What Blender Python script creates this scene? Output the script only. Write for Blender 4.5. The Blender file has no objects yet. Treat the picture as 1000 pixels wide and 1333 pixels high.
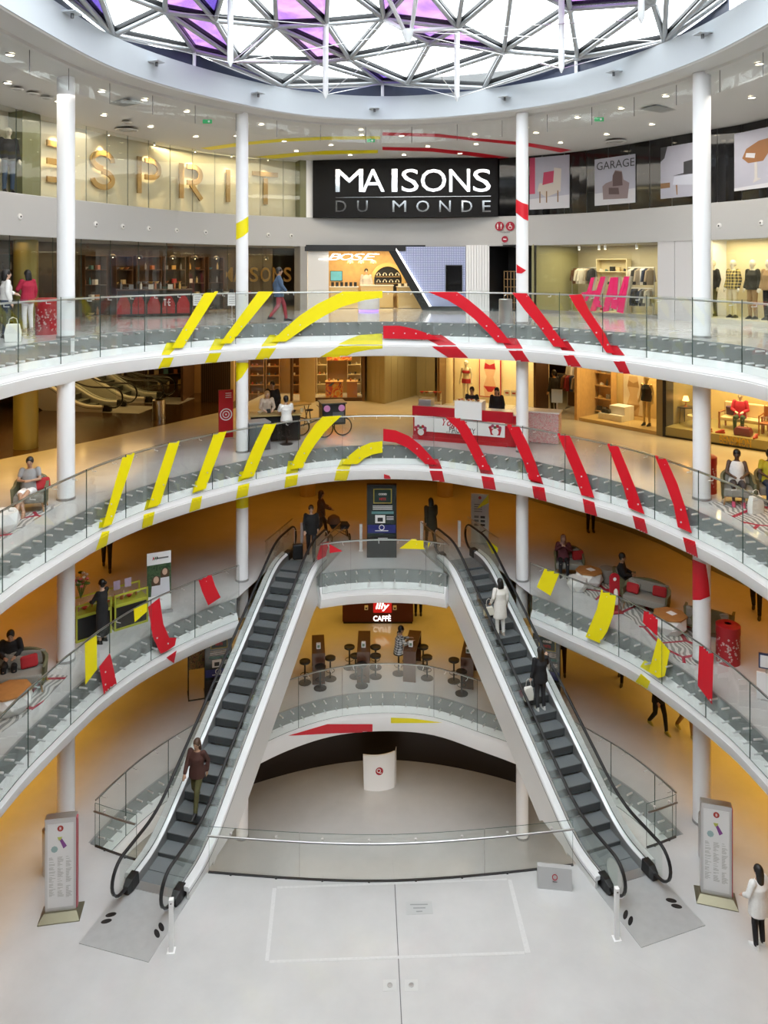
import bpy, bmesh, math, random
from math import pi, sin, cos, tan, radians, sqrt, atan2, hypot
from mathutils import Vector, Matrix
from mathutils.geometry import tessellate_polygon
random.seed(7)
scene = bpy.context.scene
COL = scene.collection

# ------------------------------------------------------------------ camera
EYE = 13.71            # eye height: ground floor is z = 0, one storey is 4 m
cam_data = bpy.data.cameras.new('camera')
cam = bpy.data.objects.new('camera', cam_data)
COL.objects.link(cam)
cam.location = (0.0, 0.0, EYE)
cam.rotation_euler = (pi / 2, 0, 0)
cam_data.sensor_fit = 'HORIZONTAL'
cam_data.sensor_width = 36.0
cam_data.lens = 36.0
cam_data.shift_x = 0.001
cam_data.shift_y = -(666.5 - 349.7) / 1000.0
cam_data.clip_start = 0.05
cam_data.clip_end = 300
scene.camera = cam

# ------------------------------------------------------------------ sky, exposure
world = bpy.data.worlds.new('overcast_sky')
scene.world = world
world.use_nodes = True
wbg = world.node_tree.nodes['Background']
wbg.inputs[0].default_value = (0.93, 0.97, 1.0, 1)
wbg.inputs[1].default_value = 5.6
scene.view_settings.view_transform = 'Standard'
scene.view_settings.look = 'None'
scene.view_settings.gamma = 1.0
scene.view_settings.use_curve_mapping = False
scene.view_settings.exposure = 0.3
scene.cycles.max_bounces = 8
scene.cycles.diffuse_bounces = 4
scene.cycles.glossy_bounces = 4
scene.cycles.transmission_bounces = 4
scene.cycles.transparent_max_bounces = 24
scene.cycles.caustics_reflective = False
scene.cycles.caustics_refractive = False
scene.cycles.sample_clamp_indirect = 6.0

def area_light(name, loc, sx, sy, power, color, rot=(0, 0, 0), spread=pi):
    d = bpy.data.lights.new(name, 'AREA')
    d.shape = 'RECTANGLE'; d.size = sx; d.size_y = sy
    d.energy = power; d.color = color; d.spread = spread
    o = bpy.data.objects.new(name, d)
    COL.objects.link(o)
    o.location = loc; o.rotation_euler = rot
    return o

WARM = (1.0, 0.50, 0.10)
SOFTWARM = (1.0, 0.80, 0.52)
def lerp(a, b, t): return a + (b - a) * t
# rows of recessed ceiling lamps over the concourses of each storey (soffits at z 2.6, 6.6, 10.6)
for zc, pw, wc in ((2.6, .85, (1.0, .55, .075)), (6.6, .42, (1.0, .38, .025)), (10.6, .95, (1.0, .56, .11))):
    area_light('escalator_fill_light', (0, 30.5, zc), 14, 7, 200 * pw, wc, spread=2.3)
    area_light('escalator_fill_light', (-12.2, 22.5, zc), 6, 10, 250 * pw, wc, spread=2.2)
    area_light('escalator_fill_light', (12.2, 22.5, zc), 6, 10, 250 * pw, wc, spread=2.2)
    area_light('escalator_fill_light', (-12.5, 11, zc), 7, 10, 170 * pw, wc, spread=2.2)
    area_light('escalator_fill_light', (12.5, 11, zc), 7, 10, 170 * pw, wc, spread=2.2)
area_light('escalator_fill_light', (-12.5, 31.2, 10.6), 5, 4, 70, (1, .62, .2))  # extra warm fill, added to brighten the small far escalators
# basement: neutral lamps under the ground slab, warm at the back
area_light('basement_lamp_row', (0, 13, -1.35), 12, 7, 1000, (1, .98, .95))
for sx in (-1, 1): area_light('basement_lamp_row', (sx * 9.2, 21.5, -1.35), 3, 6, 320, (1, .92, .78))
area_light('basement_lamp_row', (0, 25.9, -1.35), 6, 1.2, 14, (1, .62, .2))
# upper concourse, neutral downlights
area_light('upper_lamp_row', (0, 28.3, 18.0), 8, 3, 190, (1, .93, .82))
area_light('upper_lamp_row', (-8.6, 20.5, 18.0), 2, 8, 120, (1, .93, .82))
area_light('upper_lamp_row', (9.2, 20.5, 18.0), 2, 8, 180, (1, .93, .82))

# ------------------------------------------------------------------ pixel <-> place
def at_Y(u, v, Y):
    return Vector(((u - 499) / 1000 * Y, Y, EYE - (v - 349.7) / 1000 * Y))
def at_z(u, v, z):
    Y = (EYE - z) / ((v - 349.7) / 1000)
    return Vector(((u - 499) / 1000 * Y, Y, z))

# ------------------------------------------------------------------ materials
MATS = {}
def mat(name, color, rough=0.5, metal=0.0, spec=0.5, emit=None, estr=0.0, noise=0.0, nscale=8.0, bump=0.0, coat=0.0):
    if name in MATS: return MATS[name]
    m = bpy.data.materials.new(name)
    m.use_nodes = True
    nt = m.node_tree
    b = nt.nodes['Principled BSDF']
    c = (*color, 1)
    b.inputs['Base Color'].default_value = c
    b.inputs['Roughness'].default_value = rough
    b.inputs['Metallic'].default_value = metal
    b.inputs['Specular IOR Level'].default_value = spec
    if coat: b.inputs['Coat Weight'].default_value = coat
    if emit:
        b.inputs['Emission Color'].default_value = (*emit, 1)
        b.inputs['Emission Strength'].default_value = estr
    if noise or bump:
        tc = nt.nodes.new('ShaderNodeTexCoord')
        n = nt.nodes.new('ShaderNodeTexNoise')
        n.inputs['Scale'].default_value = nscale
        n.inputs['Detail'].default_value = 5
        nt.links.new(tc.outputs['Object'], n.inputs['Vector'])
        if noise:
            mx = nt.nodes.new('ShaderNodeMix'); mx.data_type = 'RGBA'
            mx.inputs['A'].default_value = (*[max(0, x * (1 - noise)) for x in color], 1)
            mx.inputs['B'].default_value = (*[min(1, x * (1 + noise)) for x in color], 1)
            nt.links.new(n.outputs['Fac'], mx.inputs['Factor'])
            nt.links.new(mx.outputs['Result'], b.inputs['Base Color'])
        if bump:
            bp = nt.nodes.new('ShaderNodeBump')
            bp.inputs['Strength'].default_value = bump
            bp.inputs['Distance'].default_value = 0.01
            nt.links.new(n.outputs['Fac'], bp.inputs['Height'])
            nt.links.new(bp.outputs['Normal'], b.inputs['Normal'])
    MATS[name] = m
    return m

def glass_mat(name, tint, refl=1.0, rough=0.02):
    if name in MATS: return MATS[name]
    m = bpy.data.materials.new(name); m.use_nodes = True
    nt = m.node_tree; nt.nodes.clear()
    out = nt.nodes.new('ShaderNodeOutputMaterial')
    tr = nt.nodes.new('ShaderNodeBsdfTransparent'); tr.inputs[0].default_value = (*tint, 1)
    gl = nt.nodes.new('ShaderNodeBsdfGlossy'); gl.inputs['Roughness'].default_value = rough
    gl.inputs['Color'].default_value = (.95, 1, .98, 1)
    lw = nt.nodes.new('ShaderNodeLayerWeight'); lw.inputs['Blend'].default_value = 0.5
    pw = nt.nodes.new('ShaderNodeMath'); pw.operation = 'POWER'; pw.inputs[1].default_value = 5.0
    mu = nt.nodes.new('ShaderNodeMath'); mu.operation = 'MULTIPLY_ADD'
    mu.inputs[1].default_value = 0.8 * refl; mu.inputs[2].default_value = 0.035 * refl
    nt.links.new(lw.outputs['Facing'], pw.inputs[0])
    mx = nt.nodes.new('ShaderNodeMixShader')
    nt.links.new(pw.outputs[0], mu.inputs[0]); nt.links.new(mu.outputs[0], mx.inputs[0])
    nt.links.new(tr.outputs[0], mx.inputs[1]); nt.links.new(gl.outputs[0], mx.inputs[2])
    nt.links.new(mx.outputs[0], out.inputs[0])
    MATS[name] = m
    return m

WHITE = mat('white_render', (0.90, 0.90, 0.905), 0.42, noise=0.02, nscale=2)
CEIL = mat('ceiling_white', (0.62, 0.61, 0.59), 0.6)
COLW = mat('column_white', (0.84, 0.84, 0.85), 0.35)
BANDGREY = mat('edge_plate_grey', (0.27, 0.285, 0.285), 0.45, 0.1, noise=0.08, nscale=3)
STEEL = mat('brushed_steel', (0.62, 0.62, 0.62), 0.28, 1.0)
SATIN = mat('satin_steel', (0.45, 0.45, 0.45), 0.45, 0.9)
DARKSTEEL = mat('dark_steel', (0.10, 0.10, 0.105), 0.35, 0.8)
RED = mat('red_vinyl', (0.62, 0.004, 0.018), 0.4)
YEL = mat('yellow_vinyl', (0.86, 0.74, 0.0), 0.4)
BLACK = mat('black_satin', (0.012, 0.012, 0.013), 0.4)
BLACKGL = mat('black_gloss', (0.006, 0.006, 0.007), 0.08)
RUBBER = mat('black_rubber', (0.01, 0.01, 0.011), 0.5)
GLASS = glass_mat('clear_glass', (0.968, 0.985, 0.977))
SHOPGLASS = glass_mat('shop_glass', (0.97, 0.98, 0.97), 0.8)
GEDGE = mat('glass_edge', (0.07, 0.11, 0.10), 0.2)

# ------------------------------------------------------------------ mesh builder
class MB:
    def __init__(self):
        self.v = []; self.f = []; self.m = []
    def add(self, verts, faces, mi=0, M=None):
        o = len(self.v)
        for p in verts:
            p = Vector(p)
            if M is not None: p = M @ p
            self.v.append(p)
        for f in faces:
            self.f.append([i + o for i in f]); self.m.append(mi)
        return self
    def box(self, x0, x1, y0, y1, z0, z1, mi=0, M=None):
        vs = [(x0, y0, z0), (x1, y0, z0), (x1, y1, z0), (x0, y1, z0), (x0, y0, z1), (x1, y0, z1), (x1, y1, z1), (x0, y1, z1)]
        fs = [(3, 2, 1, 0), (4, 5, 6, 7), (0, 1, 5, 4), (1, 2, 6, 5), (2, 3, 7, 6), (3, 0, 4, 7)]
        return self.add(vs, fs, mi, M)
    def cbox(self, c, s, mi=0, M=None):
        return self.box(c[0] - s[0] / 2, c[0] + s[0] / 2, c[1] - s[1] / 2, c[1] + s[1] / 2, c[2] - s[2] / 2, c[2] + s[2] / 2, mi, M)
    def loft(self, rings, closed=True, caps=True, mi=0, M=None):
        n = len(rings[0]); vs = [p for r in rings for p in r]; fs = []
        for i in range(len(rings) - 1):
            for j in range(n if closed else n - 1):
                k = (j + 1) % n
                fs.append((i * n + j, i * n + k, (i + 1) * n + k, (i + 1) * n + j))
        if caps and closed:
            fs.append(tuple(reversed(range(n)))); b = (len(rings) - 1) * n
            fs.append(tuple(range(b, b + n)))
        return self.add(vs, fs, mi, M)
    def lathe(self, prof, seg=20, mi=0, M=None, caps=True):
        if len(prof) == 4 and prof[0][0] == prof[3][0] and prof[1][0] == prof[2][0] and prof[0][0] != prof[1][0]:
            prof = list(prof) + [prof[0]]; caps = False      # a flat ring
        rings = [[(r * cos(2 * pi * j / seg), r * sin(2 * pi * j / seg), z) for j in range(seg)] for r, z in prof]
        return self.loft(rings, True, caps, mi, M)
    def cyl(self, c, r, h, seg=16, mi=0, M=None):
        return self.loft([[(c[0] + r * cos(2 * pi * j / seg), c[1] + r * sin(2 * pi * j / seg), c[2] + z) for j in range(seg)] for z in (0, h)], True, True, mi, M)
    def tube(self, pts, r, seg=8, mi=0, M=None, closed=False, flat=1.0):
        pts = [Vector(p) for p in pts]; n = len(pts); rings = []
        rr = r if isinstance(r, (list, tuple)) else [r] * n
        up = Vector((0, 0, 1))
        for i, p in enumerate(pts):
            if closed: d = pts[(i + 1) % n] - pts[i - 1]
            else: d = pts[min(i + 1, n - 1)] - pts[max(i - 1, 0)]
            if d.length < 1e-9: d = Vector((0, 0, 1))
            d.normalize()
            if i == 0:
                a = d.cross(up)
                if a.length < 1e-3: a = d.cross(Vector((0, 1, 0)))
            else:
                a = pa - d * pa.dot(d)
                if a.length < 1e-4: a = d.cross(up)
            a.normalize(); b = a.cross(d); pa = a
            rings.append([p + a * (rr[i] * cos(2 * pi * j / seg)) + b * (rr[i] * flat * sin(2 * pi * j / seg)) for j in range(seg)])
        if closed:
            rings.append(rings[0]); return self.loft(rings, True, False, mi, M)
        return self.loft(rings, True, True, mi, M)
    def prism(self, poly, z0, z1, mi=0, M=None):
        """polygon [(x,y)] extruded in z"""
        n = len(poly)
        vs = [(x, y, z0) for x, y in poly] + [(x, y, z1) for x, y in poly]
        fs = [(i, (i + 1) % n, n + (i + 1) % n, n + i) for i in range(n)]
        tri = tessellate_polygon([[Vector((x, y, 0)) for x, y in poly]])
        for t in tri:
            fs.append((t[0], t[1], t[2])); fs.append((n + t[2], n + t[1], n + t[0]))
        return self.add(vs, fs, mi, M)
    def sphere(self, c, r, seg=12, rings=8, mi=0, M=None, sc=(1, 1, 1)):
        prof = []
        rs = []
        for i in range(rings + 1):
            a = -pi / 2 + pi * i / rings
            rr = max(1e-4, r * cos(a)); z = r * sin(a)
            rs.append([(c[0] + sc[0] * rr * cos(2 * pi * j / seg), c[1] + sc[1] * rr * sin(2 * pi * j / seg), c[2] + sc[2] * z) for j in range(seg)])
        return self.loft(rs, True, True, mi, M)
    def mesh(self, name, mats, smooth=False):
        me = bpy.data.meshes.new(name)
        me.from_pydata([tuple(p) for p in self.v], [], self.f)
        if not isinstance(mats, (list, tuple)): mats = [mats]
        for m in mats: me.materials.append(m)
        if len(mats) > 1: me.polygons.foreach_set('material_index', self.m)
        bm = bmesh.new(); bm.from_mesh(me)
        bmesh.ops.recalc_face_normals(bm, faces=bm.faces)
        bm.to_mesh(me); bm.free()
        if smooth:
            me.polygons.foreach_set('use_smooth', [True] * len(me.polygons))
            try: me.set_sharp_from_angle(angle=radians(38))
            except Exception: pass
        me.update()
        return me
    def build(self, name, mats, parent=None, smooth=False, world=False, bevel=0.0):
        o = bpy.data.objects.new(name, self.mesh(name, mats, smooth))
        COL.objects.link(o)
        attach(o, parent, world)
        if bevel:
            bv = o.modifiers.new('bevel', 'BEVEL'); bv.width = bevel; bv.segments = 2; bv.limit_method = 'ANGLE'
        return o

def attach(o, parent, world=False):
    if parent is not None:
        o.parent = parent
        if world:
            o.matrix_parent_inverse = wmat(parent).inverted()
def wmat(o):
    m = Matrix.LocRotScale(o.location, o.rotation_euler, o.scale)
    if o.parent: m = wmat(o.parent) @ o.matrix_parent_inverse @ m
    return m
def empty(name, loc=(0, 0, 0), rz=0.0):
    o = bpy.data.objects.new(name, None); COL.objects.link(o)
    o.location = loc; o.rotation_euler = (0, 0, rz); o.empty_display_size = 0.2
    return o
def tag(o, label, cat, group=None):
    o['label'] = label; o['category'] = cat
    if group: o['group'] = group
    return o
def thing(name, label, cat, loc=(0, 0, 0), rz=0.0, group=None):
    return tag(empty(name, loc, rz), label, cat, group)
def struct(o, label=None):
    o['kind'] = 'structure'
    if label: o['label'] = label
    return o
def share(name, mesh, parent, loc=(0, 0, 0), rz=0.0, world=False):
    o = bpy.data.objects.new(name, mesh); COL.objects.link(o)
    o.location = loc; o.rotation_euler = (0, 0, rz)
    attach(o, parent, world)
    return o
def copy_tree(o, parent=None, label=None, loc=None, rz=None):
    c = o.copy(); COL.objects.link(c)
    if parent is not None:
        c.parent = parent
    if label: c['label'] = label
    if loc is not None: c.location = loc
    if rz is not None: c.rotation_euler = (0, 0, rz)
    for ch in list(o.children): copy_tree(ch, c)
    return c
def RZ(a): return Matrix.Rotation(a, 4, 'Z')
def TR(x, y=0, z=0): return Matrix.Translation((x, y, z))

# ------------------------------------------------------------------ lettering
def text_mesh(name, body, size, depth, material, parent=None, M=None, align='CENTER', bold=0.0, sx=1.0, shear=0.0, spacing=1.0, world=False):
    cu = bpy.data.curves.new(name, 'FONT')
    cu.body = body; cu.size = size; cu.extrude = depth; cu.align_x = align; cu.offset = bold
    cu.shear = shear; cu.space_character = spacing; cu.resolution_u = 3
    cu.materials.append(material)
    o = bpy.data.objects.new(name, cu); COL.objects.link(o)
    dg = bpy.context.evaluated_depsgraph_get()
    me = bpy.data.meshes.new_from_object(o.evaluated_get(dg))
    bpy.data.objects.remove(o); bpy.data.curves.remove(cu)
    me.name = name
    mm = Matrix.Diagonal((sx, 1, 1, 1))
    if M is not None: mm = M @ mm
    me.transform(mm)
    o = bpy.data.objects.new(name, me); COL.objects.link(o)
    attach(o, parent, world)
    return o
# text lies in XY facing +Z; stand it up facing -Y
STAND = Matrix.Rotation(pi / 2, 4, 'X')

# ------------------------------------------------------------------ plan curves
def catmull(P, n=14):
    out = []
    for i in range(len(P) - 1):
        p0 = P[max(i - 1, 0)]; p1 = P[i]; p2 = P[i + 1]; p3 = P[min(i + 2, len(P) - 1)]
        if i == 0: p0 = (2 * p1[0] - p2[0], 2 * p1[1] - p2[1])
        if i == len(P) - 2: p3 = (2 * p2[0] - p1[0], 2 * p2[1] - p1[1])
        for k in range(n):
            t = k / n
            out.append(tuple(0.5 * (2 * b + (c - a) * t + (2 * a - 5 * b + 4 * c - d) * t * t + (3 * b - a - 3 * c + d) * t ** 3) for a, b, c, d in zip(p0, p1, p2, p3)))
    out.append(P[-1])
    return out
class Curve:
    """a plan line (x, y) with arc length; the void lies on its left when sign = 1"""
    def __init__(self, pts):
        self.p = [Vector((a[0], a[1])) for a in pts]
        self.s = [0.0]
        for i in range(1, len(self.p)): self.s.append(self.s[-1] + (self.p[i] - self.p[i - 1]).length)
        self.L = self.s[-1]
    def at(self, s):
        s = min(max(s, 0), self.L)
        lo, hi = 0, len(self.s) - 1
        while hi - lo > 1:
            m = (lo + hi) // 2
            if self.s[m] <= s: lo = m
            else: hi = m
        t = (s - self.s[lo]) / max(1e-9, self.s[hi] - self.s[lo])
        return self.p[lo].lerp(self.p[hi], t)
    def tan(self, s):
        d = self.at(s + 0.05) - self.at(s - 0.05); d.normalize(); return d
    def nrm(self, s):
        """towards the void (towards the plan centre)"""
        d = self.tan(s); n = Vector((-d.y, d.x)); p = self.at(s)
        c = Vector((0, min(p.y, 15.5)))
        if n.dot(c - p) < 0: n = -n
        return n
    def off(self, d, n=None):
        n = n or len(self.p)
        return Curve([self.at(self.L * i / (n - 1)) + self.nrm(self.L * i / (n - 1)) * d for i in range(n)])
    def hit(self, u):
        """arc length where the sight line of pixel column u crosses this line, farthest crossing"""
        k = (u - 499) / 1000; best = None
        for i in range(len(self.p) - 1):
            a, b = self.p[i], self.p[i + 1]
            fa = a.x - k * a.y; fb = b.x - k * b.y
            if fa * fb <= 0 and fa != fb:
                t = fa / (fa - fb); q = a.lerp(b, t)
                if q.y > 1 and (best is None or q.y > best[0]): best = (q.y, self.s[i] + t * (self.s[i + 1] - self.s[i]))
        return best[1] if best else None
    def sub(self, s0, s1, step=0.25):
        n = max(1, int(math.ceil(abs(s1 - s0) / step)))
        return [self.at(lerp(s0, s1, i / n)) for i in range(n + 1)]
def mirror(P):
    """right half from far centre to near centre -> whole line from near centre round the left, far and right side"""
    left = [(-x, y) for x, y in P]
    return list(reversed(left)) + P[1:]
def ring_curve(P, n=14):
    return Curve(catmull(mirror(P), n))
def ring2(left, right, n=14):
    return Curve(catmull(list(reversed([(-x, y) for x, y in left])) + right[1:], n))
E3 = ring2([(0, 24.75), (1.53, 24.45), (4.34, 23.55), (6.6, 21.25), (7.38, 20.0), (7.66, 19.07), (7.93, 18.1), (8.16, 17.1), (8.3, 14), (7.9, 8), (7.0, 3), (4.2, .3), (0, -.4)],
           [(0, 24.75), (1.53, 24.4), (4.34, 23.15), (6.33, 20.75), (7.0, 19.5), (7.37, 18.66), (7.86, 17.4), (8.1, 16.4), (8.2, 13.5), (7.9, 8), (7.0, 3), (4.2, .3), (0, -.4)])
E2 = ring2([(0, 24.85), (1.56, 24.6), (2.95, 23.85), (4.2, 22.75), (5.36, 21.5), (6.3, 20.1), (6.88, 18.7), (7.12, 17.7), (7.3, 16.8), (7.53, 15.2), (7.6, 12), (7.3, 8), (6.4, 3), (4, .3), (0, -.4)],
           [(0, 24.85), (1.56, 24.65), (2.97, 23.85), (4.3, 22.95), (5.43, 21.65), (6.26, 20.6), (6.74, 19.8), (7.26, 18.5), (7.57, 17.5), (7.8, 16.5), (8.0, 14.4), (8, 12), (7.5, 8), (6.4, 3), (4, .3), (0, -.4)])
CE = ring2([(0, 25.9), (3, 25.0), (5.52, 22.3), (7.15, 19.2), (7.72, 15.6), (7.8, 12), (7.3, 6), (6, 1.2), (3.5, -.6), (0, -1.2)],
           [(0, 25.9), (3, 25.1), (5.8, 23.0), (7.5, 20.0), (8.32, 16.6), (8.3, 12), (7.5, 6), (6, 1.2), (3.5, -.6), (0, -1.2)])
def sidewall(left, right):
    L = catmull(left); R = catmull(right)
    return Curve(list(reversed(L)) + R[1:])
W3 = sidewall([(0, 31.9), (-3.1, 31.4), (-7.0, 28.2), (-9.3, 23.4), (-10.3, 20.6), (-11, 16), (-11.2, 8), (-11.2, -7)],
              [(0, 31.9), (3.1, 31.4), (7.3, 29), (10.1, 24.9), (11.3, 22.6), (12, 18), (12.2, 8), (12.2, -7)])
Z = {3: 12.0, 2: 8.0, 1: 4.0, 0: 0.0, -1: -4.0}
# ================================================================== floors and slabs
def floor_material():
    m = bpy.data.materials.new('polished_floor'); m.use_nodes = True
    nt = m.node_tree; b = nt.nodes['Principled BSDF']
    tc = nt.nodes.new('ShaderNodeTexCoord')
    n = nt.nodes.new('ShaderNodeTexNoise'); n.inputs['Scale'].default_value = 0.7; n.inputs['Detail'].default_value = 6
    n.inputs['Roughness'].default_value = 0.6
    cr = nt.nodes.new('ShaderNodeValToRGB')
    cr.color_ramp.elements[0].position = 0.3; cr.color_ramp.elements[0].color = (.50, .50, .497, 1)
    cr.color_ramp.elements[1].position = 0.75; cr.color_ramp.elements[1].color = (.585, .585, .58, 1)
    nt.links.new(tc.outputs['Object'], n.inputs['Vector']); nt.links.new(n.outputs['Fac'], cr.inputs['Fac'])
    nt.links.new(cr.outputs['Color'], b.inputs['Base Color'])
    b.inputs['Roughness'].default_value = 0.16
    b.inputs['Specular IOR Level'].default_value = 0.55
    n2 = nt.nodes.new('ShaderNodeTexNoise'); n2.inputs['Scale'].default_value = 2.5; n2.inputs['Detail'].default_value = 4
    mr = nt.nodes.new('ShaderNodeMapRange'); mr.inputs['To Min'].default_value = .06; mr.inputs['To Max'].default_value = .16
    nt.links.new(tc.outputs['Object'], n2.inputs['Vector']); nt.links.new(n2.outputs['Fac'], mr.inputs['Value'])
    nt.links.new(mr.outputs['Result'], b.inputs['Roughness'])
    return m
FLOOR = floor_material()
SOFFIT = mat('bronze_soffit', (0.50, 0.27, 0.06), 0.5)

OUT_X, OUT_Y0, OUT_Y1 = 22.0, -9.0, 42.0
OUTER = [(-OUT_X, OUT_Y0), (OUT_X, OUT_Y0), (OUT_X, OUT_Y1), (-OUT_X, OUT_Y1)]
def flat_with_hole(name, outer, hole, z, material, flip=False):
    loops = [[Vector((x, y, 0)) for x, y in outer]]
    if hole: loops.append([Vector((p[0], p[1], 0)) for p in hole])
    tri = tessellate_polygon(loops)
    vs = [(p.x, p.y, z) for l in loops for p in l]
    mb = MB(); mb.v = [Vector(p) for p in vs]
    for t in tri: mb.f.append(list(t)); mb.m.append(0)
    me = bpy.data.meshes.new(name)
    me.from_pydata([tuple(p) for p in mb.v], [], mb.f); me.materials.append(material)
    bm = bmesh.new(); bm.from_mesh(me)
    for f in bm.faces:
        f.normal_update()
        if (f.normal.z < 0) != flip: f.normal_flip()
    bm.to_mesh(me); bm.free()
    o = bpy.data.objects.new(name, me); COL.objects.link(o)
    return o
def dense(c, step=0.3):
    n = int(c.L / step); return [c.at(c.L * i / n) for i in range(n)]
def sweep(curve, prof, s0, s1, step=0.3, mb=None, mi=0):
    """prof: [(offset towards void, z)], closed ring of the profile"""
    mb = mb or MB(); n = max(2, int((s1 - s0) / step))
    rings = []
    for i in range(n + 1):
        s = lerp(s0, s1, i / n); p = curve.at(s); q = curve.nrm(s)
        rings.append([(p.x + q.x * d, p.y + q.y * d, z) for d, z in prof])
    return mb.loft(rings, True, True, mi)

# escalators: foot of the lower floor plate, direction, and lengths along it
class Esc: pass
def make_esc(cx, cy, ang):
    e = Esc(); e.o = Vector((cx, cy)); e.d = Vector((sin(ang), cos(ang))); e.n = Vector((cos(ang), -sin(ang))); e.ang = ang
    return e
EL = make_esc(-5.41, 15.39, radians(15.4))
ER = make_esc(5.965, 15.765, radians(-19.2))
PLATE = 1.62; RUN = 8.8; HALF = 0.80

def e2_with_notches():
    """first-floor edge: the slab is cut back where the two escalators arrive"""
    pts = dense(E2, 0.2); out = []
    def frame(e, p): d = p - e.o; return d.dot(e.d), d.dot(e.n)
    back = PLATE + RUN - 0.05
    res = []
    for p in pts:
        inside = None
        for e in (EL, ER):
            s, t = frame(e, p)
            if abs(t) < HALF + 0.06 and p.y > 20: inside = e
        res.append((p, inside))
    i = 0
    while i < len(res):
        p, e = res[i]
        if e is None: out.append(p); i += 1; continue
        j = i
        while j < len(res) and res[j][1] is e: j += 1
        w = HALF + 0.06
        t0 = frame(e, res[i - 1][0])[1]; sg = 1 if t0 > 0 else -1
        def pt(s, t): return e.o + e.d * s + e.n * t
        s_in = frame(e, res[i][0])[0]; s_out = frame(e, res[j - 1][0])[0]
        out += [pt(s_in, sg * w), pt(back, sg * w), pt(back, -sg * w), pt(s_out, -sg * w)]
        i = j
    return out

G0, G1 = None, None
ss = [k * .02 for k in range(int(E2.L / .02)) if E2.at(k * .02).y > (18.33 if E2.at(k * .02).x < 0 else 18.6)]
G0, G1 = min(ss), max(ss)
FRONT = catmull([(-6.98, 18.3), (-5.67, 17.8), (-3.95, 17.45), (0.1, 17.2), (4.35, 17.66), (6.07, 18.13), (7.2, 18.6)], 10)
def hole0():
    pts = [E2.at(s) for s in [G0 + (G1 - G0) * i / 100 for i in range(101)]]
    return [(p.x, p.y) for p in pts] + [tuple(p) for p in reversed(FRONT)]

OUT_LOOP = OUTER
fl = {}
fl[3] = struct(flat_with_hole('floor_third', OUTER, [(p.x, p.y) for p in dense(E3)], 12.0, FLOOR))
fl[2] = struct(flat_with_hole('floor_second', OUTER, [(p.x, p.y) for p in dense(E2)], 8.0, FLOOR))
fl[1] = struct(flat_with_hole('floor_first', OUTER, [(p.x, p.y) for p in e2_with_notches()], 4.0, FLOOR))
fl[0] = struct(flat_with_hole('floor_ground', OUTER, hole0(), 0.0, FLOOR))
fl[-1] = struct(flat_with_hole('floor_basement', OUTER, None, -4.0, FLOOR))
for lv, cv in ((3, E3), (2, E2), (1, E2)):
    s_ = struct(flat_with_hole('ceiling_below_' + {3: 'third', 2: 'second', 1: 'first'}[lv], OUTER, [(p.x, p.y) for p in dense(cv.off(-0.25))], Z[lv] - 1.1, SOFFIT, True))
struct(flat_with_hole('ceiling_below_ground', OUTER, [(p[0], p[1]) for p in hole0()], -1.25, SOFFIT, True))

# slab edges: grey plate, white nose and fascia under it
# find the stretch of every edge line that matters (both sides up to y = 3)
def stretch(c, ymin=3.0):
    ss = [c.s[i] for i, p in enumerate(c.p) if p.y > ymin]
    return min(ss), max(ss)
FASC = [(-0.3, -0.42), (0.0, -0.42), (0.05, -0.50), (0.13, -0.70), (0.135, -0.735), (0.12, -0.745), (0.12, -0.76), (0.13, -0.77), (0.05, -1.02), (0.0, -1.1), (-0.3, -1.1)]
PLATE_PROF = [(0, -0.42), (0, 0.002), (-0.06, 0.002), (-0.06, -0.42)]
fascia = {}
def notch_range(e, c=E2):
    ss = []
    for i, p in enumerate(c.p):
        if p.y < 20: continue
        if abs((p - e.o).dot(e.n)) < HALF + 0.07: ss.append(c.s[i])
    k = 0.0
    # refine
    lo = min(ss); hi = max(ss)
    while abs((c.at(lo) - e.o).dot(e.n)) < HALF + 0.07: lo -= 0.01
    while abs((c.at(hi) - e.o).dot(e.n)) < HALF + 0.07: hi += 0.01
    return lo, hi
NL = notch_range(EL); NR = notch_range(ER)
for lv, c in ((3, E3), (2, E2), (1, E2)):
    z = Z[lv]; s0, s1 = stretch(c)
    segs = [(s0, s1)] if lv != 1 else [(s0, NL[0]), (NL[1], NR[0]), (NR[1], s1)]
    root = struct(empty('slab_edge_' + {3: 'third', 2: 'second', 1: 'first'}[lv], (0, 24.8, z)))
    fascia[lv] = root
    for a, b in segs:
        sweep(c, [(d, z + h) for d, h in FASC], a, b).build('fascia', WHITE, root, smooth=True, world=True)
        sweep(c, [(d, z + h) for d, h in PLATE_PROF], a, b).build('edge_plate', BANDGREY, root, world=True)
# ground-floor opening
root0 = struct(empty('slab_edge_ground', (0, 24.8, 0)))
fascia[0] = root0
FASC0 = [(-0.3, -0.42), (0.0, -0.42), (0.05, -0.50), (0.12, -0.72), (0.12, -0.76), (0.05, -1.15), (0.0, -1.25), (-0.3, -1.25)]
sweep(E2, FASC0, G0, G1).build('fascia', WHITE, root0, smooth=True, world=True)
sweep(E2, PLATE_PROF, G0, G1).build('edge_plate', BANDGREY, root0, world=True)
FR = Curve(FRONT)
mbf = MB()
rings = []
for i in range(41):
    s = FR.L * i / 40; p = FR.at(s)
    rings.append([(p.x, p.y - 0.0, -0.002), (p.x, p.y, -1.2), (p.x, p.y - 0.3, -1.2), (p.x, p.y - 0.3, -0.002)])
mbf.loft(rings).build('front_fascia', WHITE, root0, world=True)

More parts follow.
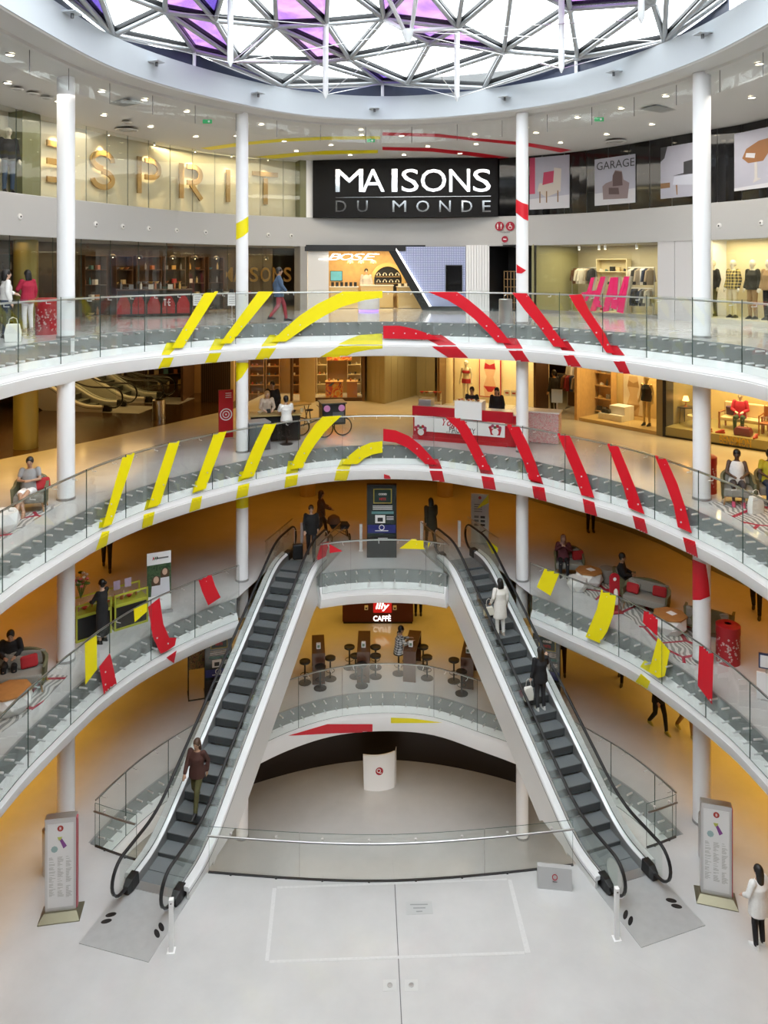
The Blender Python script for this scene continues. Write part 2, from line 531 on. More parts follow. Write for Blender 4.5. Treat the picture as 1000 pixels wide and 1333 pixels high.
# ================================================================== columns
COLPOS = [(-7.87, 19.05, 0.21), (7.9, 19.05, 0.21), (-4.40, 23.95, 0.19), (4.335, 23.95, 0.19)]
columns = []
for i, (x, y, r) in enumerate(COLPOS):
    zb = 0.0 if i < 2 else -4.0
    c = struct(empty('column', (x, y, zb)))
    prof = [(r, 0.06), (r, 18.55 - zb)]
    MB().lathe(prof, 32).build('shaft', COLW, c, smooth=True)
    for lv in (-1, 0, 1, 2, 3):
        if Z[lv] < zb: continue
        MB().lathe([(r + 0.015, Z[lv] - zb), (r + 0.015, Z[lv] - zb + 0.055), (r - .01, Z[lv] - zb + 0.06)], 32).build('base_ring', SATIN, c, smooth=True)
    columns.append(c)

# ================================================================== outer walls
PANELDARK = mat('dark_wall', (0.05, 0.04, 0.03), 0.4, noise=.3, nscale=1.5)
BROWNW = mat('brown_wall', (0.16, 0.085, 0.03), 0.45, noise=.35, nscale=.7)
def boxwall(name, x0, x1, y0, y1, z0, z1, m):
    return struct(MB().box(x0, x1, y0, y1, z0, z1).build(name, m))
boxwall('wall_left', -OUT_X - .3, -OUT_X, OUT_Y0, OUT_Y1, -4, 18.75, BROWNW)
boxwall('wall_right', OUT_X, OUT_X + .3, OUT_Y0, OUT_Y1, -4, 18.75, BROWNW)
boxwall('wall_back', -OUT_X, OUT_X, OUT_Y1, OUT_Y1 + .3, -4, 18.75, BROWNW)
boxwall('wall_near', -OUT_X, OUT_X, OUT_Y0 - .3, OUT_Y0, -4, 18.75, WHITE)

# ================================================================== upper band wall, ceiling, ring beam
BANDW = mat('band_white', (0.50, 0.498, 0.495), 0.5)
s0, s1 = 0.0, W3.L
bandroot = struct(empty('wall_band', (0, 31.9, 14.65)))
sweep(W3, [(0, 14.65), (0.02, 14.62), (0.02, 15.78), (0, 15.8), (-.3, 15.8), (-.3, 14.65)], s0, s1).build('band', BANDW, bandroot, smooth=True, world=True)
sweep(W3, [(-0.3, 14.62), (-0.3, 14.66), (-3.2, 14.66), (-3.2, 14.62)], s0 + .1, s1 - .1).build('shop_ceiling', mat('shop_ceiling', (.35, .33, .28), .6), bandroot, world=True)
# ceiling of the upper concourse: gentle fall from the opening edge to the wall
def upper_ceiling():
    mb = MB(); n = 160
    cen = Vector((0, 12)); rows = []
    for i in range(n + 1):
        ang = lerp(pi / 2 + 2.35, pi / 2 - 2.35, i / n)   # near-left over far to near-right
        d = Vector((cos(ang), sin(ang)))
        def cross(c):
            best = None
            for k in range(len(c.p) - 1):
                a = c.p[k] - cen; b = c.p[k + 1] - cen
                fa = a.x * d.y - a.y * d.x; fb = b.x * d.y - b.y * d.x
                if fa * fb <= 0 and fa != fb:
                    t = fa / (fa - fb); q = a.lerp(b, t)
                    if q.dot(d) > 0 and (best is None or q.dot(d) > best): best = q.dot(d)
            return best
        ra = cross(CE); rb = cross(W3)
        if ra is None or rb is None: continue
        p = cen + d * ra; q = cen + d * (rb + 0.5)
        rows.append([(p.x, p.y, 18.5), (q.x, q.y, 18.1), (q.x, q.y, 18.25), (p.x, p.y, 18.65)])
    return mb.loft(rows)
struct(upper_ceiling().build('ceiling_upper', CEIL, smooth=False))
# the rest of the roof deck keeps daylight out
struct(flat_with_hole('roof_deck', [(-OUT_X - .3, OUT_Y0 - .3), (OUT_X + .3, OUT_Y0 - .3), (OUT_X + .3, OUT_Y1 + .3), (-OUT_X - .3, OUT_Y1 + .3)], [(p.x, p.y) for p in dense(CE.off(-.1))], 18.7, CEIL, True))
BEAM = mat('ring_beam', (0.55, 0.59, 0.63), 0.5)
cs0, cs1 = 0, CE.L
ringb = struct(empty('ceiling_ring_beam', (0, 25.2, 18.5)))
sweep(CE, [(0.0, 18.50), (0.03, 18.56), (0.68, 18.56), (0.72, 18.62), (0.72, 18.72), (0, 18.72)], cs0, cs1).build('ring_soffit', CEIL, ringb, world=True)
sweep(CE, [(0.70, 18.60), (0.73, 18.60), (0.73, 19.36), (0.55, 19.36), (0.55, 18.73)], cs0, cs1).build('ring_fascia', BEAM, ringb, smooth=True, world=True)
# black wall of the basement
cw = Curve(catmull([(-9, 21), (-7.2, 24.2), (-4.07, 26.6), (0, 27.7), (4.3, 26.6), (7.2, 24.2), (9, 21)], 10))
rings = [[(p.x, p.y, -4), (p.x, p.y, -1.25), (p.x, p.y + .1, -1.25), (p.x, p.y + .1, -4)] for p in cw.p]
struct(MB().loft(rings).build('wall_basement', mat('black_brown', (0.012, 0.006, 0.004), .3), smooth=True))
# ================================================================== skylight
SKYTUBE = mat('skylight_tube', (0.45, 0.47, 0.49), 0.35, 0.3)
SKYDARK = mat('skylight_frame', (0.025, 0.026, 0.028), 0.4, 0.3)
SKYWHITE = mat('strut_white', (0.82, 0.83, 0.84), 0.4)
NAVY = mat('navy_upstand', (0.035, 0.045, 0.085), 0.35)
SKYGLASS = glass_mat('skylight_glass', (0.97, 0.98, 0.98), 0.6)
def purple_mat(name, a, b):
    m = bpy.data.materials.new(name); m.use_nodes = True
    nt = m.node_tree; nt.nodes.clear()
    out = nt.nodes.new('ShaderNodeOutputMaterial'); tr = nt.nodes.new('ShaderNodeBsdfTransparent')
    tc = nt.nodes.new('ShaderNodeTexCoord'); n = nt.nodes.new('ShaderNodeTexNoise'); n.inputs['Scale'].default_value = .9
    n.inputs['Detail'].default_value = 3; n.inputs['Distortion'].default_value = 1.5
    cr = nt.nodes.new('ShaderNodeValToRGB')
    cr.color_ramp.elements[0].position = .35; cr.color_ramp.elements[0].color = (*a, 1)
    cr.color_ramp.elements[1].position = .65; cr.color_ramp.elements[1].color = (*b, 1)
    gl = nt.nodes.new('ShaderNodeBsdfGlossy'); gl.inputs['Roughness'].default_value = .05
    mx = nt.nodes.new('ShaderNodeMixShader'); mx.inputs[0].default_value = .06
    nt.links.new(tc.outputs['Object'], n.inputs['Vector']); nt.links.new(n.outputs['Fac'], cr.inputs['Fac'])
    nt.links.new(cr.outputs['Color'], tr.inputs['Color']); nt.links.new(tr.outputs[0], mx.inputs[1])
    nt.links.new(gl.outputs[0], mx.inputs[2]); nt.links.new(mx.outputs[0], out.inputs[0])
    return m
PURPLE = purple_mat('purple_film', (.34, .23, .45), (.46, .34, .47))
VIOLET = purple_mat('violet_film', (.17, .13, .33), (.25, .18, .40))
FA = CE.off(0.64)
def inward(x, y):
    """distance inside the ring beam"""
    best = 1e9
    for i in range(0, len(FA.p), 2):
        d = (FA.p[i].x - x) ** 2 + (FA.p[i].y - y) ** 2
        if d < best: best = d
    ins = (x / 7.4) ** 2 + ((y - 12.2) / 13.2) ** 2 < 1.02
    return sqrt(best) if ins else -sqrt(best)
def domez(x, y): return 19.55 + 0.30 * max(0, inward(x, y)) - .012 * max(0, inward(x, y)) ** 2
def dome_pt(u, v):
    lo, hi = 8.0, 27.0
    for _ in range(40):
        Y = (lo + hi) / 2; p = at_Y(u, v, Y)
        if p.z > domez(p.x, p.y): hi = Y
        else: lo = Y
    return at_Y(u, v, (lo + hi) / 2)
def ring_pt(u, z):
    p = FA.at(FA.hit(u)); return Vector((p.x, p.y, z))
N = {}
for k, u in (('P0', 148), ('P1', 368), ('P2', 630), ('P3', 865)): N[k] = ring_pt(u, 19.42)
for k, u in (('Q0', 253), ('Q1', 498), ('Q2', 750)): N[k] = ring_pt(u, 19.80)
N['PL'] = ring_pt(30, 19.8); N['PR'] = ring_pt(945, 19.75)
for k, (u, v) in dict(N1=(215, 15), N2=(280, 27), N3=(312, 80), N4=(360, 35), N5=(412, 82), N6=(425, 32), N7=(455, 77), N8=(500, 25), N9=(560, 57), N11=(596, 37),
                      N10=(656, 67), NB=(530, 109), N12=(742, 12), N13=(752, 75), N14=(850, 4),
                      U0=(85, -25), U1=(125, -20), U2=(215, -45), U3=(297, -30), U4=(356, -30), U5=(428, -30), U6=(490, -35), U7=(545, -25), U8=(606, -30),
                      U9=(668, -25), U10=(735, -45), U11=(800, -40), U12=(870, -40), U13=(960, -45)).items():
    N[k] = dome_pt(u, v)
TRI = [('P0', 'U1', 'N1', 0), ('P0', 'N1', 'Q0', 0), ('U0', 'U1', 'P0', 2), ('PL', 'U0', 'P0', 2), ('U1', 'U2', 'N1', 0), ('N1', 'U2', 'N2', 1), ('N1', 'N2', 'N3', 1), ('N1', 'N3', 'Q0', 1),
       ('Q0', 'N3', 'P1', 2), ('U2', 'U3', 'N2', 2), ('N2', 'U3', 'N4', 0), ('U3', 'U4', 'N4', 0), ('N2', 'N4', 'N3', 0), ('N3', 'N4', 'N5', 0), ('N3', 'N5', 'P1', 0),
       ('N4', 'U4', 'N6', 1), ('U4', 'U5', 'N6', 1), ('N4', 'N6', 'N7', 1), ('N4', 'N7', 'N5', 1), ('P1', 'N5', 'Q1', 0), ('N5', 'N7', 'Q1', 0),
       ('N6', 'U5', 'N8', 0), ('U5', 'U6', 'N8', 0), ('N6', 'N8', 'N7', 0), ('N7', 'N8', 'N9', 0), ('N7', 'N9', 'NB', 0), ('N7', 'NB', 'Q1', 2),
       ('N8', 'U6', 'U7', 1), ('N8', 'U7', 'N11', 1), ('N8', 'N11', 'N9', 1), ('N9', 'N11', 'N10', 1), ('U7', 'U8', 'N11', 0), ('N11', 'U8', 'U9', 0), ('N11', 'U9', 'N10', 0),
       ('N9', 'N10', 'NB', 0), ('NB', 'N10', 'P2', 0), ('NB', 'P2', 'Q1', 2), ('N10', 'U9', 'N12', 0), ('N10', 'N12', 'N13', 0), ('P2', 'N10', 'N13', 0),
       ('P2', 'N13', 'Q2', 0), ('U9', 'U10', 'N12', 1), ('N12', 'U10', 'N14', 1), ('N12', 'N14', 'N13', 0), ('N13', 'N14', 'P3', 0), ('N13', 'P3', 'Q2', 0),
       ('U10', 'U11', 'N14', 0), ('U11', 'U12', 'N14', 0), ('N14', 'U12', 'P3', 0), ('U12', 'U13', 'P3', 0), ('U13', 'PR', 'P3', 0)]
sky = struct(empty('ceiling_skylight', (0, 15, 19.5)), 'triangulated steel and glass dome skylight with purple panes')
# the part of the dome above the frame: one more fan of bays up to the crown, and the near side
us = ['PL', 'U0', 'U1', 'U2', 'U3', 'U4', 'U5', 'U6', 'U7', 'U8', 'U9', 'U10', 'U11', 'U12', 'U13', 'PR']
N['APEX'] = Vector((0.3, 13.0, 21.9))
N['NL'] = Vector((-7.2, 9, 19.6)); N['NLL'] = Vector((-5.5, 2, 19.6)); N['NC'] = Vector((0, -.6, 19.6)); N['NRR'] = Vector((5.5, 2, 19.6)); N['NR'] = Vector((7.2, 9, 19.6))
loop = ['PL'] + us[1:-1] + ['PR', 'NR', 'NRR', 'NC', 'NLL', 'NL', 'PL']
for i in range(len(loop) - 1): TRI.append((loop[i], loop[i + 1], 'APEX', 0))
done = set()
glm = [SKYGLASS, PURPLE, VIOLET]
for a, b, c, k in TRI:
    mb = MB(); P_ = [N[a], N[b], N[c]]; cen = (P_[0] + P_[1] + P_[2]) / 3
    up = Vector((0, 0, .10))
    q = [cen + (p - cen) * .97 + up for p in P_]; r_ = [p + Vector((0, 0, .02)) for p in q]
    mb.add(q + r_, [(0, 1, 2), (5, 4, 3), (0, 3, 4, 1), (1, 4, 5, 2), (2, 5, 3, 0)])
    mb.build('roof_pane', glm[k], sky, world=True)
    for i, j in ((a, b), (b, c), (c, a)): done.add((min(i, j), max(i, j)))
def beam(p, q, w, h, mb, lift=0.0):
    d = (q - p); L = d.length; d.normalize()
    sd = d.cross(Vector((0, 0, 1)))
    if sd.length < 1e-3: sd = Vector((1, 0, 0))
    sd.normalize(); up = sd.cross(d)
    if up.z < 0: up = -up
    rings = []
    for t in (p, q):
        t = t + up * lift
        rings.append([t + sd * (w / 2) - up * (h / 2), t + sd * (w / 2) + up * (h / 2), t - sd * (w / 2) + up * (h / 2), t - sd * (w / 2) - up * (h / 2)])
    return mb.loft(rings)
for i, j in sorted(done):
    p, q = N[i], N[j]
    mb = MB(); mb.tube([p, q], 0.062, 10)
    o = mb.build('roof_tube', SKYTUBE, sky, smooth=True, world=True)
    beam(p, q, .10, .10, MB(), .13).build('glazing_bar', SKYDARK, o, world=True)
for k in ('N1', 'N2', 'N3', 'N4', 'N5', 'N6', 'N7', 'N8', 'N9', 'N10', 'N11', 'N12', 'N13', 'N14', 'NB'):
    MB().cyl((N[k].x, N[k].y, N[k].z - .07), .09, .16, 12).build('roof_node', SKYTUBE, sky, smooth=True, world=True)
# navy upstand panels between ring beam and the zigzag edge
def upstand(u0, u1, z0, z1):
    s0 = FA.hit(u0); s1 = FA.hit(u1); n = 8; rings = []
    for i in range(n + 1):
        t = i / n; p = FA.at(lerp(s0, s1, t)); q = FA.nrm(lerp(s0, s1, t)); zt = lerp(z0, z1, t) - .04
        rings.append([(p.x - q.x * .05, p.y - q.y * .05, 19.3), (p.x - q.x * .05, p.y - q.y * .05, zt), (p.x - q.x * .09, p.y - q.y * .09, zt), (p.x - q.x * .09, p.y - q.y * .09, 19.3)])
    MB().loft(rings).build('upstand_panel', NAVY, sky, world=True)
for a_ in ((30, 148, 19.8, 19.42), (148, 253, 19.42, 19.8), (253, 368, 19.8, 19.42), (368, 498, 19.42, 19.8), (498, 630, 19.8, 19.42), (630, 750, 19.42, 19.8), (750, 865, 19.8, 19.42), (865, 945, 19.42, 19.75)):
    upstand(*a_)
for k in ('Q0', 'Q1', 'Q2'):
    MB().tube([N[k] - Vector((0, .02, .45)), N[k]], .05, 10).build('edge_post', SKYWHITE, sky, smooth=True, world=True)
# hanging struts with pointed feet, and the tension rods
struts = []
def strut(u, v0, v1, r=.075):
    top = dome_pt(u, v0); bot = Vector((top.x, top.y, EYE - (v1 - 349.7) / 1000 * top.y))
    L = top.z - bot.z
    MB().lathe([(.015, 0), (r * .55, .06), (r, .14), (r, L - .05), (r * .8, L)], 14, M=Matrix.Translation(bot)).build('hanging_strut', SKYWHITE, sky, smooth=True, world=True)
    struts.append(bot + Vector((0, 0, .1)))
for a_ in ((300, -12, 87), (424, 30, 128), (595, 38, 132), (731, -8, 95), (835, -8, 31)): strut(*a_)
hubp = dome_pt(531, 0); hub = Vector((hubp.x, hubp.y, EYE - (57 - 349.7) / 1000 * hubp.y))
MB().lathe([(.02, 0), (.06, .02), (.16, .30), (.16, .36), (.05, .38)], 16, M=Matrix.Translation(hub)).build('tension_hub', SKYWHITE, sky, smooth=True, world=True)
for k, sx in (('U6', -.09), ('U7', .09), ('N8', -.05), ('N11', .06)):
    MB().tube([hub + Vector((sx, 0, .34)), N[k]], [.05, .07], 10).build('hub_strut', SKYWHITE, sky, smooth=True, world=True)
ht = hub + Vector((0, 0, .3))
rods = [(ht, s) for s in struts] + [(struts[0], N['N4']), (struts[1], ht), (struts[2], N['N13']), (struts[3], N['N10']), (struts[0], N['P0']), (struts[1], N['Q1']),
        (struts[3], N['P3']), (struts[4], N['N13']), (struts[2], N['NB']), (ht, N['N1']), (ht, N['P3']), (struts[0], N['N7']), (struts[1], N['N2'])]
for p, q in rods: MB().tube([p, q], .011, 5).build('tension_rod', STEEL, sky, smooth=True, world=True)
# parapet outside, seen through the lowest panes
PARA = CE.off(-2.6)
sweep(PARA, [(0, 18.6), (0, 20.75), (-.3, 20.85), (-.3, 18.6)], *[x for x in (lambda ss: (min(ss), max(ss)))([PARA.s[i] for i, p in enumerate(PARA.p) if p.y > 6])]).build('parapet', mat('parapet_grey', (.11, .112, .112), .6, noise=.1, nscale=1), sky, world=True)

# brackets with spotlights on the ring fascia
BR = CE.off(.73)
for u, v in ((85, 18), (198, 82), (332, 123), (487, 143), (660, 128), (805, 95), (923, 45)):
    s = BR.hit(u); p = BR.at(s); q = BR.nrm(s); z = EYE - (v - 349.7) / 1000 * p.y
    an = atan2(q.y, q.x)
    br = thing('bracket_spotlight', 'small spotlight under a steel tab on the ring beam, %s' % {85: 'leftmost of seven', 198: 'second from the left', 332: 'third from the left', 487: 'middle one of seven', 660: 'third from the right', 805: 'second from the right', 923: 'rightmost of seven'}[u], 'spotlight', (p.x, p.y, z), an, 'spotlights on the ring beam')
    MB().box(-.02, .32, -.16, .16, 0, .03).build('tab', BEAM, br)
    MB().cyl((.16, 0, -.10), .035, .10, 10).build('lamp_head', DARKSTEEL, br, smooth=True)
# ------------------------------------------------------------------ ceiling furniture of the upper concourse
LAMP = mat('downlight_glow', (1, 1, 1), .5, emit=(1, .86, .6), estr=9)
TRIMW = mat('lamp_trim', (.75, .74, .72), .4)
def ceil_hit(u, v):
    d = Vector(((u - 499) / 1000, 1, -(v - 349.7) / 1000)).normalized()
    h = CEILBVH.ray_cast(Vector((0, 0, EYE)), d); return h[0]
_cm = bpy.data.objects['ceiling_upper'].data
from mathutils.bvhtree import BVHTree
CEILBVH = BVHTree.FromPolygons([tuple(v.co) for v in _cm.vertices], [tuple(p.vertices) for p in _cm.polygons])
DLS = []
def dl_label(u, v):
    DLS.append(u); k = len(DLS); sd = 'left' if u < 499 else 'right'; n = sum(1 for x in DLS if (x < 499) == (u < 499)) - 1
    return 'small recessed downlight in the upper ceiling, %s half, %s counted from the outer edge' % (sd, ORD[n])
ORD = 'first second third fourth fifth sixth seventh eighth ninth tenth eleventh twelfth thirteenth fourteenth fifteenth sixteenth seventeenth eighteenth nineteenth twentieth'.split()
ring_me = MB().lathe([(.085, -.03), (.11, -.03), (.11, 0), (.085, 0)], 16).mesh('trim_ring', TRIMW)
disc_me = MB().cyl((0, 0, -.022), .085, .004, 16).mesh('lens', LAMP)
for u, v in ((13, 62), (10, 107), (76, 131), (132, 110), (188, 129), (243, 144), (135, 149), (196, 164), (255, 177), (308, 176), (340, 161), (370, 183), (431, 188), (471, 175), (456, 201), (470, 168), (386, 196),
             (989, 82), (979, 126), (867, 124), (809, 140), (849, 161), (790, 174), (752, 152), (730, 185), (685, 165), (698, 172), (620, 187), (557, 190), (523, 176), (526, 201), (599, 199), (618, 174)):
    if (u, v) in ((13, 62), (132, 110)): v += 8
    h = ceil_hit(u, v)
    if h is None: continue
    t = thing('downlight', dl_label(u, v), 'downlight', (h.x, h.y, h.z - .003), 0, 'recessed downlights in the upper ceiling')
    share('trim_ring', ring_me, t); share('lens', disc_me, t)
VENT = mat('vent_grey', (.45, .45, .43), .5)
for u, v, side in ((160, 134, 'left'), (860, 142, 'right')):
    h = ceil_hit(u, v)
    t = thing('ceiling_vent', 'long grey slotted vent panel in the upper ceiling on the %s' % side, 'vent', (h.x, h.y, h.z - .02), -.62 if side == 'left' else .55, 'ceiling vents')
    MB().box(-.55, .55, -.28, .28, 0, .012).build('grille', VENT, t)
    for i in range(9): MB().box(-.53, .53, -.25 + i * .06, -.23 + i * .06, -.012, 0).build('slat', VENT, t)
for u, v in ((22, 113), (165, 167), (802, 182), (43, 119), (60, 125), (165, 157)):
    h = ceil_hit(u, v)
    if h is None: continue
    big = v > 160 and u != 165 or (u, v) == (165, 167)
    r = .36 if big else .16
    t = thing('air_diffuser', 'round white air diffuser in the upper ceiling, %s' % {22: 'far left edge', 165: 'above the middle of the gold letters', 802: 'right of the middle, above the chair posters', 43: 'second from the left edge', 60: 'third from the left edge'}[u] + (' behind' if (u, v) == (165, 157) else ''), 'air diffuser', (h.x, h.y, h.z - .045), 0, 'round air diffusers')
    for k in range(3): MB().lathe([(r * (1 - .3 * k), -.01 - .012 * k), (r * (1 - .3 * k) - .05, -.03 - .012 * k), (r * (1 - .3 * k) - .06, -.01)], 24).build('cone_ring', VENT if k else TRIMW, t, smooth=True)
EXITG = mat('exit_green', (.02, .25, .08), .4, emit=(.05, .6, .2), estr=.25)
for u, v, w in ((270, 152, 'left'), (483, 178, 'middle'), (780, 149, 'right')):
    h = ceil_hit(u, v - 4)
    t = thing('exit_sign', 'small green exit sign hanging from the upper ceiling, %s' % w, 'exit sign', (h.x, h.y, h.z - .3), 0, 'green exit signs')
    MB().box(-.14, .14, -.02, .02, 0, .12).build('panel', EXITG, t)
    MB().tube([(0, 0, .12), (0, 0, .3)], .006, 6).build('rod', SATIN, t)
    MB().box(.02, .08, -.024, -.02, .03, .09).build('arrow', mat('sign_white', (.85, .85, .85), .5), t)
# frameless glass smoke screen hanging at the ceiling edge
SMGLASS = glass_mat('screen_glass', (.985, .99, .988), .4)
SM = CE.off(-.12); smroot = thing('smoke_screen', 'row of frameless glass panes hanging below the ceiling edge, round the atrium', 'glass screen', (0, 25.9, 18.5))
a_, b_ = [x for x in (lambda ss: (min(ss), max(ss)))([SM.s[i] for i, p in enumerate(SM.p) if p.y > 9])]
n = int((b_ - a_) / 1.55)
for i in range(n):
    pane_ = MB(); rings = []
    for k in range(5):
        s = lerp(a_ + (b_ - a_) * i / n + .01, a_ + (b_ - a_) * (i + 1) / n - .01, k / 4); p = SM.at(s); q = SM.nrm(s)
        rings.append([(p.x, p.y, 17.96), (p.x, p.y, 18.5), (p.x + q.x * .012, p.y + q.y * .012, 18.5), (p.x + q.x * .012, p.y + q.y * .012, 17.96)])
    pane_.loft(rings).build('glass_pane', SMGLASS, smroot, world=True)
    s = a_ + (b_ - a_) * i / n; p = SM.at(s)
    MB().tube([(p.x, p.y, 17.96), (p.x, p.y, 18.5)], .008, 5).build('joint', DARKSTEEL, smroot, world=True)
# ================================================================== glass balustrades
from mathutils.bvhtree import BVHTree
BOLT = mat('bolt_steel', (0.78, 0.78, 0.78), 0.35, 0.5)
def pane(curve, s0, s1, z0, z1, off=0.0, th=0.018, step=0.4):
    mb = MB(); n = max(1, int(math.ceil((s1 - s0) / step)))
    A = []; B = []
    for i in range(n + 1):
        s = lerp(s0, s1, i / n); p = curve.at(s); q = curve.nrm(s)
        A.append((p.x + q.x * (off + th), p.y + q.y * (off + th))); B.append((p.x + q.x * off, p.y + q.y * off))
    for i in range(n):
        a0, a1, b0, b1 = A[i], A[i + 1], B[i], B[i + 1]
        vs = [(*a0, z0), (*a1, z0), (*a1, z1), (*a0, z1), (*b0, z0), (*b1, z0), (*b1, z1), (*b0, z1)]
        mb.add(vs, [(0, 1, 2, 3)], 0); mb.add(vs, [(5, 4, 7, 6)], 0)
        mb.add(vs, [(3, 2, 6, 7)], 1); mb.add(vs, [(1, 0, 4, 5)], 1)
        if i == 0: mb.add(vs, [(4, 0, 3, 7)], 1)
        if i == n - 1: mb.add(vs, [(1, 5, 6, 2)], 1)
    return mb
GOFF = 0.15
RAILB = mat('rail_steel', (0.50, 0.50, 0.50), 0.3, 1.0)
def balustrade(label, curve, z, s0, s1, joint0, pitch=1.53, glass_off=GOFF, zb=-0.57, zt=1.03, zr=0.96, bolts=True, group='glass balustrades round the atrium'):
    mid = curve.at((s0 + s1) / 2)
    root = thing('glass_balustrade', label, 'balustrade', (mid.x, mid.y, z), 0, group)
    k0 = math.floor((s0 - joint0) / pitch); s = joint0 + k0 * pitch
    bm_ = MB(); brk = MB()
    while s < s1:
        a = max(s, s0); b = min(s + pitch, s1)
        if b - a > 0.12:
            mb = pane(curve, a + 0.006, b - 0.006, z + zb, z + zt, glass_off)
            mb.build('glass_pane', [GLASS, GEDGE], root, world=True)
            if bolts:
                nb = max(2, round((b - a) / 0.38))
                for i in range(nb):
                    t = lerp(a, b, (i + 0.5) / nb); p = curve.at(t); q = curve.nrm(t)
                    for h in (-0.05, -0.35):
                        bm_.tube([(p.x, p.y, z + h), (p.x + q.x * (glass_off + 0.045), p.y + q.y * (glass_off + 0.045), z + h)], 0.022, 8)
            for t in (lerp(a, b, .25), lerp(a, b, .75)):
                p = curve.at(t); q = curve.nrm(t)
                brk.tube([(p.x + q.x * (glass_off + .03), p.y + q.y * (glass_off + .03), z + zr - .07), (p.x + q.x * (glass_off - .09), p.y + q.y * (glass_off - .09), z + zr - .07), (p.x + q.x * (glass_off - .09), p.y + q.y * (glass_off - .09), z + zr)], 0.012, 6)
        s += pitch
    n = max(2, int((s1 - s0) / 0.3)); pts = []
    for i in range(n + 1):
        t = lerp(s0, s1, i / n); p = curve.at(t); q = curve.nrm(t)
        pts.append((p.x + q.x * (glass_off - .09), p.y + q.y * (glass_off - .09), z + zr))
    MB().tube(pts, 0.024, 8).build('handrail', RAILB, root, smooth=True, world=True)
    if bm_.v: bm_.build('bolts', BOLT, root, smooth=True, world=True)['kind'] = 'stuff'
    brk.build('rail_brackets', BOLT, root, smooth=True, world=True)['kind'] = 'stuff'
    return root
def srange(c, ymin):
    ss = [c.s[i] for i, p in enumerate(c.p) if p.y > ymin]
    return min(ss), max(ss)
BAL = {}
a, b = srange(E3, 8); BAL[3] = balustrade('curved glass balustrade of the top gallery, in front of the headphone and clothes shops', E3, 12, a, b, E3.L / 2)
a, b = srange(E2, 8); BAL[2] = balustrade('curved glass balustrade of the middle gallery, in front of the yogurt kiosk', E2, 8, a, b, E2.L / 2)
BAL['1l'] = balustrade('curved glass balustrade of the escalator gallery, left of the escalators by the flower stall', E2, 4, a, NL[0] - .02, NL[0] - .02)
BAL['1c'] = balustrade('short glass balustrade on the landing between the two escalator tops', E2, 4, NL[1] + .02, NR[0] - .02, E2.L / 2, pitch=1.25)
BAL['1r'] = balustrade('curved glass balustrade of the escalator gallery, right of the escalators by the sofas', E2, 4, NR[1] + .02, b, NR[1] + .02)
BAL['0b'] = balustrade('curved glass balustrade round the ground floor opening, in front of the coffee bar', E2, 0, G0 + .12, G1 - .12, E2.L / 2)
# glass on top of the front edge of the ground opening (stands on the floor)
def front_rail(label, pts, joint_pitch):
    c = Curve(pts); root = thing('glass_balustrade', label, 'balustrade', (c.at(c.L / 2).x, c.at(c.L / 2).y, 0), 0, 'glass balustrades round the atrium')
    n = max(1, round(c.L / joint_pitch)); fx = MB(); cl = MB()
    for i in range(n):
        s0 = c.L * i / n; s1 = c.L * (i + 1) / n
        pane(c, s0 + .006, s1 - .006, -0.12, 1.03, -0.02).build('glass_pane', [GLASS, GEDGE], root, world=True)
        for t in (.25, .75):
            s = lerp(s0, s1, t); p = c.at(s)
            fx.cyl((p.x, p.y - .03, 0.0), 0.03, 0.035, 10)
            cl.tube([(p.x, p.y, .90), (p.x, p.y - .08, .86), (p.x, p.y - .085, .885)], .013, 6)
            cl.cyl((p.x, p.y - .03, .93), .03, .02, 8)
    MB().tube([(p.x, p.y - .085, .885) for p in c.p], 0.024, 8).build('handrail', RAILB, root, smooth=True, world=True)
    pr = [(p.x, p.y) for p in c.p]
    MB().loft([[(x, y - .035, 0.0), (x, y + .02, 0.0), (x, y + .02, .02), (x, y - .035, .02)] for x, y in pr]).build('base_profile', DARKSTEEL, root, world=True)
    fx.build('clamps', DARKSTEEL, root, smooth=True, world=True)['kind'] = 'stuff'
    cl.build('rail_brackets', BOLT, root, smooth=True, world=True)['kind'] = 'stuff'
    return root
fr = Curve(FRONT)
def cut(c, x0, x1): return [p for p in c.sub(0, c.L, .15) if x0 <= p.x <= x1]
front_rail('low curved glass balustrade across the foreground between the two escalator feet', cut(fr, -3.98, 4.38), 2.1)
front_rail('short straight glass screen between the left escalator and the opening corner', cut(fr, -6.92, -5.62), 1.3)
front_rail('short straight glass screen between the right escalator and the opening corner', cut(fr, 6.1, 7.15), 1.3)

# ================================================================== escalators
STEPM = mat('step_grooved', (0.075, 0.082, 0.085), 0.45, 0.5)
def groove_material():
    m = bpy.data.materials.new('grooved_tread'); m.use_nodes = True
    nt = m.node_tree; b = nt.nodes['Principled BSDF']
    tc = nt.nodes.new('ShaderNodeTexCoord'); w = nt.nodes.new('ShaderNodeTexWave')
    w.bands_direction = 'X'; w.inputs['Scale'].default_value = 22
    cr = nt.nodes.new('ShaderNodeValToRGB')
    cr.color_ramp.elements[0].color = (.17, .19, .197, 1); cr.color_ramp.elements[1].color = (.30, .325, .335, 1)
    nt.links.new(tc.outputs['Object'], w.inputs['Vector']); nt.links.new(w.outputs['Fac'], cr.inputs['Fac'])
    nt.links.new(cr.outputs['Color'], b.inputs['Base Color'])
    bp = nt.nodes.new('ShaderNodeBump'); bp.inputs['Strength'].default_value = .5; bp.inputs['Distance'].default_value = .01
    nt.links.new(w.outputs['Fac'], bp.inputs['Height']); nt.links.new(bp.outputs['Normal'], b.inputs['Normal'])
    b.inputs['Roughness'].default_value = .45; b.inputs['Metallic'].default_value = .4
    return m
TREAD = groove_material()
RISER = mat('step_riser', (0.085, 0.093, 0.096), 0.5, 0.3)
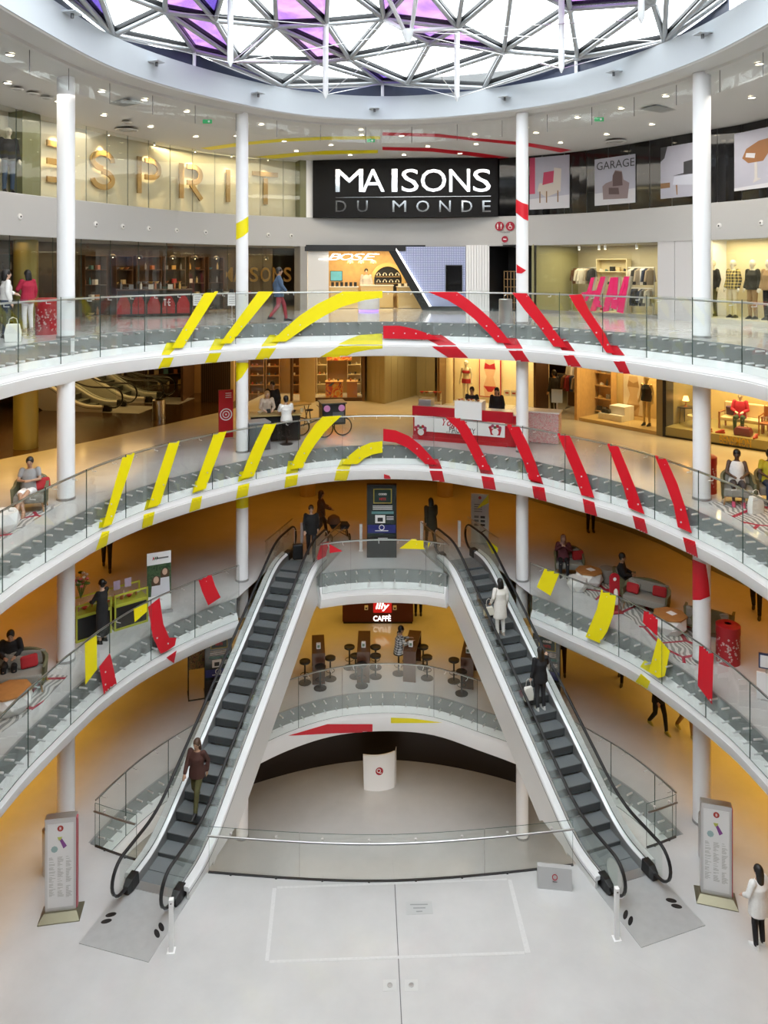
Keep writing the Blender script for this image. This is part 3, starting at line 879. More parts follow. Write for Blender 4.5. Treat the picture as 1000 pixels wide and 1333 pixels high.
PLATEM = mat('floor_plate', (0.50, 0.51, 0.51), 0.4, 0.35, noise=.12, nscale=5)
DECKW = mat('escalator_deck', (0.82, 0.83, 0.84), 0.3, 0.1)
CLAD = mat('escalator_cladding', (0.74, 0.735, 0.72), 0.32, 0.15)
ESCGLASS = glass_mat('escalator_glass', (0.955, 0.978, 0.968), 0.9)
S1 = PLATE + 0.93; S2 = S1 + 4 / tan(radians(30)); T30 = tan(radians(30))
def zn(s, r=0.55):
    """nosing line, floor to floor"""
    def knee(x):  # smooth max(0, x)
        if x < -r: return 0.0
        if x > r: return x
        return (x + r) ** 2 / (4 * r)
    return T30 * (knee(s - S1) - knee(s - S2))
STOP = PLATE + RUN
FEET = {id(EL): ((144.5, 1191.5, .96, -.26, 7.5, 2.7), (138.5, 1200, .96, -.26, 7.5, 2.7), (210, 1207.5, .36, .93, 6, 3.4), (204.3, 1216, .36, .93, 6, 3.4)),
        id(ER): ((874, 1173, .97, .22, 7.5, 2.7), (881, 1180.5, .97, .22, 7.5, 2.7), (814.5, 1191.5, -.25, .97, 6.3, 3), (821, 1199.5, -.25, .97, 6.3, 3))}
def escalator(e, label, inner):
    """inner: sign of local x on the side facing the middle of the hall"""
    root = thing('escalator', label, 'escalator', (e.o.x, e.o.y, 0), -e.ang, 'pair of escalators')
    # floor plates with foot prints
    fp = MB().box(-HALF, HALF, 0, PLATE, 0.001, 0.012).build('floor_plate', PLATEM, root)
    MB().box(-.5, .5, PLATE - .12, PLATE + .1, 0.012, 0.022).build('comb', SATIN, fp)
    for u, v, dx, dy, la, lb in FEET.get(id(e), ()):
        ov = []
        for k in range(16):
            c_, s_ = cos(k * pi / 8) * la, sin(k * pi / 8) * lb
            w = at_z(u + c_ * dx - s_ * dy, v + c_ * dy + s_ * dx, 0).to_2d() - e.o; ov.append((w.dot(e.n), w.dot(e.d)))
        MB().prism(ov, .012, .016).build('footprint_mark', BLACK, fp)
    up = MB().box(-HALF, HALF, STOP - .04, STOP + 1.5, 4.001, 4.012).build('upper_floor_plate', PLATEM, root)
    # steps
    sm = MB().box(-.5, .5, 0, .40, -.02, 0, 0).box(-.5, .5, 0.0, .03, -.2, -.02, 1)
    me = sm.mesh('step', [TREAD, RISER])
    s = PLATE + .03; k = 0
    while s < STOP - .15:
        # each step hangs at the nosing height of its front edge, level
        share('step', me, root, (0, s, zn(s + .2) + 0.018)); s += 0.40; k += 1
    # balustrade profiles
    N = 60; ss = [lerp(PLATE - .05, STOP + .05, i / N) for i in range(N + 1)]
    for sd in (-1, 1):
        X = lambda x: sd * x
        # skirt + inner deck, outer deck
        def ribbon(prof, name, m):
            rings = [[(X(x), s, zn(s) + z) for x, z in prof] for s in ss]
            return MB().loft(rings).build(name, m, root, smooth=True)
        ribbon([(.505, -.25), (.505, .17), (.52, .20), (.53, .17), (.53, -.25)], 'skirt', SATIN)
        ribbon([(.52, .17), (.53, .205), (.605, .255), (.605, .17)], 'inner_deck', DECKW)
        ribbon([(.605, .2), (.605, .262), (.622, .262), (.622, .2)], 'trim_strip', BLACK)
        ribbon([(.622, .18), (.622, .258), (.775, .258), (.80, .23), (.80, .15), (.78, .15)], 'outer_deck', DECKW)
        ribbon([(.79, .152), (.802, .152), (.802, .135), (.79, .135)], 'trim_strip', BLACK)
        # cladding of the truss side
        rings = []
        for s in ss:
            top = zn(s) + .14; d = lerp(.95, .55, min(1, abs(s - (PLATE - .05)) / 1.2) * 0) if False else .92
            bot = max(zn(s) - d, -0.0) if s < PLATE + 2.2 else zn(s) - d
            if s < PLATE + 0.9: bot = 0.0
            rings.append([(X(.745), s, top), (X(.80), s, top), (X(.80), s, bot), (X(.745), s, bot)])
        MB().loft(rings).build('side_cladding', CLAD, root, smooth=True)
        # handrail
        zt = .97; pts = []
        cs = PLATE - .42; r = .40
        pts += [(cs + .55, .17), (cs + .3, .165)] if False else []
        for i in range(0, 13):
            a = -pi / 2 - pi * i / 12
            pts.append((cs + r * cos(a) * 1.0, zt - r + r * sin(a)))
        body = [lerp(PLATE - .3, STOP + .25, i / 56) for i in range(57)]
        pts += [(s, zn(s) + zt) for s in body]
        ce = STOP + .38
        for i in range(0, 13):
            a = pi / 2 - pi * i / 12
            pts.append((ce + r * cos(a), 4 + zt - r + r * sin(a)))
        low = [(PLATE - .12, .20), (cs + .12, .175)]
        pts = low + pts + [(ce - .12, 4.175), (STOP + .1, 4.2)]
        MB().tube([(X(.585), s, z) for s, z in pts], 0.042, 8, flat=.75).build('handrail', RUBBER, root, smooth=True)
        MB().tube([(X(.585), s, z - (.035 if 2 < i < len(pts) - 3 else 0)) for i, (s, z) in enumerate(pts)], 0.018, 6).build('handrail_guide', STEEL, root, smooth=True)
        # glass panels
        pb = [PLATE - .55] + [PLATE - .05 + 1.27 * k for k in range(1, 7)] + [STOP + .55]
        for k in range(len(pb) - 1):
            a, b = pb[k] + .006, pb[k + 1] - .006; m = 8; rings = []
            for i in range(m + 1):
                s = lerp(a, b, i / m); t0 = zn(s) + .22; t1 = zn(s) + zt - .03
                if s < cs:
                    w = sqrt(max(0, (r - .03) ** 2 - (s - cs) ** 2)); t0 = zt - r - w; t1 = zt - r + w
                if s > ce:
                    w = sqrt(max(0, (r - .03) ** 2 - (s - ce) ** 2)); t0 = 4 + zt - r - w; t1 = 4 + zt - r + w
                rings.append([(X(.58), s, t0), (X(.58), s, t1), (X(.592), s, t1), (X(.592), s, t0)])
            MB().loft(rings).build('glass_panel', ESCGLASS, root)
        # handrail inlets
        ib = MB()
        ib.loft([[(X(.585) + dx, s, z) for dx, z in ((-w, .03), (w, .03), (w * .8, h), (-w * .8, h))] for s, w, h in ((PLATE - .34, .075, .20), (PLATE - .2, .11, .27), (PLATE + .04, .11, .28))])
        ib.build('handrail_inlet', BLACK, root, bevel=.01)
        ib = MB().box(X(.585) - .1, X(.585) + .1, STOP - .05, STOP + .25, 4.0, 4.27).build('handrail_inlet', BLACK, root, bevel=.01)
    # underside
    rings = [[(-.76, s, max(zn(s) - .92, 0) if s < PLATE + 2.2 else zn(s) - .92), (.76, s, max(zn(s) - .92, 0) if s < PLATE + 2.2 else zn(s) - .92),
              (.76, s, zn(s) - .3 if s > PLATE + 1 else 0.0005), (-.76, s, zn(s) - .3 if s > PLATE + 1 else 0.0005)] for s in ss[8:]]
    MB().loft(rings).build('truss', CLAD, root, smooth=True)
    return root
ESC_L = escalator(EL, 'left escalator, rising from the bottom left to the first floor landing', 1)
ESC_R = escalator(ER, 'right escalator, rising from the bottom right to the first floor landing', -1)

def side_screen(e, t, label, z=4.0):
    s0 = PLATE + RUN - 1.1; root = thing('glass_screen', label, 'glass screen', ((e.o + e.d * s0 + e.n * t).x, (e.o + e.d * s0 + e.n * t).y, z), -e.ang, 'glass screens beside the escalator tops')
    for k in range(2):
        MB().box(-.008, .008, 1.15 * k + .01, 1.15 * (k + 1) - .01, -.45 if k == 0 else .01, 1.0).build('glass_pane', GLASS, root)
    MB().tube([(0, 0, .98), (0, 2.3, .98)], .02, 8).build('handrail', RAILB, root, smooth=True)
    MB().box(-.02, .02, 0, 2.3, .0, .012).build('base_profile', SATIN, root)
    return root
SCR = {k: side_screen(*a) for k, a in {'li': (EL, .88, 'glass screen beside the left escalator top, landing side'), 'lo': (EL, -.88, 'glass screen beside the left escalator top, outer side'),
       'ri': (ER, -.88, 'glass screen beside the right escalator top, landing side'), 'ro': (ER, .88, 'glass screen beside the right escalator top, outer side')}.items()}
# ================================================================== red and yellow vinyl strips
def bvh_mb(mb):
    return BVHTree.FromPolygons([tuple(p) for p in mb.v], [tuple(f) for f in mb.f])
from mathutils.geometry import delaunay_2d_cdt
def inside(poly, x, y):
    c = False; n = len(poly)
    for i in range(n):
        x0, y0 = poly[i]; x1, y1 = poly[i - 1]
        if (y0 > y) != (y1 > y) and x < (x1 - x0) * (y - y0) / (y1 - y0) + x0: c = not c
    return c
ORIGIN = Vector((0, 0, EYE))
def decal(name, poly, bvh, material, parent, step=3.0, th=0.004, lift=0.006):
    """a vinyl sheet lying on a surface: its outline is found where the sight lines of its corners meet that surface"""
    pts = []
    n = len(poly)
    for i in range(n):
        a = poly[i]; b = poly[(i + 1) % n]; m = max(1, int(hypot(b[0] - a[0], b[1] - a[1]) / step))
        for k in range(m): pts.append((lerp(a[0], b[0], k / m), lerp(a[1], b[1], k / m)))
    nb = len(pts); edges = [(i, (i + 1) % nb) for i in range(nb)]
    xs = [p[0] for p in pts]; ys = [p[1] for p in pts]
    y = min(ys) + step / 2
    while y < max(ys):
        x = min(xs) + step / 2
        while x < max(xs):
            if inside(poly, x, y): pts.append((x, y))
            x += step
        y += step
    v2, _, f2, _, _, _ = delaunay_2d_cdt([Vector(p) for p in pts], edges, [], 1, 1e-5)
    loc = []; nor = []
    for p in v2:
        d = Vector(((p.x - 499) / 1000, 1, -(p.y - 349.7) / 1000)).normalized()
        h = bvh.ray_cast(ORIGIN, d)
        if h[0] is None: loc.append(None); nor.append(None); continue
        nn = h[1] if h[1].dot(d) < 0 else -h[1]
        loc.append(h[0]); nor.append(nn)
    mb = MB(); N = len(v2)
    ok = [i for i in range(N) if loc[i] is not None]
    if len(ok) < 3: print('decal missed', name, poly[0]); return None
    idx = {i: k for k, i in enumerate(ok)}; K = len(ok)
    for i in ok: mb.v.append(loc[i] + nor[i] * (lift + th))
    for i in ok: mb.v.append(loc[i] + nor[i] * lift)
    cnt = {}
    for f in f2:
        f = list(f)
        if any(i not in idx for i in f): continue
        P_ = [loc[i] for i in f]
        if max((P_[0] - P_[1]).length, (P_[1] - P_[2]).length, (P_[2] - P_[0]).length) > 1.6: continue
        mb.f.append([idx[i] for i in f]); mb.m.append(0)
        mb.f.append([idx[i] + K for i in reversed(f)]); mb.m.append(0)
        for i in range(3):
            e = (f[i], f[(i + 1) % 3]); k = (min(e), max(e)); cnt.setdefault(k, []).append(e)
    for k, es in cnt.items():
        if len(es) == 1:
            i, j = idx[es[0][0]], idx[es[0][1]]
            mb.f.append([j, i, i + K, j + K]); mb.m.append(0)
    return mb.build(name, material, parent, world=True)
def child_bvh(roots, prefix):
    vs = []; fs = []
    for r in roots:
        for ch in r.children:
            if ch.name.startswith(prefix):
                o = len(vs); vs += [tuple(v.co) for v in ch.data.vertices]
                fs += [tuple(i + o for i in p.vertices) for p in ch.data.polygons]
    return BVHTree.FromPolygons(vs, fs)
def edges(A, B):
    """left edge top to bottom, right edge top to bottom -> outline"""
    return A + list(reversed(B))
g3 = child_bvh([BAL[3]], 'glass_pane'); f3 = child_bvh([fascia[3]], ('fascia', 'edge_plate'))
g2 = child_bvh([BAL[2]], 'glass_pane'); f2_ = child_bvh([fascia[2]], ('fascia', 'edge_plate'))
g1 = child_bvh([BAL['1l'], BAL['1c'], BAL['1r']], 'glass_pane'); f1 = child_bvh([fascia[1]], ('fascia', 'edge_plate'))
f0 = child_bvh([fascia[0]], ('fascia', 'edge_plate'))
G3Y = [edges([(267, 379.5), (222, 455)], [(284, 379.5), (236.5, 455)]),
       edges([(336.5, 379.5), (284, 450)], [(356, 379.5), (299, 449)]),
       [(498, 379), (446, 379.5), (435, 385), (412.5, 396), (390, 411), (372.5, 426), (353, 445), (372.5, 444.5), (400, 425), (422.5, 411), (445, 399.5), (475, 390.5), (498, 387.5)]]
G3R = [[(499, 424), (520, 424), (537, 427.5), (560, 435), (575, 442), (552, 442), (499, 440.5)],
       [(557.5, 380), (595, 380), (610, 390), (625, 402.5), (640, 416), (652.5, 430), (666, 447), (647.5, 446), (635, 432.5), (617.5, 415), (600, 401), (582.5, 390.5)],
       [(667, 381), (686, 382), (707.5, 410), (722.5, 430), (739, 452.5), (721, 451), (700, 422.5), (682.5, 402.5)],
       [(741, 384), (757.5, 383), (767.5, 404), (787.5, 434), (801, 462), (790, 459), (767.5, 425), (750, 400)]]
F3Y = [[(217, 446), (230, 446), (226, 456), (220, 462), (210, 462)], [(212.5, 466), (226, 465), (217, 485), (202.5, 486)],
       [(280, 441), (297, 441), (287.5, 455), (272, 456)], [(272.5, 460), (288, 459), (279, 476), (264, 477.5)],
       [(351, 436), (370, 436), (359, 450), (340, 451)], [(340.5, 454), (359.5, 453), (347.5, 470), (330, 470.5)],
       [(498, 434), (470, 436), (455, 441), (440, 448.5), (498, 448.5)],
       [(442, 450), (498, 450), (498, 453.5), (480, 455), (460, 459), (447, 465), (415, 465.5)]]
F3R = [[(545, 436), (575, 436), (594.5, 449.5), (571, 449.5)], [(562, 451), (594.5, 451), (612, 467.5), (586, 466.5)],
       [(650, 440), (672.5, 440), (681, 454), (660, 453.5)], [(662, 456), (680.5, 457), (692, 474), (674, 472.5)],
       [(722, 442), (737, 441), (749, 457.5), (732, 456)], [(734, 462.5), (747.5, 463), (760, 481), (742, 479.5)],
       [(788, 449), (804, 450), (814, 463), (798, 462)], [(799, 470), (814, 471), (823, 491), (810, 489)]]
for poly in G3Y: decal('vinyl_strip', poly, g3, YEL, BAL[3])
for poly in G3R: decal('vinyl_strip', poly, g3, RED, BAL[3])
for poly in F3Y: decal('vinyl_patch', poly, f3, YEL, fascia[3], 1.7, .004, .010)
for poly in F3R: decal('vinyl_patch', poly, f3, RED, fascia[3], 1.7, .004, .010)
G2Y = [edges([(160, 592.5), (133, 687)], [(176, 587.5), (145, 682.5)]),
       edges([(220, 575), (192, 661)], [(234.5, 572), (207.5, 658)]),
       edges([(280, 560), (251, 641)], [(296, 558), (267.5, 636)]),
       edges([(344.5, 550.5), (327, 587), (313, 623)], [(361.5, 547.5), (344, 585), (330, 620)]),
       [(420, 542.5), (445, 541), (435, 550), (422.5, 562.5), (410, 579), (400, 595), (394, 609), (377, 611), (385, 592.5), (397.5, 570), (410, 552.5)],
       [(498, 574), (482.5, 576), (467.5, 582.5), (455, 592.5), (445, 604), (465.5, 604), (475, 596), (485, 591.5), (498, 589)]]
G2R = [[(499, 558), (515, 560), (532.5, 567.5), (547.5, 579), (560, 592.5), (570, 605), (554, 604), (542.5, 592.5), (530, 582.5), (515, 576), (499, 574)],
       [(580, 543), (603, 544.5), (612.5, 560), (622.5, 577.5), (632.5, 597.5), (639, 613), (625, 611), (617.5, 597.5), (607.5, 577.5), (595, 557.5)],
       [(659, 551), (675, 553), (687.5, 577.5), (697.5, 602.5), (706, 628), (689, 624), (682.5, 602.5), (672.5, 580)],
       [(725, 562.5), (741, 565), (750, 585), (765, 620), (774, 648), (757.5, 644.5), (746, 612)],
       [(790, 576), (804.5, 579), (817.5, 610), (827.5, 635), (839.5, 669.5), (819, 661), (812.5, 635), (804, 612.5)],
       [(853, 593), (867.5, 597), (882.5, 630), (892.5, 660), (901, 694), (883, 686), (877.5, 657.5), (867.5, 630)]]
F2Y = [[(130, 675), (143, 672), (141, 684), (128, 688)], [(132.5, 692.5), (142, 691), (137.5, 714), (123, 719.5)],
       [(191, 651), (205, 648), (201, 660), (187, 664.5)], [(187, 670), (201, 666), (197.5, 685), (184, 691)],
       [(254, 626), (268, 624), (264, 638), (250, 642.5)], [(250, 649), (263, 645.5), (260, 662), (246, 666.5)],
       [(312, 614), (328, 611), (324.5, 622.5), (309.5, 627.5)], [(310, 632.5), (324.5, 629), (322, 645), (307, 649)],
       [(375, 600), (391, 599), (387.5, 615), (372, 617.5)], [(372, 620.5), (388, 617.5), (386, 631), (370, 635)],
       [(445, 597), (460, 597), (455, 611), (438, 611)], [(438, 612.5), (455, 612.5), (451, 626), (434.5, 627.5)]]
F2R = [[(555, 597), (570.5, 597.5), (576, 610.5), (559.5, 610)], [(559.5, 612.5), (576, 613), (579.5, 628), (564, 627.5)],
       [(622, 603), (637, 605), (643, 618), (626, 616)], [(627, 619.5), (643, 622), (646, 637.5), (630, 635.5)],
       [(687, 617), (704, 620), (708, 631), (692, 627)], [(693, 632.5), (709, 635), (712, 652.5), (696, 649)],
       [(759, 649), (774, 654), (778, 672), (762, 667)], [(824, 671), (839.5, 676), (844.5, 697.5), (829, 691)],
       [(889.5, 699), (905.5, 705), (909.5, 727.5), (895, 721)], [(500, 617), (507, 619), (511, 626), (500, 626)]]
for poly in G2Y: decal('vinyl_strip', poly, g2, YEL, BAL[2])
for poly in G2R: decal('vinyl_strip', poly, g2, RED, BAL[2])
for poly in F2Y: decal('vinyl_patch', poly, f2_, YEL, fascia[2], 1.7, .004, .010)
for poly in F2R: decal('vinyl_patch', poly, f2_, RED, fascia[2], 1.7, .004, .010)
for poly, m, b in (([(110, 837.5), (125.5, 827), (126, 871), (111, 891)], YEL, '1l'),
                   ([(143, 850), (152, 891), (135, 904), (129, 867.5)], RED, '1l'),
                   ([(191, 785), (191, 796), (175, 810), (174, 793)], YEL, '1l'),
                   ([(192.5, 790), (207.5, 778), (212.5, 812.5), (220, 830), (229.5, 830), (227.5, 840), (216, 848), (209, 851), (199, 830)], RED, '1l'),
                   ([(257.5, 752.5), (274, 744.5), (280, 763), (287, 777.5), (271, 788), (263, 770)], RED, '1l'),
                   ([(328, 726), (345, 716), (354, 723), (340.5, 745.5)], RED, '1l'),
                   ([(536, 702), (561, 703), (557, 715), (520, 714)], YEL, '1c'),
                   ([(429, 708), (446, 717.5), (429, 720)], RED, '1c'),
                   ([(711, 736), (729.5, 744), (717, 775.5), (699, 764)], YEL, '1r'),
                   ([(784, 764), (803, 773), (799, 800), (791, 822), (781, 837), (762.5, 829), (777.5, 792.5)], YEL, '1r'),
                   ([(839, 792), (857, 803), (856, 828), (837.5, 810.5)], RED, '1r'),
                   ([(857, 830), (872.5, 847.5), (866, 880), (857.5, 882.5), (845, 874.5)], YEL, '1r'),
                   ([(911, 837), (929.5, 849), (927.5, 917), (909, 892.5)], RED, '1r')):
    decal('vinyl_patch', poly, g1, m, BAL[b])
for poly, m in (([(216, 856), (229.5, 847), (226, 863)], RED), ([(840, 859), (848, 864), (845, 875), (834, 868)], YEL),
                ([(835, 877), (847, 887), (842.5, 898), (826, 889.5)], YEL)):
    decal('vinyl_patch', poly, f1, m, fascia[1], 1.7, .004, .010)
for poly, m in (([(375, 957.5), (426, 942.5), (485, 942.5), (485, 952.5), (432, 954.3)], RED), ([(509, 934), (537, 935), (576, 940.5), (509, 941)], YEL)):
    decal('vinyl_patch', poly, f0, m, fascia[0], 1.7, .004, .010)
for k, poly, m in (('li', [(418, 707), (428, 705), (424, 724), (411, 731)], RED), ('ro', [(632, 700.5), (654.5, 717.5), (641, 721)], YEL)):
    vs = []; fs = []; W_ = wmat(SCR[k])
    for ch in SCR[k].children:
        if ch.name.startswith('glass_pane'):
            o_ = len(vs); vs += [tuple(W_ @ v.co) for v in ch.data.vertices]; fs += [tuple(i + o_ for i in p.vertices) for p in ch.data.polygons]
    decal('vinyl_patch', poly, BVHTree.FromPolygons(vs, fs), m, SCR[k])
# columns
def col_bvh(i):
    x, y, r = COLPOS[i]; mb = MB(); mb.lathe([(r, -4), (r, 18.5)], 32, M=TR(x, y)); return bvh_mb(mb)
for i, poly, m in ((2, [(300, 294), (308, 291), (316, 286.5), (324, 281), (330, 278), (330, 297), (324, 301), (316, 308), (308, 312), (300, 315)], YEL),
                   (2, [(300, 472), (330, 472), (326, 473), (322, 480), (315, 491), (306, 499), (300, 501)], YEL),
                   (2, [(300, 646), (330, 646), (330, 659), (315, 662), (300, 661)], YEL),
                   (3, [(670, 258), (680, 264), (695, 269), (695, 291), (682, 285), (670, 275)], RED),
                   (3, [(668, 338), (674, 345), (685, 352), (679, 356), (668, 355)], RED),
                   (1, [(900, 727), (919, 735), (922, 755), (924, 776), (912, 781), (900, 781)], RED)):
    decal('vinyl_patch', poly, col_bvh(i), m, columns[i], 1.4)
# ceiling stripes
ceil_me = bpy.data.objects['ceiling_upper'].data
cb = BVHTree.FromPolygons([tuple(v.co) for v in ceil_me.vertices], [tuple(p.vertices) for p in ceil_me.polygons])
CEILO = bpy.data.objects['ceiling_upper']
for poly, m in (([(261, 192.5), (307, 186), (370, 180), (430, 177.5), (495, 177), (495, 181), (430, 181.5), (370, 184), (325, 188), (274, 195)], YEL),
                ([(332, 204), (370, 200), (425, 196), (492, 195), (492, 199), (400, 201.5), (356, 206.5)], YEL),
                ([(498, 172), (570, 174), (612, 179), (670, 184), (687, 185.5), (744, 195), (730, 198), (689, 190.5), (670, 188), (610, 182), (570, 178), (498, 176)], RED),
                ([(498, 191), (562, 192.5), (625, 199), (670, 206), (657, 208.5), (612, 202.5), (562, 197), (498, 195)], RED),
                ([(498, 208), (537, 208.5), (567, 211.5), (498, 211.5)], RED)):
    decal('vinyl_stripe', poly, cb, m, CEILO, 3.5)
# ================================================================== people
SKINL = mat('skin_light', (0.62, 0.40, 0.29), 0.55)
SKINM = mat('skin_tan', (0.42, 0.25, 0.16), 0.55)
SKIND = mat('skin_dark', (0.10, 0.055, 0.035), 0.5)
HAIRK = mat('hair_black', (0.012, 0.010, 0.009), 0.45)
HAIRB = mat('hair_brown', (0.07, 0.035, 0.018), 0.5)
HAIRBL = mat('hair_blonde', (0.45, 0.28, 0.12), 0.5)
def cloth(name, c, **k): return mat('cloth_' + name, c, 0.8, noise=.12, nscale=25, **k)
STANDP = dict(hip=(0, 0, .95), chest=(0, .0, 1.27), neck=(0, .0, 1.44), head=(0, .015, 1.585), sh=.175,
              elbL=(-.235, -.03, 1.13), wrL=(-.25, .05, .90), elbR=(.235, -.03, 1.13), wrR=(.25, .05, .90),
              kneeL=(-.095, .015, .50), ankL=(-.10, -.02, .085), kneeR=(.095, .015, .50), ankR=(.10, -.02, .085))
def pose(**k):
    d = dict(STANDP); d.update(k); return d
WALKP = pose(kneeL=(-.09, .17, .52), ankL=(-.09, .24, .09), kneeR=(.09, -.02, .50), ankR=(.09, -.28, .15),
             elbL=(-.22, -.14, 1.15), wrL=(-.22, -.10, .92), elbR=(.22, .08, 1.14), wrR=(.21, .22, .96))
SITP = pose(hip=(0, 0, .50), chest=(0, -.06, .82), neck=(0, -.06, .99), head=(0, -.03, 1.13),
            elbL=(-.24, .03, .70), wrL=(-.12, .22, .66), elbR=(.24, .03, .70), wrR=(.12, .22, .66),
            kneeL=(-.11, .42, .50), ankL=(-.11, .40, .085), kneeR=(.11, .42, .50), ankR=(.11, .40, .085))
def chain(mb, pts, rad, seg=10, sub=3):
    P_ = []; R_ = []
    for i in range(len(pts) - 1):
        for k in range(sub):
            t = k / sub; P_.append(Vector(pts[i]).lerp(Vector(pts[i + 1]), t)); R_.append(lerp(rad[i], rad[i + 1], t))
    P_.append(Vector(pts[-1])); R_.append(rad[-1])
    mb.tube(P_, R_, seg)
    mb.sphere(P_[0], R_[0], 10, 6); mb.sphere(P_[-1], R_[-1], 10, 6)
def ell_loft(mb, rows, seg=16):
    """rows: (centre, half width x, half depth y)"""
    rings = []
    for c, a, b in rows:
        rings.append([(c[0] + a * cos(2 * pi * j / seg), c[1] + b * sin(2 * pi * j / seg), c[2]) for j in range(seg)])
    mb.loft(rings)
def remesh(o, vox, it=3):
    m = o.modifiers.new('skin', 'REMESH'); m.mode = 'VOXEL'; m.voxel_size = vox; m.use_smooth_shade = True
    s = o.modifiers.new('relax', 'SMOOTH'); s.factor = .5; s.iterations = it
    return o
def person(label, loc, rz, H=1.70, P=STANDP, skin=SKINL, hair=(HAIRK, 'short'), top=None, bottom=None, shoe=BLACK, fine=.016, group=None):
    """top = (material, sleeve fraction, hem below hip, girth), bottom = (material, kind, leg end fraction)"""
    k = H / 1.70
    root = thing('person', label, 'person', loc, rz, group); root.scale = (k, k, k)
    V = {n: Vector(v) if isinstance(v, tuple) else v for n, v in P.items()}
    up = (V['neck'] - V['hip']).normalized()
    shc = V['neck'] - up * .045; sh = V['sh']
    sL = shc + Vector((-sh, 0, 0)); sR = shc + Vector((sh, 0, 0)); hL = V['hip'] + Vector((-.09, 0, -.05)); hR = V['hip'] + Vector((.09, 0, -.05))
    b = MB()
    # torso, neck, head
    tor = [(V['hip'] - up * .10, .13, .10), (V['hip'], .165, .118), (V['hip'].lerp(V['chest'], .45), .132, .098), (V['chest'], .158, .112), (shc - up * .04, .165, .09), (shc + up * .03, .08, .06), (V['neck'], .055, .055)]
    ell_loft(b, tor)
    chain(b, [V['neck'] - up * .03, V['head'] - Vector((0, .01, .05))], [.056, .05])
    hd = V['head']
    b.sphere(hd + Vector((0, 0, .018)), .098, 14, 10, sc=(.80, .97, 1.08))
    b.sphere(hd + Vector((0, .02, -.055)), .062, 12, 8, sc=(.85, 1.05, 1.0))
    b.sphere(hd + Vector((0, .098, -.012)), .018, 8, 6, sc=(.8, 1.1, 1.5))
    for s in (-1, 1): b.sphere(hd + Vector((s * .079, -.005, -.005)), .022, 8, 6, sc=(.5, .8, 1.3))
    # limbs
    for s_, e_, w_ in ((sL, V['elbL'], V['wrL']), (sR, V['elbR'], V['wrR'])):
        chain(b, [s_, e_, w_], [.050, .040, .028])
        d = (w_ - e_).normalized(); sd = d.cross(Vector((0, 0, 1)))
        if sd.length < .2: sd = Vector((0, 1, 0)) if abs(d.y) < .8 else Vector((1, 0, 0))
        sd = (sd - d * sd.dot(d)).normalized(); nn = d.cross(sd)
        chain(b, [w_, w_ + d * .075], [.03, .036], 8, 2)
        for i, (o_, L_) in enumerate(((-.03, .065), (-.01, .078), (.01, .074), (.028, .058))):
            q = w_ + d * .085 + sd * o_
            chain(b, [q, q + d * L_ * .55 + nn * .004, q + d * L_ * .95 + nn * .018], [.0115, .0105, .009], 6, 1)
        q = w_ + d * .035 - sd * .034
        chain(b, [q, q + d * .035 - sd * .022, q + d * .065 - sd * .026], [.013, .012, .010], 6, 1)
    for h_, k_, a_ in ((hL, V['kneeL'], V['ankL']), (hR, V['kneeR'], V['ankR'])):
        chain(b, [h_, k_, k_.lerp(a_, .35), a_], [.082, .055, .055, .036])
        f = Vector((0, 1, 0)); chain(b, [a_ + Vector((0, -.02, -.045)), a_ + Vector((0, .13, -.055))], [.032, .028], 8, 2)
    remesh(b.build('body', skin, root, smooth=True), fine)
    # eyes and mouth
    ey = MB()
    for s in (-1, 1): ey.sphere(hd + Vector((s * .032, .086, .012)), .010, 8, 6, sc=(1.3, .6, .7))
    ey.build('eyes', HAIRK, root, smooth=True)
    MB().sphere(hd + Vector((0, .083, -.058)), .016, 8, 5, sc=(1.5, .5, .4)).build('mouth', mat('lips', (.35, .10, .09), .5), root, smooth=True)
    # hair
    hm, hs = hair
    hb = MB(); hb.sphere(hd + Vector((0, -.014, .035)), .108, 14, 10, sc=(.84, .98, 1.02))
    cutz = {'short': 0.0}.get(hs, 0)
    if hs == 'short': hb.sphere(hd + Vector((0, -.045, -.015)), .08, 12, 8, sc=(.95, .75, 1.0))
    if hs in ('bob', 'long'):
        n = .16 if hs == 'bob' else .34
        ell_loft(hb, [(hd + Vector((0, -.035, .05)), .088, .075), (hd + Vector((0, -.05, -.04)), .098, .07), (hd + Vector((0, -.07, -n)), .095 if hs == 'bob' else .085, .045)])
    if hs == 'bun':
        hb.sphere(hd + Vector((0, -.12, .05)), .05, 10, 8); hb.sphere(hd + Vector((0, -.045, -.01)), .08, 12, 8, sc=(.95, .75, 1.0))
    if hs == 'scarf':
        hb.sphere(hd + Vector((0, -.01, -.02)), .115, 12, 8, sc=(.9, .93, 1.15)); ell_loft(hb, [(hd + Vector((0, -.01, -.08)), .08, .085), (hd + Vector((0, 0, -.18)), .13, .11)])
    ho = hb.build('headscarf' if hs == 'scarf' else 'hair', hm, root, smooth=True); remesh(ho, .014, 2)
    if hs == 'scarf':
        MB().sphere(hd + Vector((0, .085, -.01)), .062, 12, 8, sc=(.9, .35, 1.15)).build('face', skin, root, smooth=True)
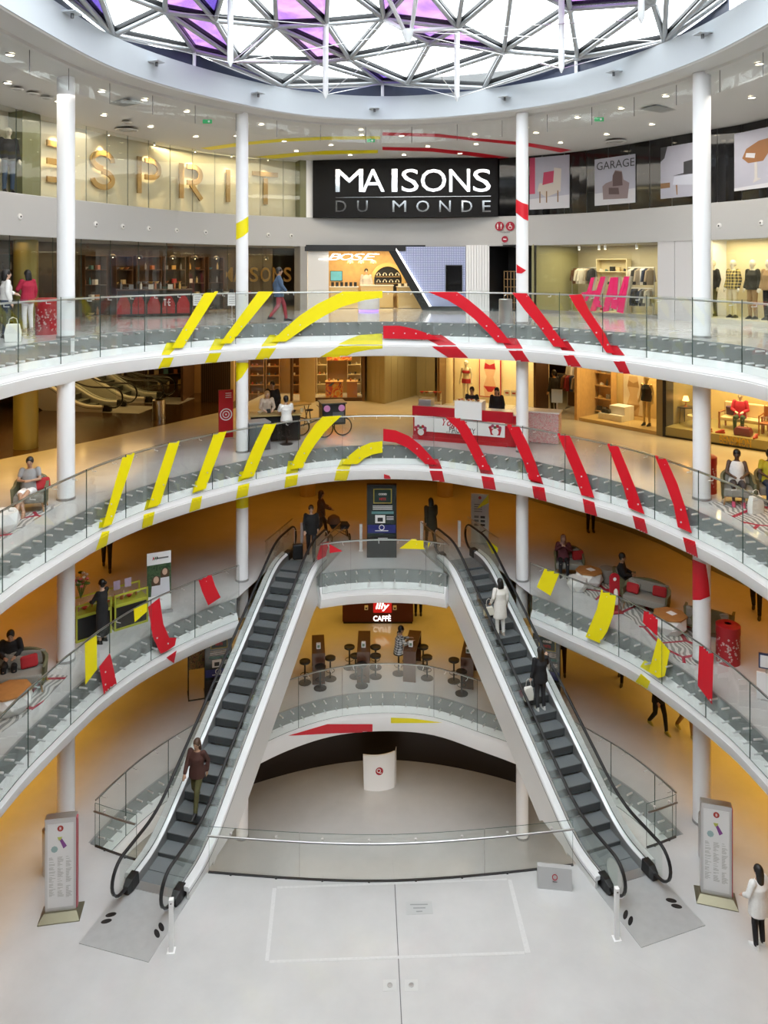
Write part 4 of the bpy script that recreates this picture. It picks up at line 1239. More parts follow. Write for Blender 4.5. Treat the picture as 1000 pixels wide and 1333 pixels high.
    if top:
        m, sl, hem, g = top
        t = MB()
        hemc = V['hip'] - up * hem
        if hem > .3 and V['kneeL'].z > V['hip'].z - .25: hemc = V['hip'] - up * .1   # seated
        rows = [(hemc, (.175 + .06 * hem) * g, (.132 + .05 * hem) * g), (V['hip'], .178 * g, .132 * g), (V['hip'].lerp(V['chest'], .45), .15 * g, .115 * g), (V['chest'], .172 * g, .125 * g), (shc - up * .04, .166, .098), (shc + up * .005, .125, .082), (shc + up * .03, .075, .064)]
        ell_loft(t, rows)
        for s_, e_, w_ in ((sL, V['elbL'], V['wrL']), (sR, V['elbR'], V['wrR'])):
            if sl > .5: chain(t, [s_, e_, e_.lerp(w_, (sl - .5) * 2 * .93)], [.062 * g, .052 * g, .042 * g])
            elif sl > 0: chain(t, [s_, s_.lerp(e_, sl * 1.6)], [.063 * g, .056 * g])
        remesh(t.build('top', m, root, smooth=True), .017)
    if bottom:
        m, kind, en = bottom
        t = MB()
        if kind == 'trousers':
            ell_loft(t, [(V['hip'] - up * .10, .15, .115), (V['hip'] - up * .02, .178, .128), (V['hip'] + up * .06, .168, .122), (V['hip'] + up * .09, .15, .11)])
            for h_, k_, a_ in ((hL, V['kneeL'], V['ankL']), (hR, V['kneeR'], V['ankR'])):
                if en >= 1: chain(t, [h_, k_, a_], [.094, .068, .052])
                elif en > .5: chain(t, [h_, k_, k_.lerp(a_, en * 2 - 1)], [.094, .066, .056])
                else: chain(t, [h_, h_.lerp(k_, en * 2)], [.096, .082])
        else:
            kn = (V['kneeL'] + V['kneeR']) / 2; an = (V['ankL'] + V['ankR']) / 2
            end = kn.lerp(an, max(0, en * 2 - 1)) if en > .5 else V['hip'].lerp(kn, en * 2)
            if kind == 'dress': end = V['hip'].lerp(an, en)
            sp = abs(V['ankL'].y - V['ankR'].y) * .5
            ell_loft(t, [(end, .20, .16 + sp * .6), (V['hip'].lerp(end, .5), .19, .15 + sp * .3), (V['hip'], .18, .132), (V['hip'] + up * .09, .15, .112)])
        remesh(t.build('skirt' if kind != 'trousers' else 'trousers', m, root, smooth=True), .017)
    for a_, k_ in ((V['ankL'], V['kneeL']), (V['ankR'], V['kneeR'])):
        sb = MB(); pitch = a_.z - .085
        ell_loft(sb, [(a_ + Vector((0, .055, -.085)), .044, .135), (a_ + Vector((0, .055, -.06)), .046, .138), (a_ + Vector((0, .035, -.03)), .042, .10), (a_ + Vector((0, -.01, .015)), .04, .052)], 12)
        sb.build('shoe', shoe, root, smooth=True)
    return root
def handbag(label, loc, rz, w, h, d, m, strap=.25):
    t = thing('handbag', label, 'bag', loc, rz)
    MB().loft([[(-w / 2 * a, -d / 2 * a, z), (w / 2 * a, -d / 2 * a, z), (w / 2 * a, d / 2 * a, z), (-w / 2 * a, d / 2 * a, z)] for a, z in ((1, 0), (1.05, h * .5), (.8, h))]).build('bag_body', m, t, smooth=True, bevel=.015)
    MB().tube([(-w * .3, 0, h), (-w * .22, 0, h + strap * .8), (0, 0, h + strap), (w * .22, 0, h + strap * .8), (w * .3, 0, h)], .008, 6).build('strap', m, t, smooth=True)
    return t
def onesc(e, v):
    """arc position on an escalator whose step line shows at picture height v"""
    lo, hi = PLATE, STOP
    for _ in range(40):
        s = (lo + hi) / 2; q = e.o + e.d * s
        vv = 349.7 + (EYE - zn(s)) / q.y * 1000
        if vv > v: lo = s
        else: hi = s
    q = e.o + e.d * s
    # stand on the tread below
    s0 = PLATE + .03; k = math.floor((s - s0) / .4); st = s0 + k * .4
    return s, zn(st + .2) + .018, st + .2
def esc_loc(e, v, t=0.0):
    s, z, sm = onesc(e, v); q = e.o + e.d * sm + e.n * t
    return (q.x, q.y, z)
A_ = radians
white_coat = cloth('white_coat', (.78, .75, .70)); blk = cloth('black', (.012, .012, .014)); navy = cloth('navy', (.03, .045, .09)); redc = cloth('red', (.42, .015, .05))
whitec = cloth('white', (.80, .79, .77)); greyc = cloth('grey', (.28, .28, .28)); jean = cloth('denim', (.05, .08, .14)); brownc = cloth('brown', (.10, .045, .02)); oliv = cloth('olive', (.10, .09, .03))
burg = cloth('burgundy', (.30, .035, .05)); tan = cloth('tan', (.35, .22, .10)); yelc = cloth('yellow', (.55, .48, .03)); pinkc = cloth('pink', (.55, .08, .15))
UPHILL_R = -ER.ang; UPHILL_L = -EL.ang
# --- escalators
person('person in a long white coat and white trousers riding up the right escalator', esc_loc(ER, 824, -.05), UPHILL_R, 1.66, pose(wrL=(-.26, .10, .98), elbL=(-.26, -.06, 1.18)), SKINL, (HAIRK, 'bob'), (white_coat, 1, .42, 1.12), (whitec, 'trousers', 1), mat('shoe_beige', (.5, .42, .35), .5))
p_ = esc_loc(ER, 824, -.42); handbag('small cream handbag beside the white coat on the right escalator', (p_[0], p_[1] + .05, p_[2] + .62), UPHILL_R, .30, .24, .12, mat('leather_cream', (.72, .69, .60), .5))
person('person dressed in black with long hair, lower on the right escalator', esc_loc(ER, 930, .12), UPHILL_R, 1.68, pose(elbR=(.26, .08, 1.20), wrR=(.32, .20, 1.30)), SKINL, (HAIRK, 'long'), (blk, 1, .18, 1.15), (cloth('charcoal', (.03, .03, .033)), 'trousers', 1), mat('shoe_white', (.75, .75, .73), .5))
p_ = esc_loc(ER, 930, -.25); handbag('white shopping bag hanging beside the black-dressed person on the escalator', (p_[0], p_[1], p_[2] + .32), UPHILL_R, .26, .36, .12, mat('bag_white', (.78, .77, .72), .6), .22)
person('person in brown jacket and trousers walking down the left escalator', esc_loc(EL, 1060, -.05), UPHILL_L + pi, 1.70, WALKP, SKINM, (HAIRB, 'bob'), (cloth('maroon', (.07, .025, .018)), 1, .15, 1.15), (oliv, 'trousers', 1), BLACK)
p_ = at_z(404, 727, 4); person('man in a dark suit and white shirt stepping onto the left escalator', (-2.42, 25.75, 4.012), pi + .1, 1.76, WALKP, SKINL, (HAIRB, 'short'), (blk, 1, .16, 1.12), (blk, 'trousers', 1), BLACK)
# --- foreground
person('person in a loose white blouse and black trousers at the right edge of the foreground', (7.60, 15.55, 0), A_(25), 1.62, pose(elbL=(-.27, .03, 1.15), wrL=(-.22, .2, 1.02)), SKINL, (HAIRK, 'long'), (whitec, .9, .24, 1.28), (blk, 'trousers', 1), mat('shoe_white', (.75, .75, .73), .5))
# --- top gallery
p_ = at_z(36, 431, 12); person('person in a red top and white trousers beside the red bin on the top gallery', p_, A_(60), 1.66, pose(elbL=(-.27, .06, 1.17), wrL=(-.14, .22, 1.12)), SKINM, (HAIRK, 'bob'), (redc, .9, .16, 1.15), (whitec, 'trousers', 1), mat('shoe_beige', (.5, .42, .35), .5))
p_ = at_z(8, 440, 12); person('person in white blouse and dark spotted trousers at the left edge of the top gallery', p_, A_(-50), 1.68, pose(elbL=(-.25, .08, 1.17), wrL=(-.16, .24, 1.10)), SKINL, (HAIRK, 'bob'), (whitec, .95, .0, 1.12), (navy, 'trousers', 1), BLACK)
handbag('white paper bag on the floor at the left edge of the top gallery', at_z(17, 445, 12), .3, .34, .42, .16, mat('bag_white', (.78, .77, .72), .6), .15)
p_ = at_z(363, 418, 12); person('person in a blue jacket and red trousers walking along the top gallery', p_, A_(-80), 1.74, WALKP, SKINM, (HAIRK, 'short'), (cloth('bluejacket', (.06, .10, .17)), 1, .18, 1.2), (burg, 'trousers', 1), BLACK)
# --- middle gallery
p_ = at_z(37, 664, 8)
person('woman in grey t-shirt and white shorts in the armchair, middle gallery left', (p_.x, p_.y + .05, 8.02), A_(195), 1.68, pose(hip=(0, 0, .47), chest=(0, -.08, .79), neck=(0, -.10, .96), head=(0, -.05, 1.10), elbL=(-.24, .03, .70), wrL=(-.06, .22, .72), elbR=(.24, .03, .70), wrR=(.08, .22, .72), kneeL=(-.05, .42, .52), ankL=(.12, .72, .30), kneeR=(.13, .40, .48), ankR=(.02, .62, .09)), SKINM, (HAIRK, 'bun'), (greyc, .35, .05, 1.08), (whitec, 'trousers', .45), SKINM)
p_ = at_z(961, 655, 8)
person('person in a white sleeveless top in the olive armchair, middle gallery right', (p_.x + .02, p_.y + .1, 8.02), A_(160), 1.70, pose(**{k_: v_ for k_, v_ in SITP.items()}), SKIND, (HAIRK, 'short'), (whitec, .0, .05, 1.1), (cloth('darkskirt', (.05, .04, .04)), 'trousers', .6), pinkc)
p_ = at_z(1000, 655, 8)
person('person in a yellow top at the right edge of the middle gallery', (p_.x + .1, p_.y + .1, 8.02), A_(165), 1.70, SITP, SKIND, (HAIRK, 'short'), (yelc, .35, .05, 1.1), (navy, 'trousers', 1), BLACK)
handbag('white shopping bag on the rug, right end of the middle gallery', at_z(984, 668, 8), .3, .34, .40, .16, mat('bag_white', (.78, .77, .72), .6), .15)
# --- kiosk with the black counter
person('blonde person with a cream jacket leaning over the black counter', at_z(345, 573, 8) + Vector((0, .3, 0)), A_(200), 1.66, pose(chest=(0, .06, 1.25), neck=(0, .12, 1.40), head=(0, .17, 1.53), elbL=(-.24, .15, 1.08), wrL=(-.14, .36, 1.02), elbR=(.24, .15, 1.08), wrR=(.14, .36, 1.02)), SKINL, (HAIRBL, 'bob'), (cloth('cream', (.62, .52, .42)), .9, .15, 1.1), (jean, 'trousers', 1), BLACK)
person('person all in black standing behind the blonde customer', at_z(352, 566, 8) + Vector((0, .5, 0)), A_(170), 1.76, STANDP, SKINM, (HAIRK, 'short'), (blk, 1, .15, 1.15), (blk, 'trousers', 1), BLACK)
person('person in white t-shirt and dark trousers sitting at the black counter', at_z(373, 577, 8), A_(25), 1.70, pose(hip=(0, 0, .80), chest=(0, .02, 1.12), neck=(0, .04, 1.28), head=(0, .07, 1.42), elbL=(-.24, .12, 1.0), wrL=(-.14, .34, 1.0), elbR=(.24, .12, 1.0), wrR=(.14, .34, 1.0), kneeL=(-.13, .36, .72), ankL=(-.13, .22, .36), kneeR=(.13, .36, .72), ankR=(.13, .22, .36)), SKINM, (HAIRK, 'short'), (whitec, .4, .1, 1.12), (blk, 'trousers', 1), BLACK)
# --- first floor
p_ = at_z(133, 836, 4); person('woman with a bun in a long black dress serving at the flower stall', p_, A_(70), 1.62, pose(elbL=(-.22, .14, 1.15), wrL=(-.10, .34, 1.10), elbR=(.22, .12, 1.12), wrR=(.14, .34, 1.05)), SKINL, (HAIRK, 'bun'), (blk, .8, .1, 1.05), (blk, 'dress', .85), BLACK)
p_ = at_z(561, 712, 4); person('person in a dark olive coat walking away behind the landing', p_, A_(15), 1.70, WALKP, SKINM, (HAIRK, 'bob'), (cloth('darkolive', (.035, .03, .015)), 1, .35, 1.25), (blk, 'trousers', 1), BLACK)
p_ = at_z(418, 700, 4); person('person in brown pushing the pram behind the left escalator top', p_, A_(-70), 1.70, pose(**{**WALKP, 'elbL': (-.22, .1, 1.15), 'wrL': (-.18, .32, 1.05), 'elbR': (.22, .1, 1.15), 'wrR': (.18, .32, 1.05)}), SKINM, (HAIRB, 'bob'), (brownc, 1, .15, 1.15), (cloth('darkbrown', (.04, .02, .01)), 'trousers', 1), BLACK)
p_ = at_z(139, 741, 4); person('person in dark trousers walking on the first floor behind the flower stall', p_, A_(200), 1.74, WALKP, SKINM, (HAIRK, 'short'), (blk, 1, .15, 1.1), (blk, 'trousers', 1), BLACK)
p_ = at_z(769, 692, 4); person('person in black standing far back on the first floor, right of the escalators', p_, A_(180), 1.7, STANDP, SKINM, (HAIRK, 'short'), (blk, 1, .15, 1.1), (blk, 'trousers', 1), BLACK)
p_ = at_z(985, 800, 4); person('person in black by the right edge of the first floor', p_, A_(150), 1.74, WALKP, SKINM, (HAIRK, 'short'), (blk, 1, .15, 1.1), (blk, 'trousers', 1), BLACK)
p_ = at_z(738, 748, 4); person('person in a patterned headscarf drinking in the armchair by the right escalator', (p_.x - .08, p_.y + .12, 4.02), A_(170), 1.62, pose(**{**SITP, 'elbL': (-.24, .08, .78), 'wrL': (-.05, .20, .95), 'elbR': (.24, .08, .78), 'wrR': (.06, .20, .95)}), SKINL, (cloth('scarf', (.32, .18, .16)), 'scarf'), (cloth('plum', (.10, .02, .03)), 1, .1, 1.15), (blk, 'trousers', 1), BLACK)
p_ = at_z(812, 776, 4); person('person with black hair slumped in the round chair behind the grey sofa', (p_.x, p_.y, 4.02), A_(250), 1.7, SITP, SKINM, (HAIRK, 'short'), (blk, 1, .1, 1.15), (blk, 'trousers', 1), BLACK)
p_ = at_z(10, 893, 4); person('person in dark clothes seated on the sofa at the left edge of the first floor', (p_.x, p_.y + .15, 4.04), A_(200), 1.7, pose(**{**SITP, 'head': (0, .06, 1.08), 'neck': (0, 0, .97)}), SKINM, (HAIRK, 'short'), (blk, 1, .1, 1.2), (blk, 'trousers', 1), BLACK)
# --- ground floor
plaid = mat('plaid_shirt', (.4, .4, .4), .8)
def plaid_nodes(m, a=(.03, .03, .035), b=(.55, .55, .54), sc=26):
    nt = m.node_tree; bs = nt.nodes['Principled BSDF']; tc = nt.nodes.new('ShaderNodeTexCoord')
    mx = None; sp = nt.nodes.new('ShaderNodeSeparateXYZ'); nt.links.new(tc.outputs['Object'], sp.inputs[0]); outs = []
    for ax in ('X', 'Z'):
        mu = nt.nodes.new('ShaderNodeMath'); mu.operation = 'MULTIPLY'; mu.inputs[1].default_value = sc; nt.links.new(sp.outputs[ax], mu.inputs[0])
        fr_ = nt.nodes.new('ShaderNodeMath'); fr_.operation = 'PINGPONG'; fr_.inputs[1].default_value = 1; nt.links.new(mu.outputs[0], fr_.inputs[0])
        g = nt.nodes.new('ShaderNodeMath'); g.operation = 'GREATER_THAN'; g.inputs[1].default_value = .5; nt.links.new(fr_.outputs[0], g.inputs[0]); outs.append(g)
    ad = nt.nodes.new('ShaderNodeMath'); ad.operation = 'ADD'; nt.links.new(outs[0].outputs[0], ad.inputs[0]); nt.links.new(outs[1].outputs[0], ad.inputs[1])
    hv = nt.nodes.new('ShaderNodeMath'); hv.operation = 'MULTIPLY'; hv.inputs[1].default_value = .5; nt.links.new(ad.outputs[0], hv.inputs[0])
    mx = nt.nodes.new('ShaderNodeMix'); mx.data_type = 'RGBA'; mx.inputs['A'].default_value = (*a, 1); mx.inputs['B'].default_value = (*b, 1)
    nt.links.new(hv.outputs[0], mx.inputs['Factor']); nt.links.new(mx.outputs['Result'], bs.inputs['Base Color'])
plaid_nodes(plaid)
p_ = at_z(519, 877, 0); person('man in black and white plaid shirt sitting at a brown high table', (p_.x, p_.y, 0), A_(-75), 1.74, pose(hip=(0, 0, .82), chest=(0, .03, 1.14), neck=(0, .06, 1.31), head=(0, .09, 1.45), elbL=(-.24, .16, 1.06), wrL=(-.14, .40, 1.08), elbR=(.24, .16, 1.06), wrR=(.14, .40, 1.08), kneeL=(-.12, .36, .78), ankL=(-.12, .25, .40), kneeR=(.12, .36, .78), ankR=(.12, .25, .40)), SKINM, (HAIRK, 'short'), (plaid, 1, .12, 1.15), (whitec, 'trousers', 1), BLACK)
p_ = at_z(857, 950, 0); person('person in black walking on the ground floor behind the right column', p_, A_(200), 1.74, WALKP, SKINM, (HAIRK, 'short'), (blk, 1, .15, 1.1), (blk, 'trousers', 1), mat('shoe_yellow', (.45, .42, .12), .5))
p_ = at_z(892, 955, 0); person('person in brown walking beside the black-clad walker behind the right column', p_, A_(190), 1.70, WALKP, SKINM, (HAIRK, 'short'), (brownc, 1, .15, 1.1), (tan, 'trousers', 1), mat('shoe_yellow', (.45, .42, .12), .5))
p_ = at_z(731, 874, 0); person('person in dark clothes walking on the ground floor right of the right escalator', p_, A_(170), 1.72, WALKP, SKINM, (HAIRK, 'short'), (blk, 1, .15, 1.1), (cloth('darkbrown', (.04, .02, .01)), 'trousers', 1), BLACK)
p_ = at_z(808, 887, 0); person('person in dark clothes farther back on the ground floor, right side', p_, A_(150), 1.72, WALKP, SKINM, (HAIRK, 'short'), (blk, 1, .15, 1.1), (blk, 'trousers', 1), BLACK)
p_ = at_z(543, 800, 0); person('person behind the coffee bar counter, only dark trousers showing', (p_.x + .05, p_.y, 0), A_(180), 1.72, STANDP, SKINM, (HAIRK, 'short'), (blk, 1, .15, 1.1), (blk, 'trousers', 1), BLACK)
# ================================================================== upper shop windows on the band
CREAM = mat('cream_panel', (0.78, 0.70, 0.50), 0.5)
GOLDL = mat('gold_letter', (0.42, 0.27, 0.10), 0.35, 0.25)
class Bay:
    """a straight piece of frontage between two picture columns on a plan curve; local x along, y into the shop, z up"""
    def __init__(self, u0, u1, z, curve=None, p0=None, p1=None, off=0.0):
        if p0 is None:
            s0 = curve.hit(u0); s1 = curve.hit(u1)
            p0 = curve.at(s0) - curve.nrm(s0) * off; p1 = curve.at(s1) - curve.nrm(s1) * off
        self.p0 = Vector(p0); d = Vector(p1) - self.p0; self.L = d.length; d.normalize(); self.d = d
        self.n = Vector((-d.y, d.x))          # away from the atrium for left-to-right bays
        self.rz = atan2(d.y, d.x); self.z = z
        self.M = Matrix.Translation((self.p0.x, self.p0.y, z)) @ RZ(self.rz)
    def world(self, x, y, z=0): return self.M @ Vector((x, y, z))
    def loc(self, u, v, y=0.0):
        """local point whose picture position is (u, v) on the plane at depth y"""
        o = self.M.inverted() @ Vector((0, 0, EYE)); q = self.M.inverted() @ at_Y(u, v, 10.0); d = q - o
        t = (y - o.y) / d.y; return o + d * t
    def floor(self, u, v):
        w = at_z(u, v, self.z); return self.M.inverted() @ w
    def root(self, name, label=None, cat=None, x=0, y=0, z=0, group=None, rz=0):
        w = self.world(x, y, z); o = empty(name, w, self.rz + rz)
        if cat: tag(o, label, cat, group)
        return o
def spot(name, loc, target, power, color, size=radians(60), blend=.6, r=.04):
    d = bpy.data.lights.new(name, 'SPOT'); d.energy = power; d.color = color; d.spot_size = size; d.spot_blend = blend; d.shadow_soft_size = r
    o = bpy.data.objects.new(name, d); COL.objects.link(o); o.location = loc
    o.rotation_euler = (Vector(target) - Vector(loc)).to_track_quat('-Z', 'Y').to_euler()
    return o
def bar(pts, w, d, m, name, parent, M, closed=False):
    """flat stroke lettering: polyline of width w in the xz plane, depth d towards -y"""
    mb = MB()
    n = len(pts); L = []; R = []
    for i in range(n):
        a = Vector(pts[max(i - 1, 0)]); b = Vector(pts[min(i + 1, n - 1)]); t = (b - a).normalized(); q = Vector((-t.y, t.x)) * (w / 2)
        p = Vector(pts[i]); L.append(p + q); R.append(p - q)
    for i in range(n - 1):
        vs = []
        for y in (0, -d):
            for p in (L[i], L[i + 1], R[i + 1], R[i]): vs.append((p.x, y, p.y))
        mb.add(vs, [(0, 1, 2, 3), (7, 6, 5, 4), (0, 4, 5, 1), (2, 6, 7, 3), (1, 5, 6, 2), (3, 7, 4, 0)])
    mb.v = [M @ p for p in mb.v]
    return mb.build(name, m, parent)
def arcp(cx, cz, rx, rz, a0, a1, n=12): return [(cx + rx * cos(radians(lerp(a0, a1, i / n))), cz + rz * sin(radians(lerp(a0, a1, i / n)))) for i in range(n + 1)]
# --- cream letter window (left): glass, joints, back panels, six gold letters
WIN = empty('wall_letter_window', W3.at(W3.hit(230)).to_3d() + Vector((0, 0, 15.8))); struct(WIN)
BACK = W3.off(-.55); HTOP = 18.12
joints = [-90, -60, -30, 0, 22, 53, 80, 113, 140, 167, 194, 222, 251, 280, 309, 339, 369, 391]
for i in range(len(joints) - 1):
    sa, sb = W3.hit(joints[i]), W3.hit(joints[i + 1])
    if sa is None or sb is None: continue
    pane(W3, sa + .012, sb - .012, 15.8, HTOP, -.03, .012).build('window_pane', [SHOPGLASS, GEDGE], WIN, world=True)
    p0 = BACK.at(BACK.hit(joints[i])); p1 = BACK.at(BACK.hit(joints[i + 1]))
    q = Vector((-(p1 - p0).y, (p1 - p0).x)).normalized() * .04
    e_ = (p1 - p0).normalized() * .008
    a, b = p0 + e_, p1 - e_
    mb = MB(); mb.add([(a.x, a.y, 15.8), (b.x, b.y, 15.8), (b.x, b.y, HTOP + .3), (a.x, a.y, HTOP + .3), (a.x + q.x, a.y + q.y, 15.8), (b.x + q.x, b.y + q.y, 15.8), (b.x + q.x, b.y + q.y, HTOP + .3), (a.x + q.x, a.y + q.y, HTOP + .3)],
                      [(0, 1, 2, 3), (7, 6, 5, 4), (0, 4, 5, 1), (1, 5, 6, 2), (2, 6, 7, 3), (3, 7, 4, 0)])
    mb.build('back_panel', CREAM, WIN, world=True)
OLIVEW = mat('olive_glass', (.20, .20, .10), .2)
for ua, ub, m in ((30, 53, OLIVEW), (391, 399, OLIVEW), (399, 408, WHITE)):
    sweep(W3, [(-.02, 15.8), (-.02, HTOP + .1), (-.5, HTOP + .1), (-.5, 15.8)], W3.hit(ua), W3.hit(ub), .2).build('jamb', m, WIN, world=True)
def letter_frame(u0, u1, vt, vb, off=.48):
    c = W3.off(-off); s0 = c.hit(u0); s1 = c.hit(u1); p0 = c.at(s0); p1 = c.at(s1); ym = (p0.y + p1.y) / 2
    zt = EYE - (vt - 349.7) / 1000 * ym; zb = EYE - (vb - 349.7) / 1000 * ym
    d = p1 - p0; return Matrix.Translation((p0.x, p0.y, zb)) @ RZ(atan2(d.y, d.x)), d.length, zt - zb
sp_w = (1, .78, .42)
for ch, u0, u1, vt, vb in (('E', 60, 84, 184, 238), ('S', 117, 148, 196, 247), ('P', 178, 208, 206, 253), ('R', 233, 263, 214, 259), ('I', 293, 300, 221, 263), ('T', 328, 361, 224, 266)):
    M, w, h = letter_frame(u0, u1, vt, vb); t = tag(empty('wall_letter', M.translation, M.to_euler().z), 'large gold capital letter %s mounted on the cream panels' % ch, 'letter', 'gold letters in the upper left window')
    I_ = Matrix.Identity(4); k = h * .14
    if ch == 'E':
        for zz in (k / 2, h / 2, h - k / 2): bar([(0, zz), (w, zz)], k, .06, GOLDL, 'stroke', t, I_)
    elif ch == 'S':
        bar(arcp(w * .5, h * .735, w * .42, h * .20, -5, 270, 16), k, .06, GOLDL, 'stroke', t, I_)
        bar(arcp(w * .5, h * .265, w * .42, h * .20, 95, -180, 16), k, .06, GOLDL, 'stroke', t, I_)
    elif ch == 'P':
        bar([(k / 2, 0), (k / 2, h)], k, .06, GOLDL, 'stroke', t, I_)
        bar([(w * .32, h - k / 2)] + arcp(w * .58, h * .70, w * .36, h * .23, 90, -90, 12) + [(w * .32, h * .47)], k, .06, GOLDL, 'stroke', t, I_)
    elif ch == 'R':
        bar([(k / 2, 0), (k / 2, h)], k, .06, GOLDL, 'stroke', t, I_)
        bar([(w * .32, h - k / 2)] + arcp(w * .58, h * .70, w * .34, h * .23, 90, -90, 12) + [(w * .32, h * .47)], k, .06, GOLDL, 'stroke', t, I_)
        bar([(w * .5, h * .42), (w * .95, 0)], k, .06, GOLDL, 'stroke', t, I_)
    elif ch == 'I': bar([(w / 2, 0), (w / 2, h)], k * .9, .06, GOLDL, 'stroke', t, I_)
    else:
        bar([(0, h - k / 2), (w, h - k / 2)], k, .06, GOLDL, 'stroke', t, I_); bar([(w * .52, 0), (w * .52, h * .80)], k, .06, GOLDL, 'stroke', t, I_)
    # picture lamp above the letter
    c = M @ Vector((w / 2, -.28, 0)); top = Vector((c.x, c.y, 18.02))
    spot('letter_lamp', top, M @ Vector((w / 2, .05, h * .55)), {'I': 45, 'T': 45}.get(ch, 230), sp_w, radians(62))
    t2 = thing('picture_lamp', 'small spotlight above the gold letter %s' % ch, 'spotlight', top + Vector((0, 0, .03)), 0, 'spotlights above the gold letters')
    MB().lathe([(.03, -.02), (.05, .05), (.02, .09)], 10).build('lamp_head', TRIMW, t2, smooth=True); MB().cyl((0, 0, -.025), .028, .004, 10).build('lens', LAMP, t2)
area_light('window_lamp', W3.off(-.3).at(W3.off(-.3).hit(230)).to_3d() + Vector((0, 0, 18.05)), 7, .25, 55, (1, .85, .5), (0, 0, atan2(-3.2, 3.9) * -1 + 0))
# mannequin in jeans at the far left
def mannequin(label, loc, rz, top, bottom, skin=None, H=1.78, sleeve=1, group='shop window mannequins', hem=.1, z_shoe=BLACK, kind='trousers', en=1.0):
    m = skin or mat('mannequin_cream', (.66, .60, .46), .4)
    t = person(label, loc, rz, H, STANDP, m, (m, 'bald'), (top, sleeve, hem, 1.15) if top else None, (bottom, kind, en) if bottom else None, z_shoe, group=group)
    t['category'] = 'mannequin'; t.name = 'mannequin'
    return t
q_ = W3.off(-.28); pm = q_.at(q_.hit(11)); mannequin('mannequin in dark jacket and jeans in the upper left window', (pm.x, pm.y, 15.82), atan2(-pm.y + 10, -pm.x) - pi / 2, cloth('darkjacket', (.02, .02, .025)), jean)
# --- black sign wall (centre) and black glass wall with chair posters (right)
SIGNB = mat('sign_black', (0.006, 0.006, 0.007), 0.6, spec=.25)
MIRR = mat('mirror_letter', (0.50, 0.50, 0.49), 0.06, 1.0)
SB = Bay(408, 648, 15.8, W3)
sg = tag(empty('shop_sign', SB.world(0, 0), SB.rz), 'black fascia sign with mirrored capitals reading MAISONS DU MONDE', 'sign')
MB().box(0, SB.L, -.12, .25, -.01, HTOP - 15.8 + .02).build('panel', SIGNB, sg)
def sign_text(bay, parent, body, u0, u1, vt, vb, y, m, depth=.02, bold=.0, name='lettering', spacing=1.0, shear=0.0):
    a = bay.loc(u0, vb, y); b = bay.loc(u1, vt, y)
    o = text_mesh(name, body, 1.0, depth, m, parent, None, 'LEFT', bold, shear=shear, spacing=spacing)
    xs = [v.co.x for v in o.data.vertices]; ys = [v.co.y for v in o.data.vertices]
    sx = (b.x - a.x) / (max(xs) - min(xs)); sy = (b.z - a.z) / (max(ys) - min(ys))
    M = Matrix.Translation((a.x, y, a.z)) @ STAND @ Matrix.Diagonal((sx, sy, 1, 1)) @ Matrix.Translation((-min(xs), -min(ys), 0))
    o.data.transform(M); return o
words = [('M', 437, 473), ('A', 471, 501), ('I', 510, 517.5), ('S', 523, 545), ('O', 548, 581), ('N', 585, 612), ('S', 616, 639)]
for w, a, b in words: sign_text(SB, sg, w, a, b, 220, 250, -.13, MIRR, .03, 0.0, 'letter')
for w, a, b in (('D', 437, 451), ('U', 465, 479), ('M', 511, 529), ('O', 542, 559), ('N', 572, 587), ('D', 601, 615), ('E', 628, 639)): sign_text(SB, sg, w, a, b, 261, 276, -.13, MIRR, .02, 0.0, 'letter')
a = SB.loc(437, 257, -.13); b = SB.loc(639, 255.5, -.13); MB().box(a.x, b.x, -.15, -.12, a.z, b.z).build('rule', MIRR, sg)
BLKW = struct(empty('wall_black_glass', W3.at(W3.hit(800)).to_3d() + Vector((0, 0, 15.8))))
BLG = mat('black_glass', (0.006, 0.006, 0.007), 0.06)
jr = [648, 678, 706, 735, 764, 792, 819, 846, 875, 903, 934, 966, 999, 1030, 1060, 1090]
for i in range(len(jr) - 1):
    sa, sb = W3.hit(jr[i]), W3.hit(jr[i + 1])
    if sa is None or sb is None: continue
    pane(W3, sa + .01, sb - .01, 15.8, HTOP, -.03, .03).build('glass_panel', [BLG, SATIN], BLKW, world=True)
sweep(W3, [(-.04, 15.8), (-.04, HTOP + .1), (-.2, HTOP + .1), (-.2, 15.8)], W3.hit(640), W3.L - .1).build('backing', mat('joint_grey', (.12, .12, .12), .5), BLKW, world=True)
PAPER = mat('poster_lilac', (.42, .42, .50), .6, noise=.15, nscale=1.2)
def poster(u0, u1, v0l, v0r, v1l, v1r, label):
    b = Bay(u0, u1, 15.8, W3, off=-.02)
    tl = b.loc(u0, v0l); tr = b.loc(u1, v0r); bl = b.loc(u0, v1l); br = b.loc(u1, v1r)
    t = tag(empty('poster', b.world(0, 0, bl.z), b.rz), label, 'poster', 'chair posters on the black wall')
    z0 = bl.z; h = min((tl.z + tr.z) / 2 - z0, 2.24 - z0); w = b.L
    MB().box(0, w, -.012, 0, 0, h).build('sheet', PAPER, t)
    return t, w, h, b
def flat(t, pts, m, name, d=.016):
    mb = MB(); n = len(pts); vs = [(x, -d, z) for x, z in pts] + [(x, -.012, z) for x, z in pts]
    tri = tessellate_polygon([[Vector((x, z, 0)) for x, z in pts]])
    mb.add(vs, [tuple(f) for f in tri] + [(i, (i + 1) % n, n + (i + 1) % n, n + i) for i in range(n)]); return mb.build(name, m, t)
FLOORP = mat('print_pale', (.62, .62, .66), .6); LEATH = mat('print_leather', (.11, .07, .07), .6); LEATH2 = mat('print_leather_light', (.26, .20, .21), .6); PINKP = mat('print_pink', (.50, .05, .12), .6)
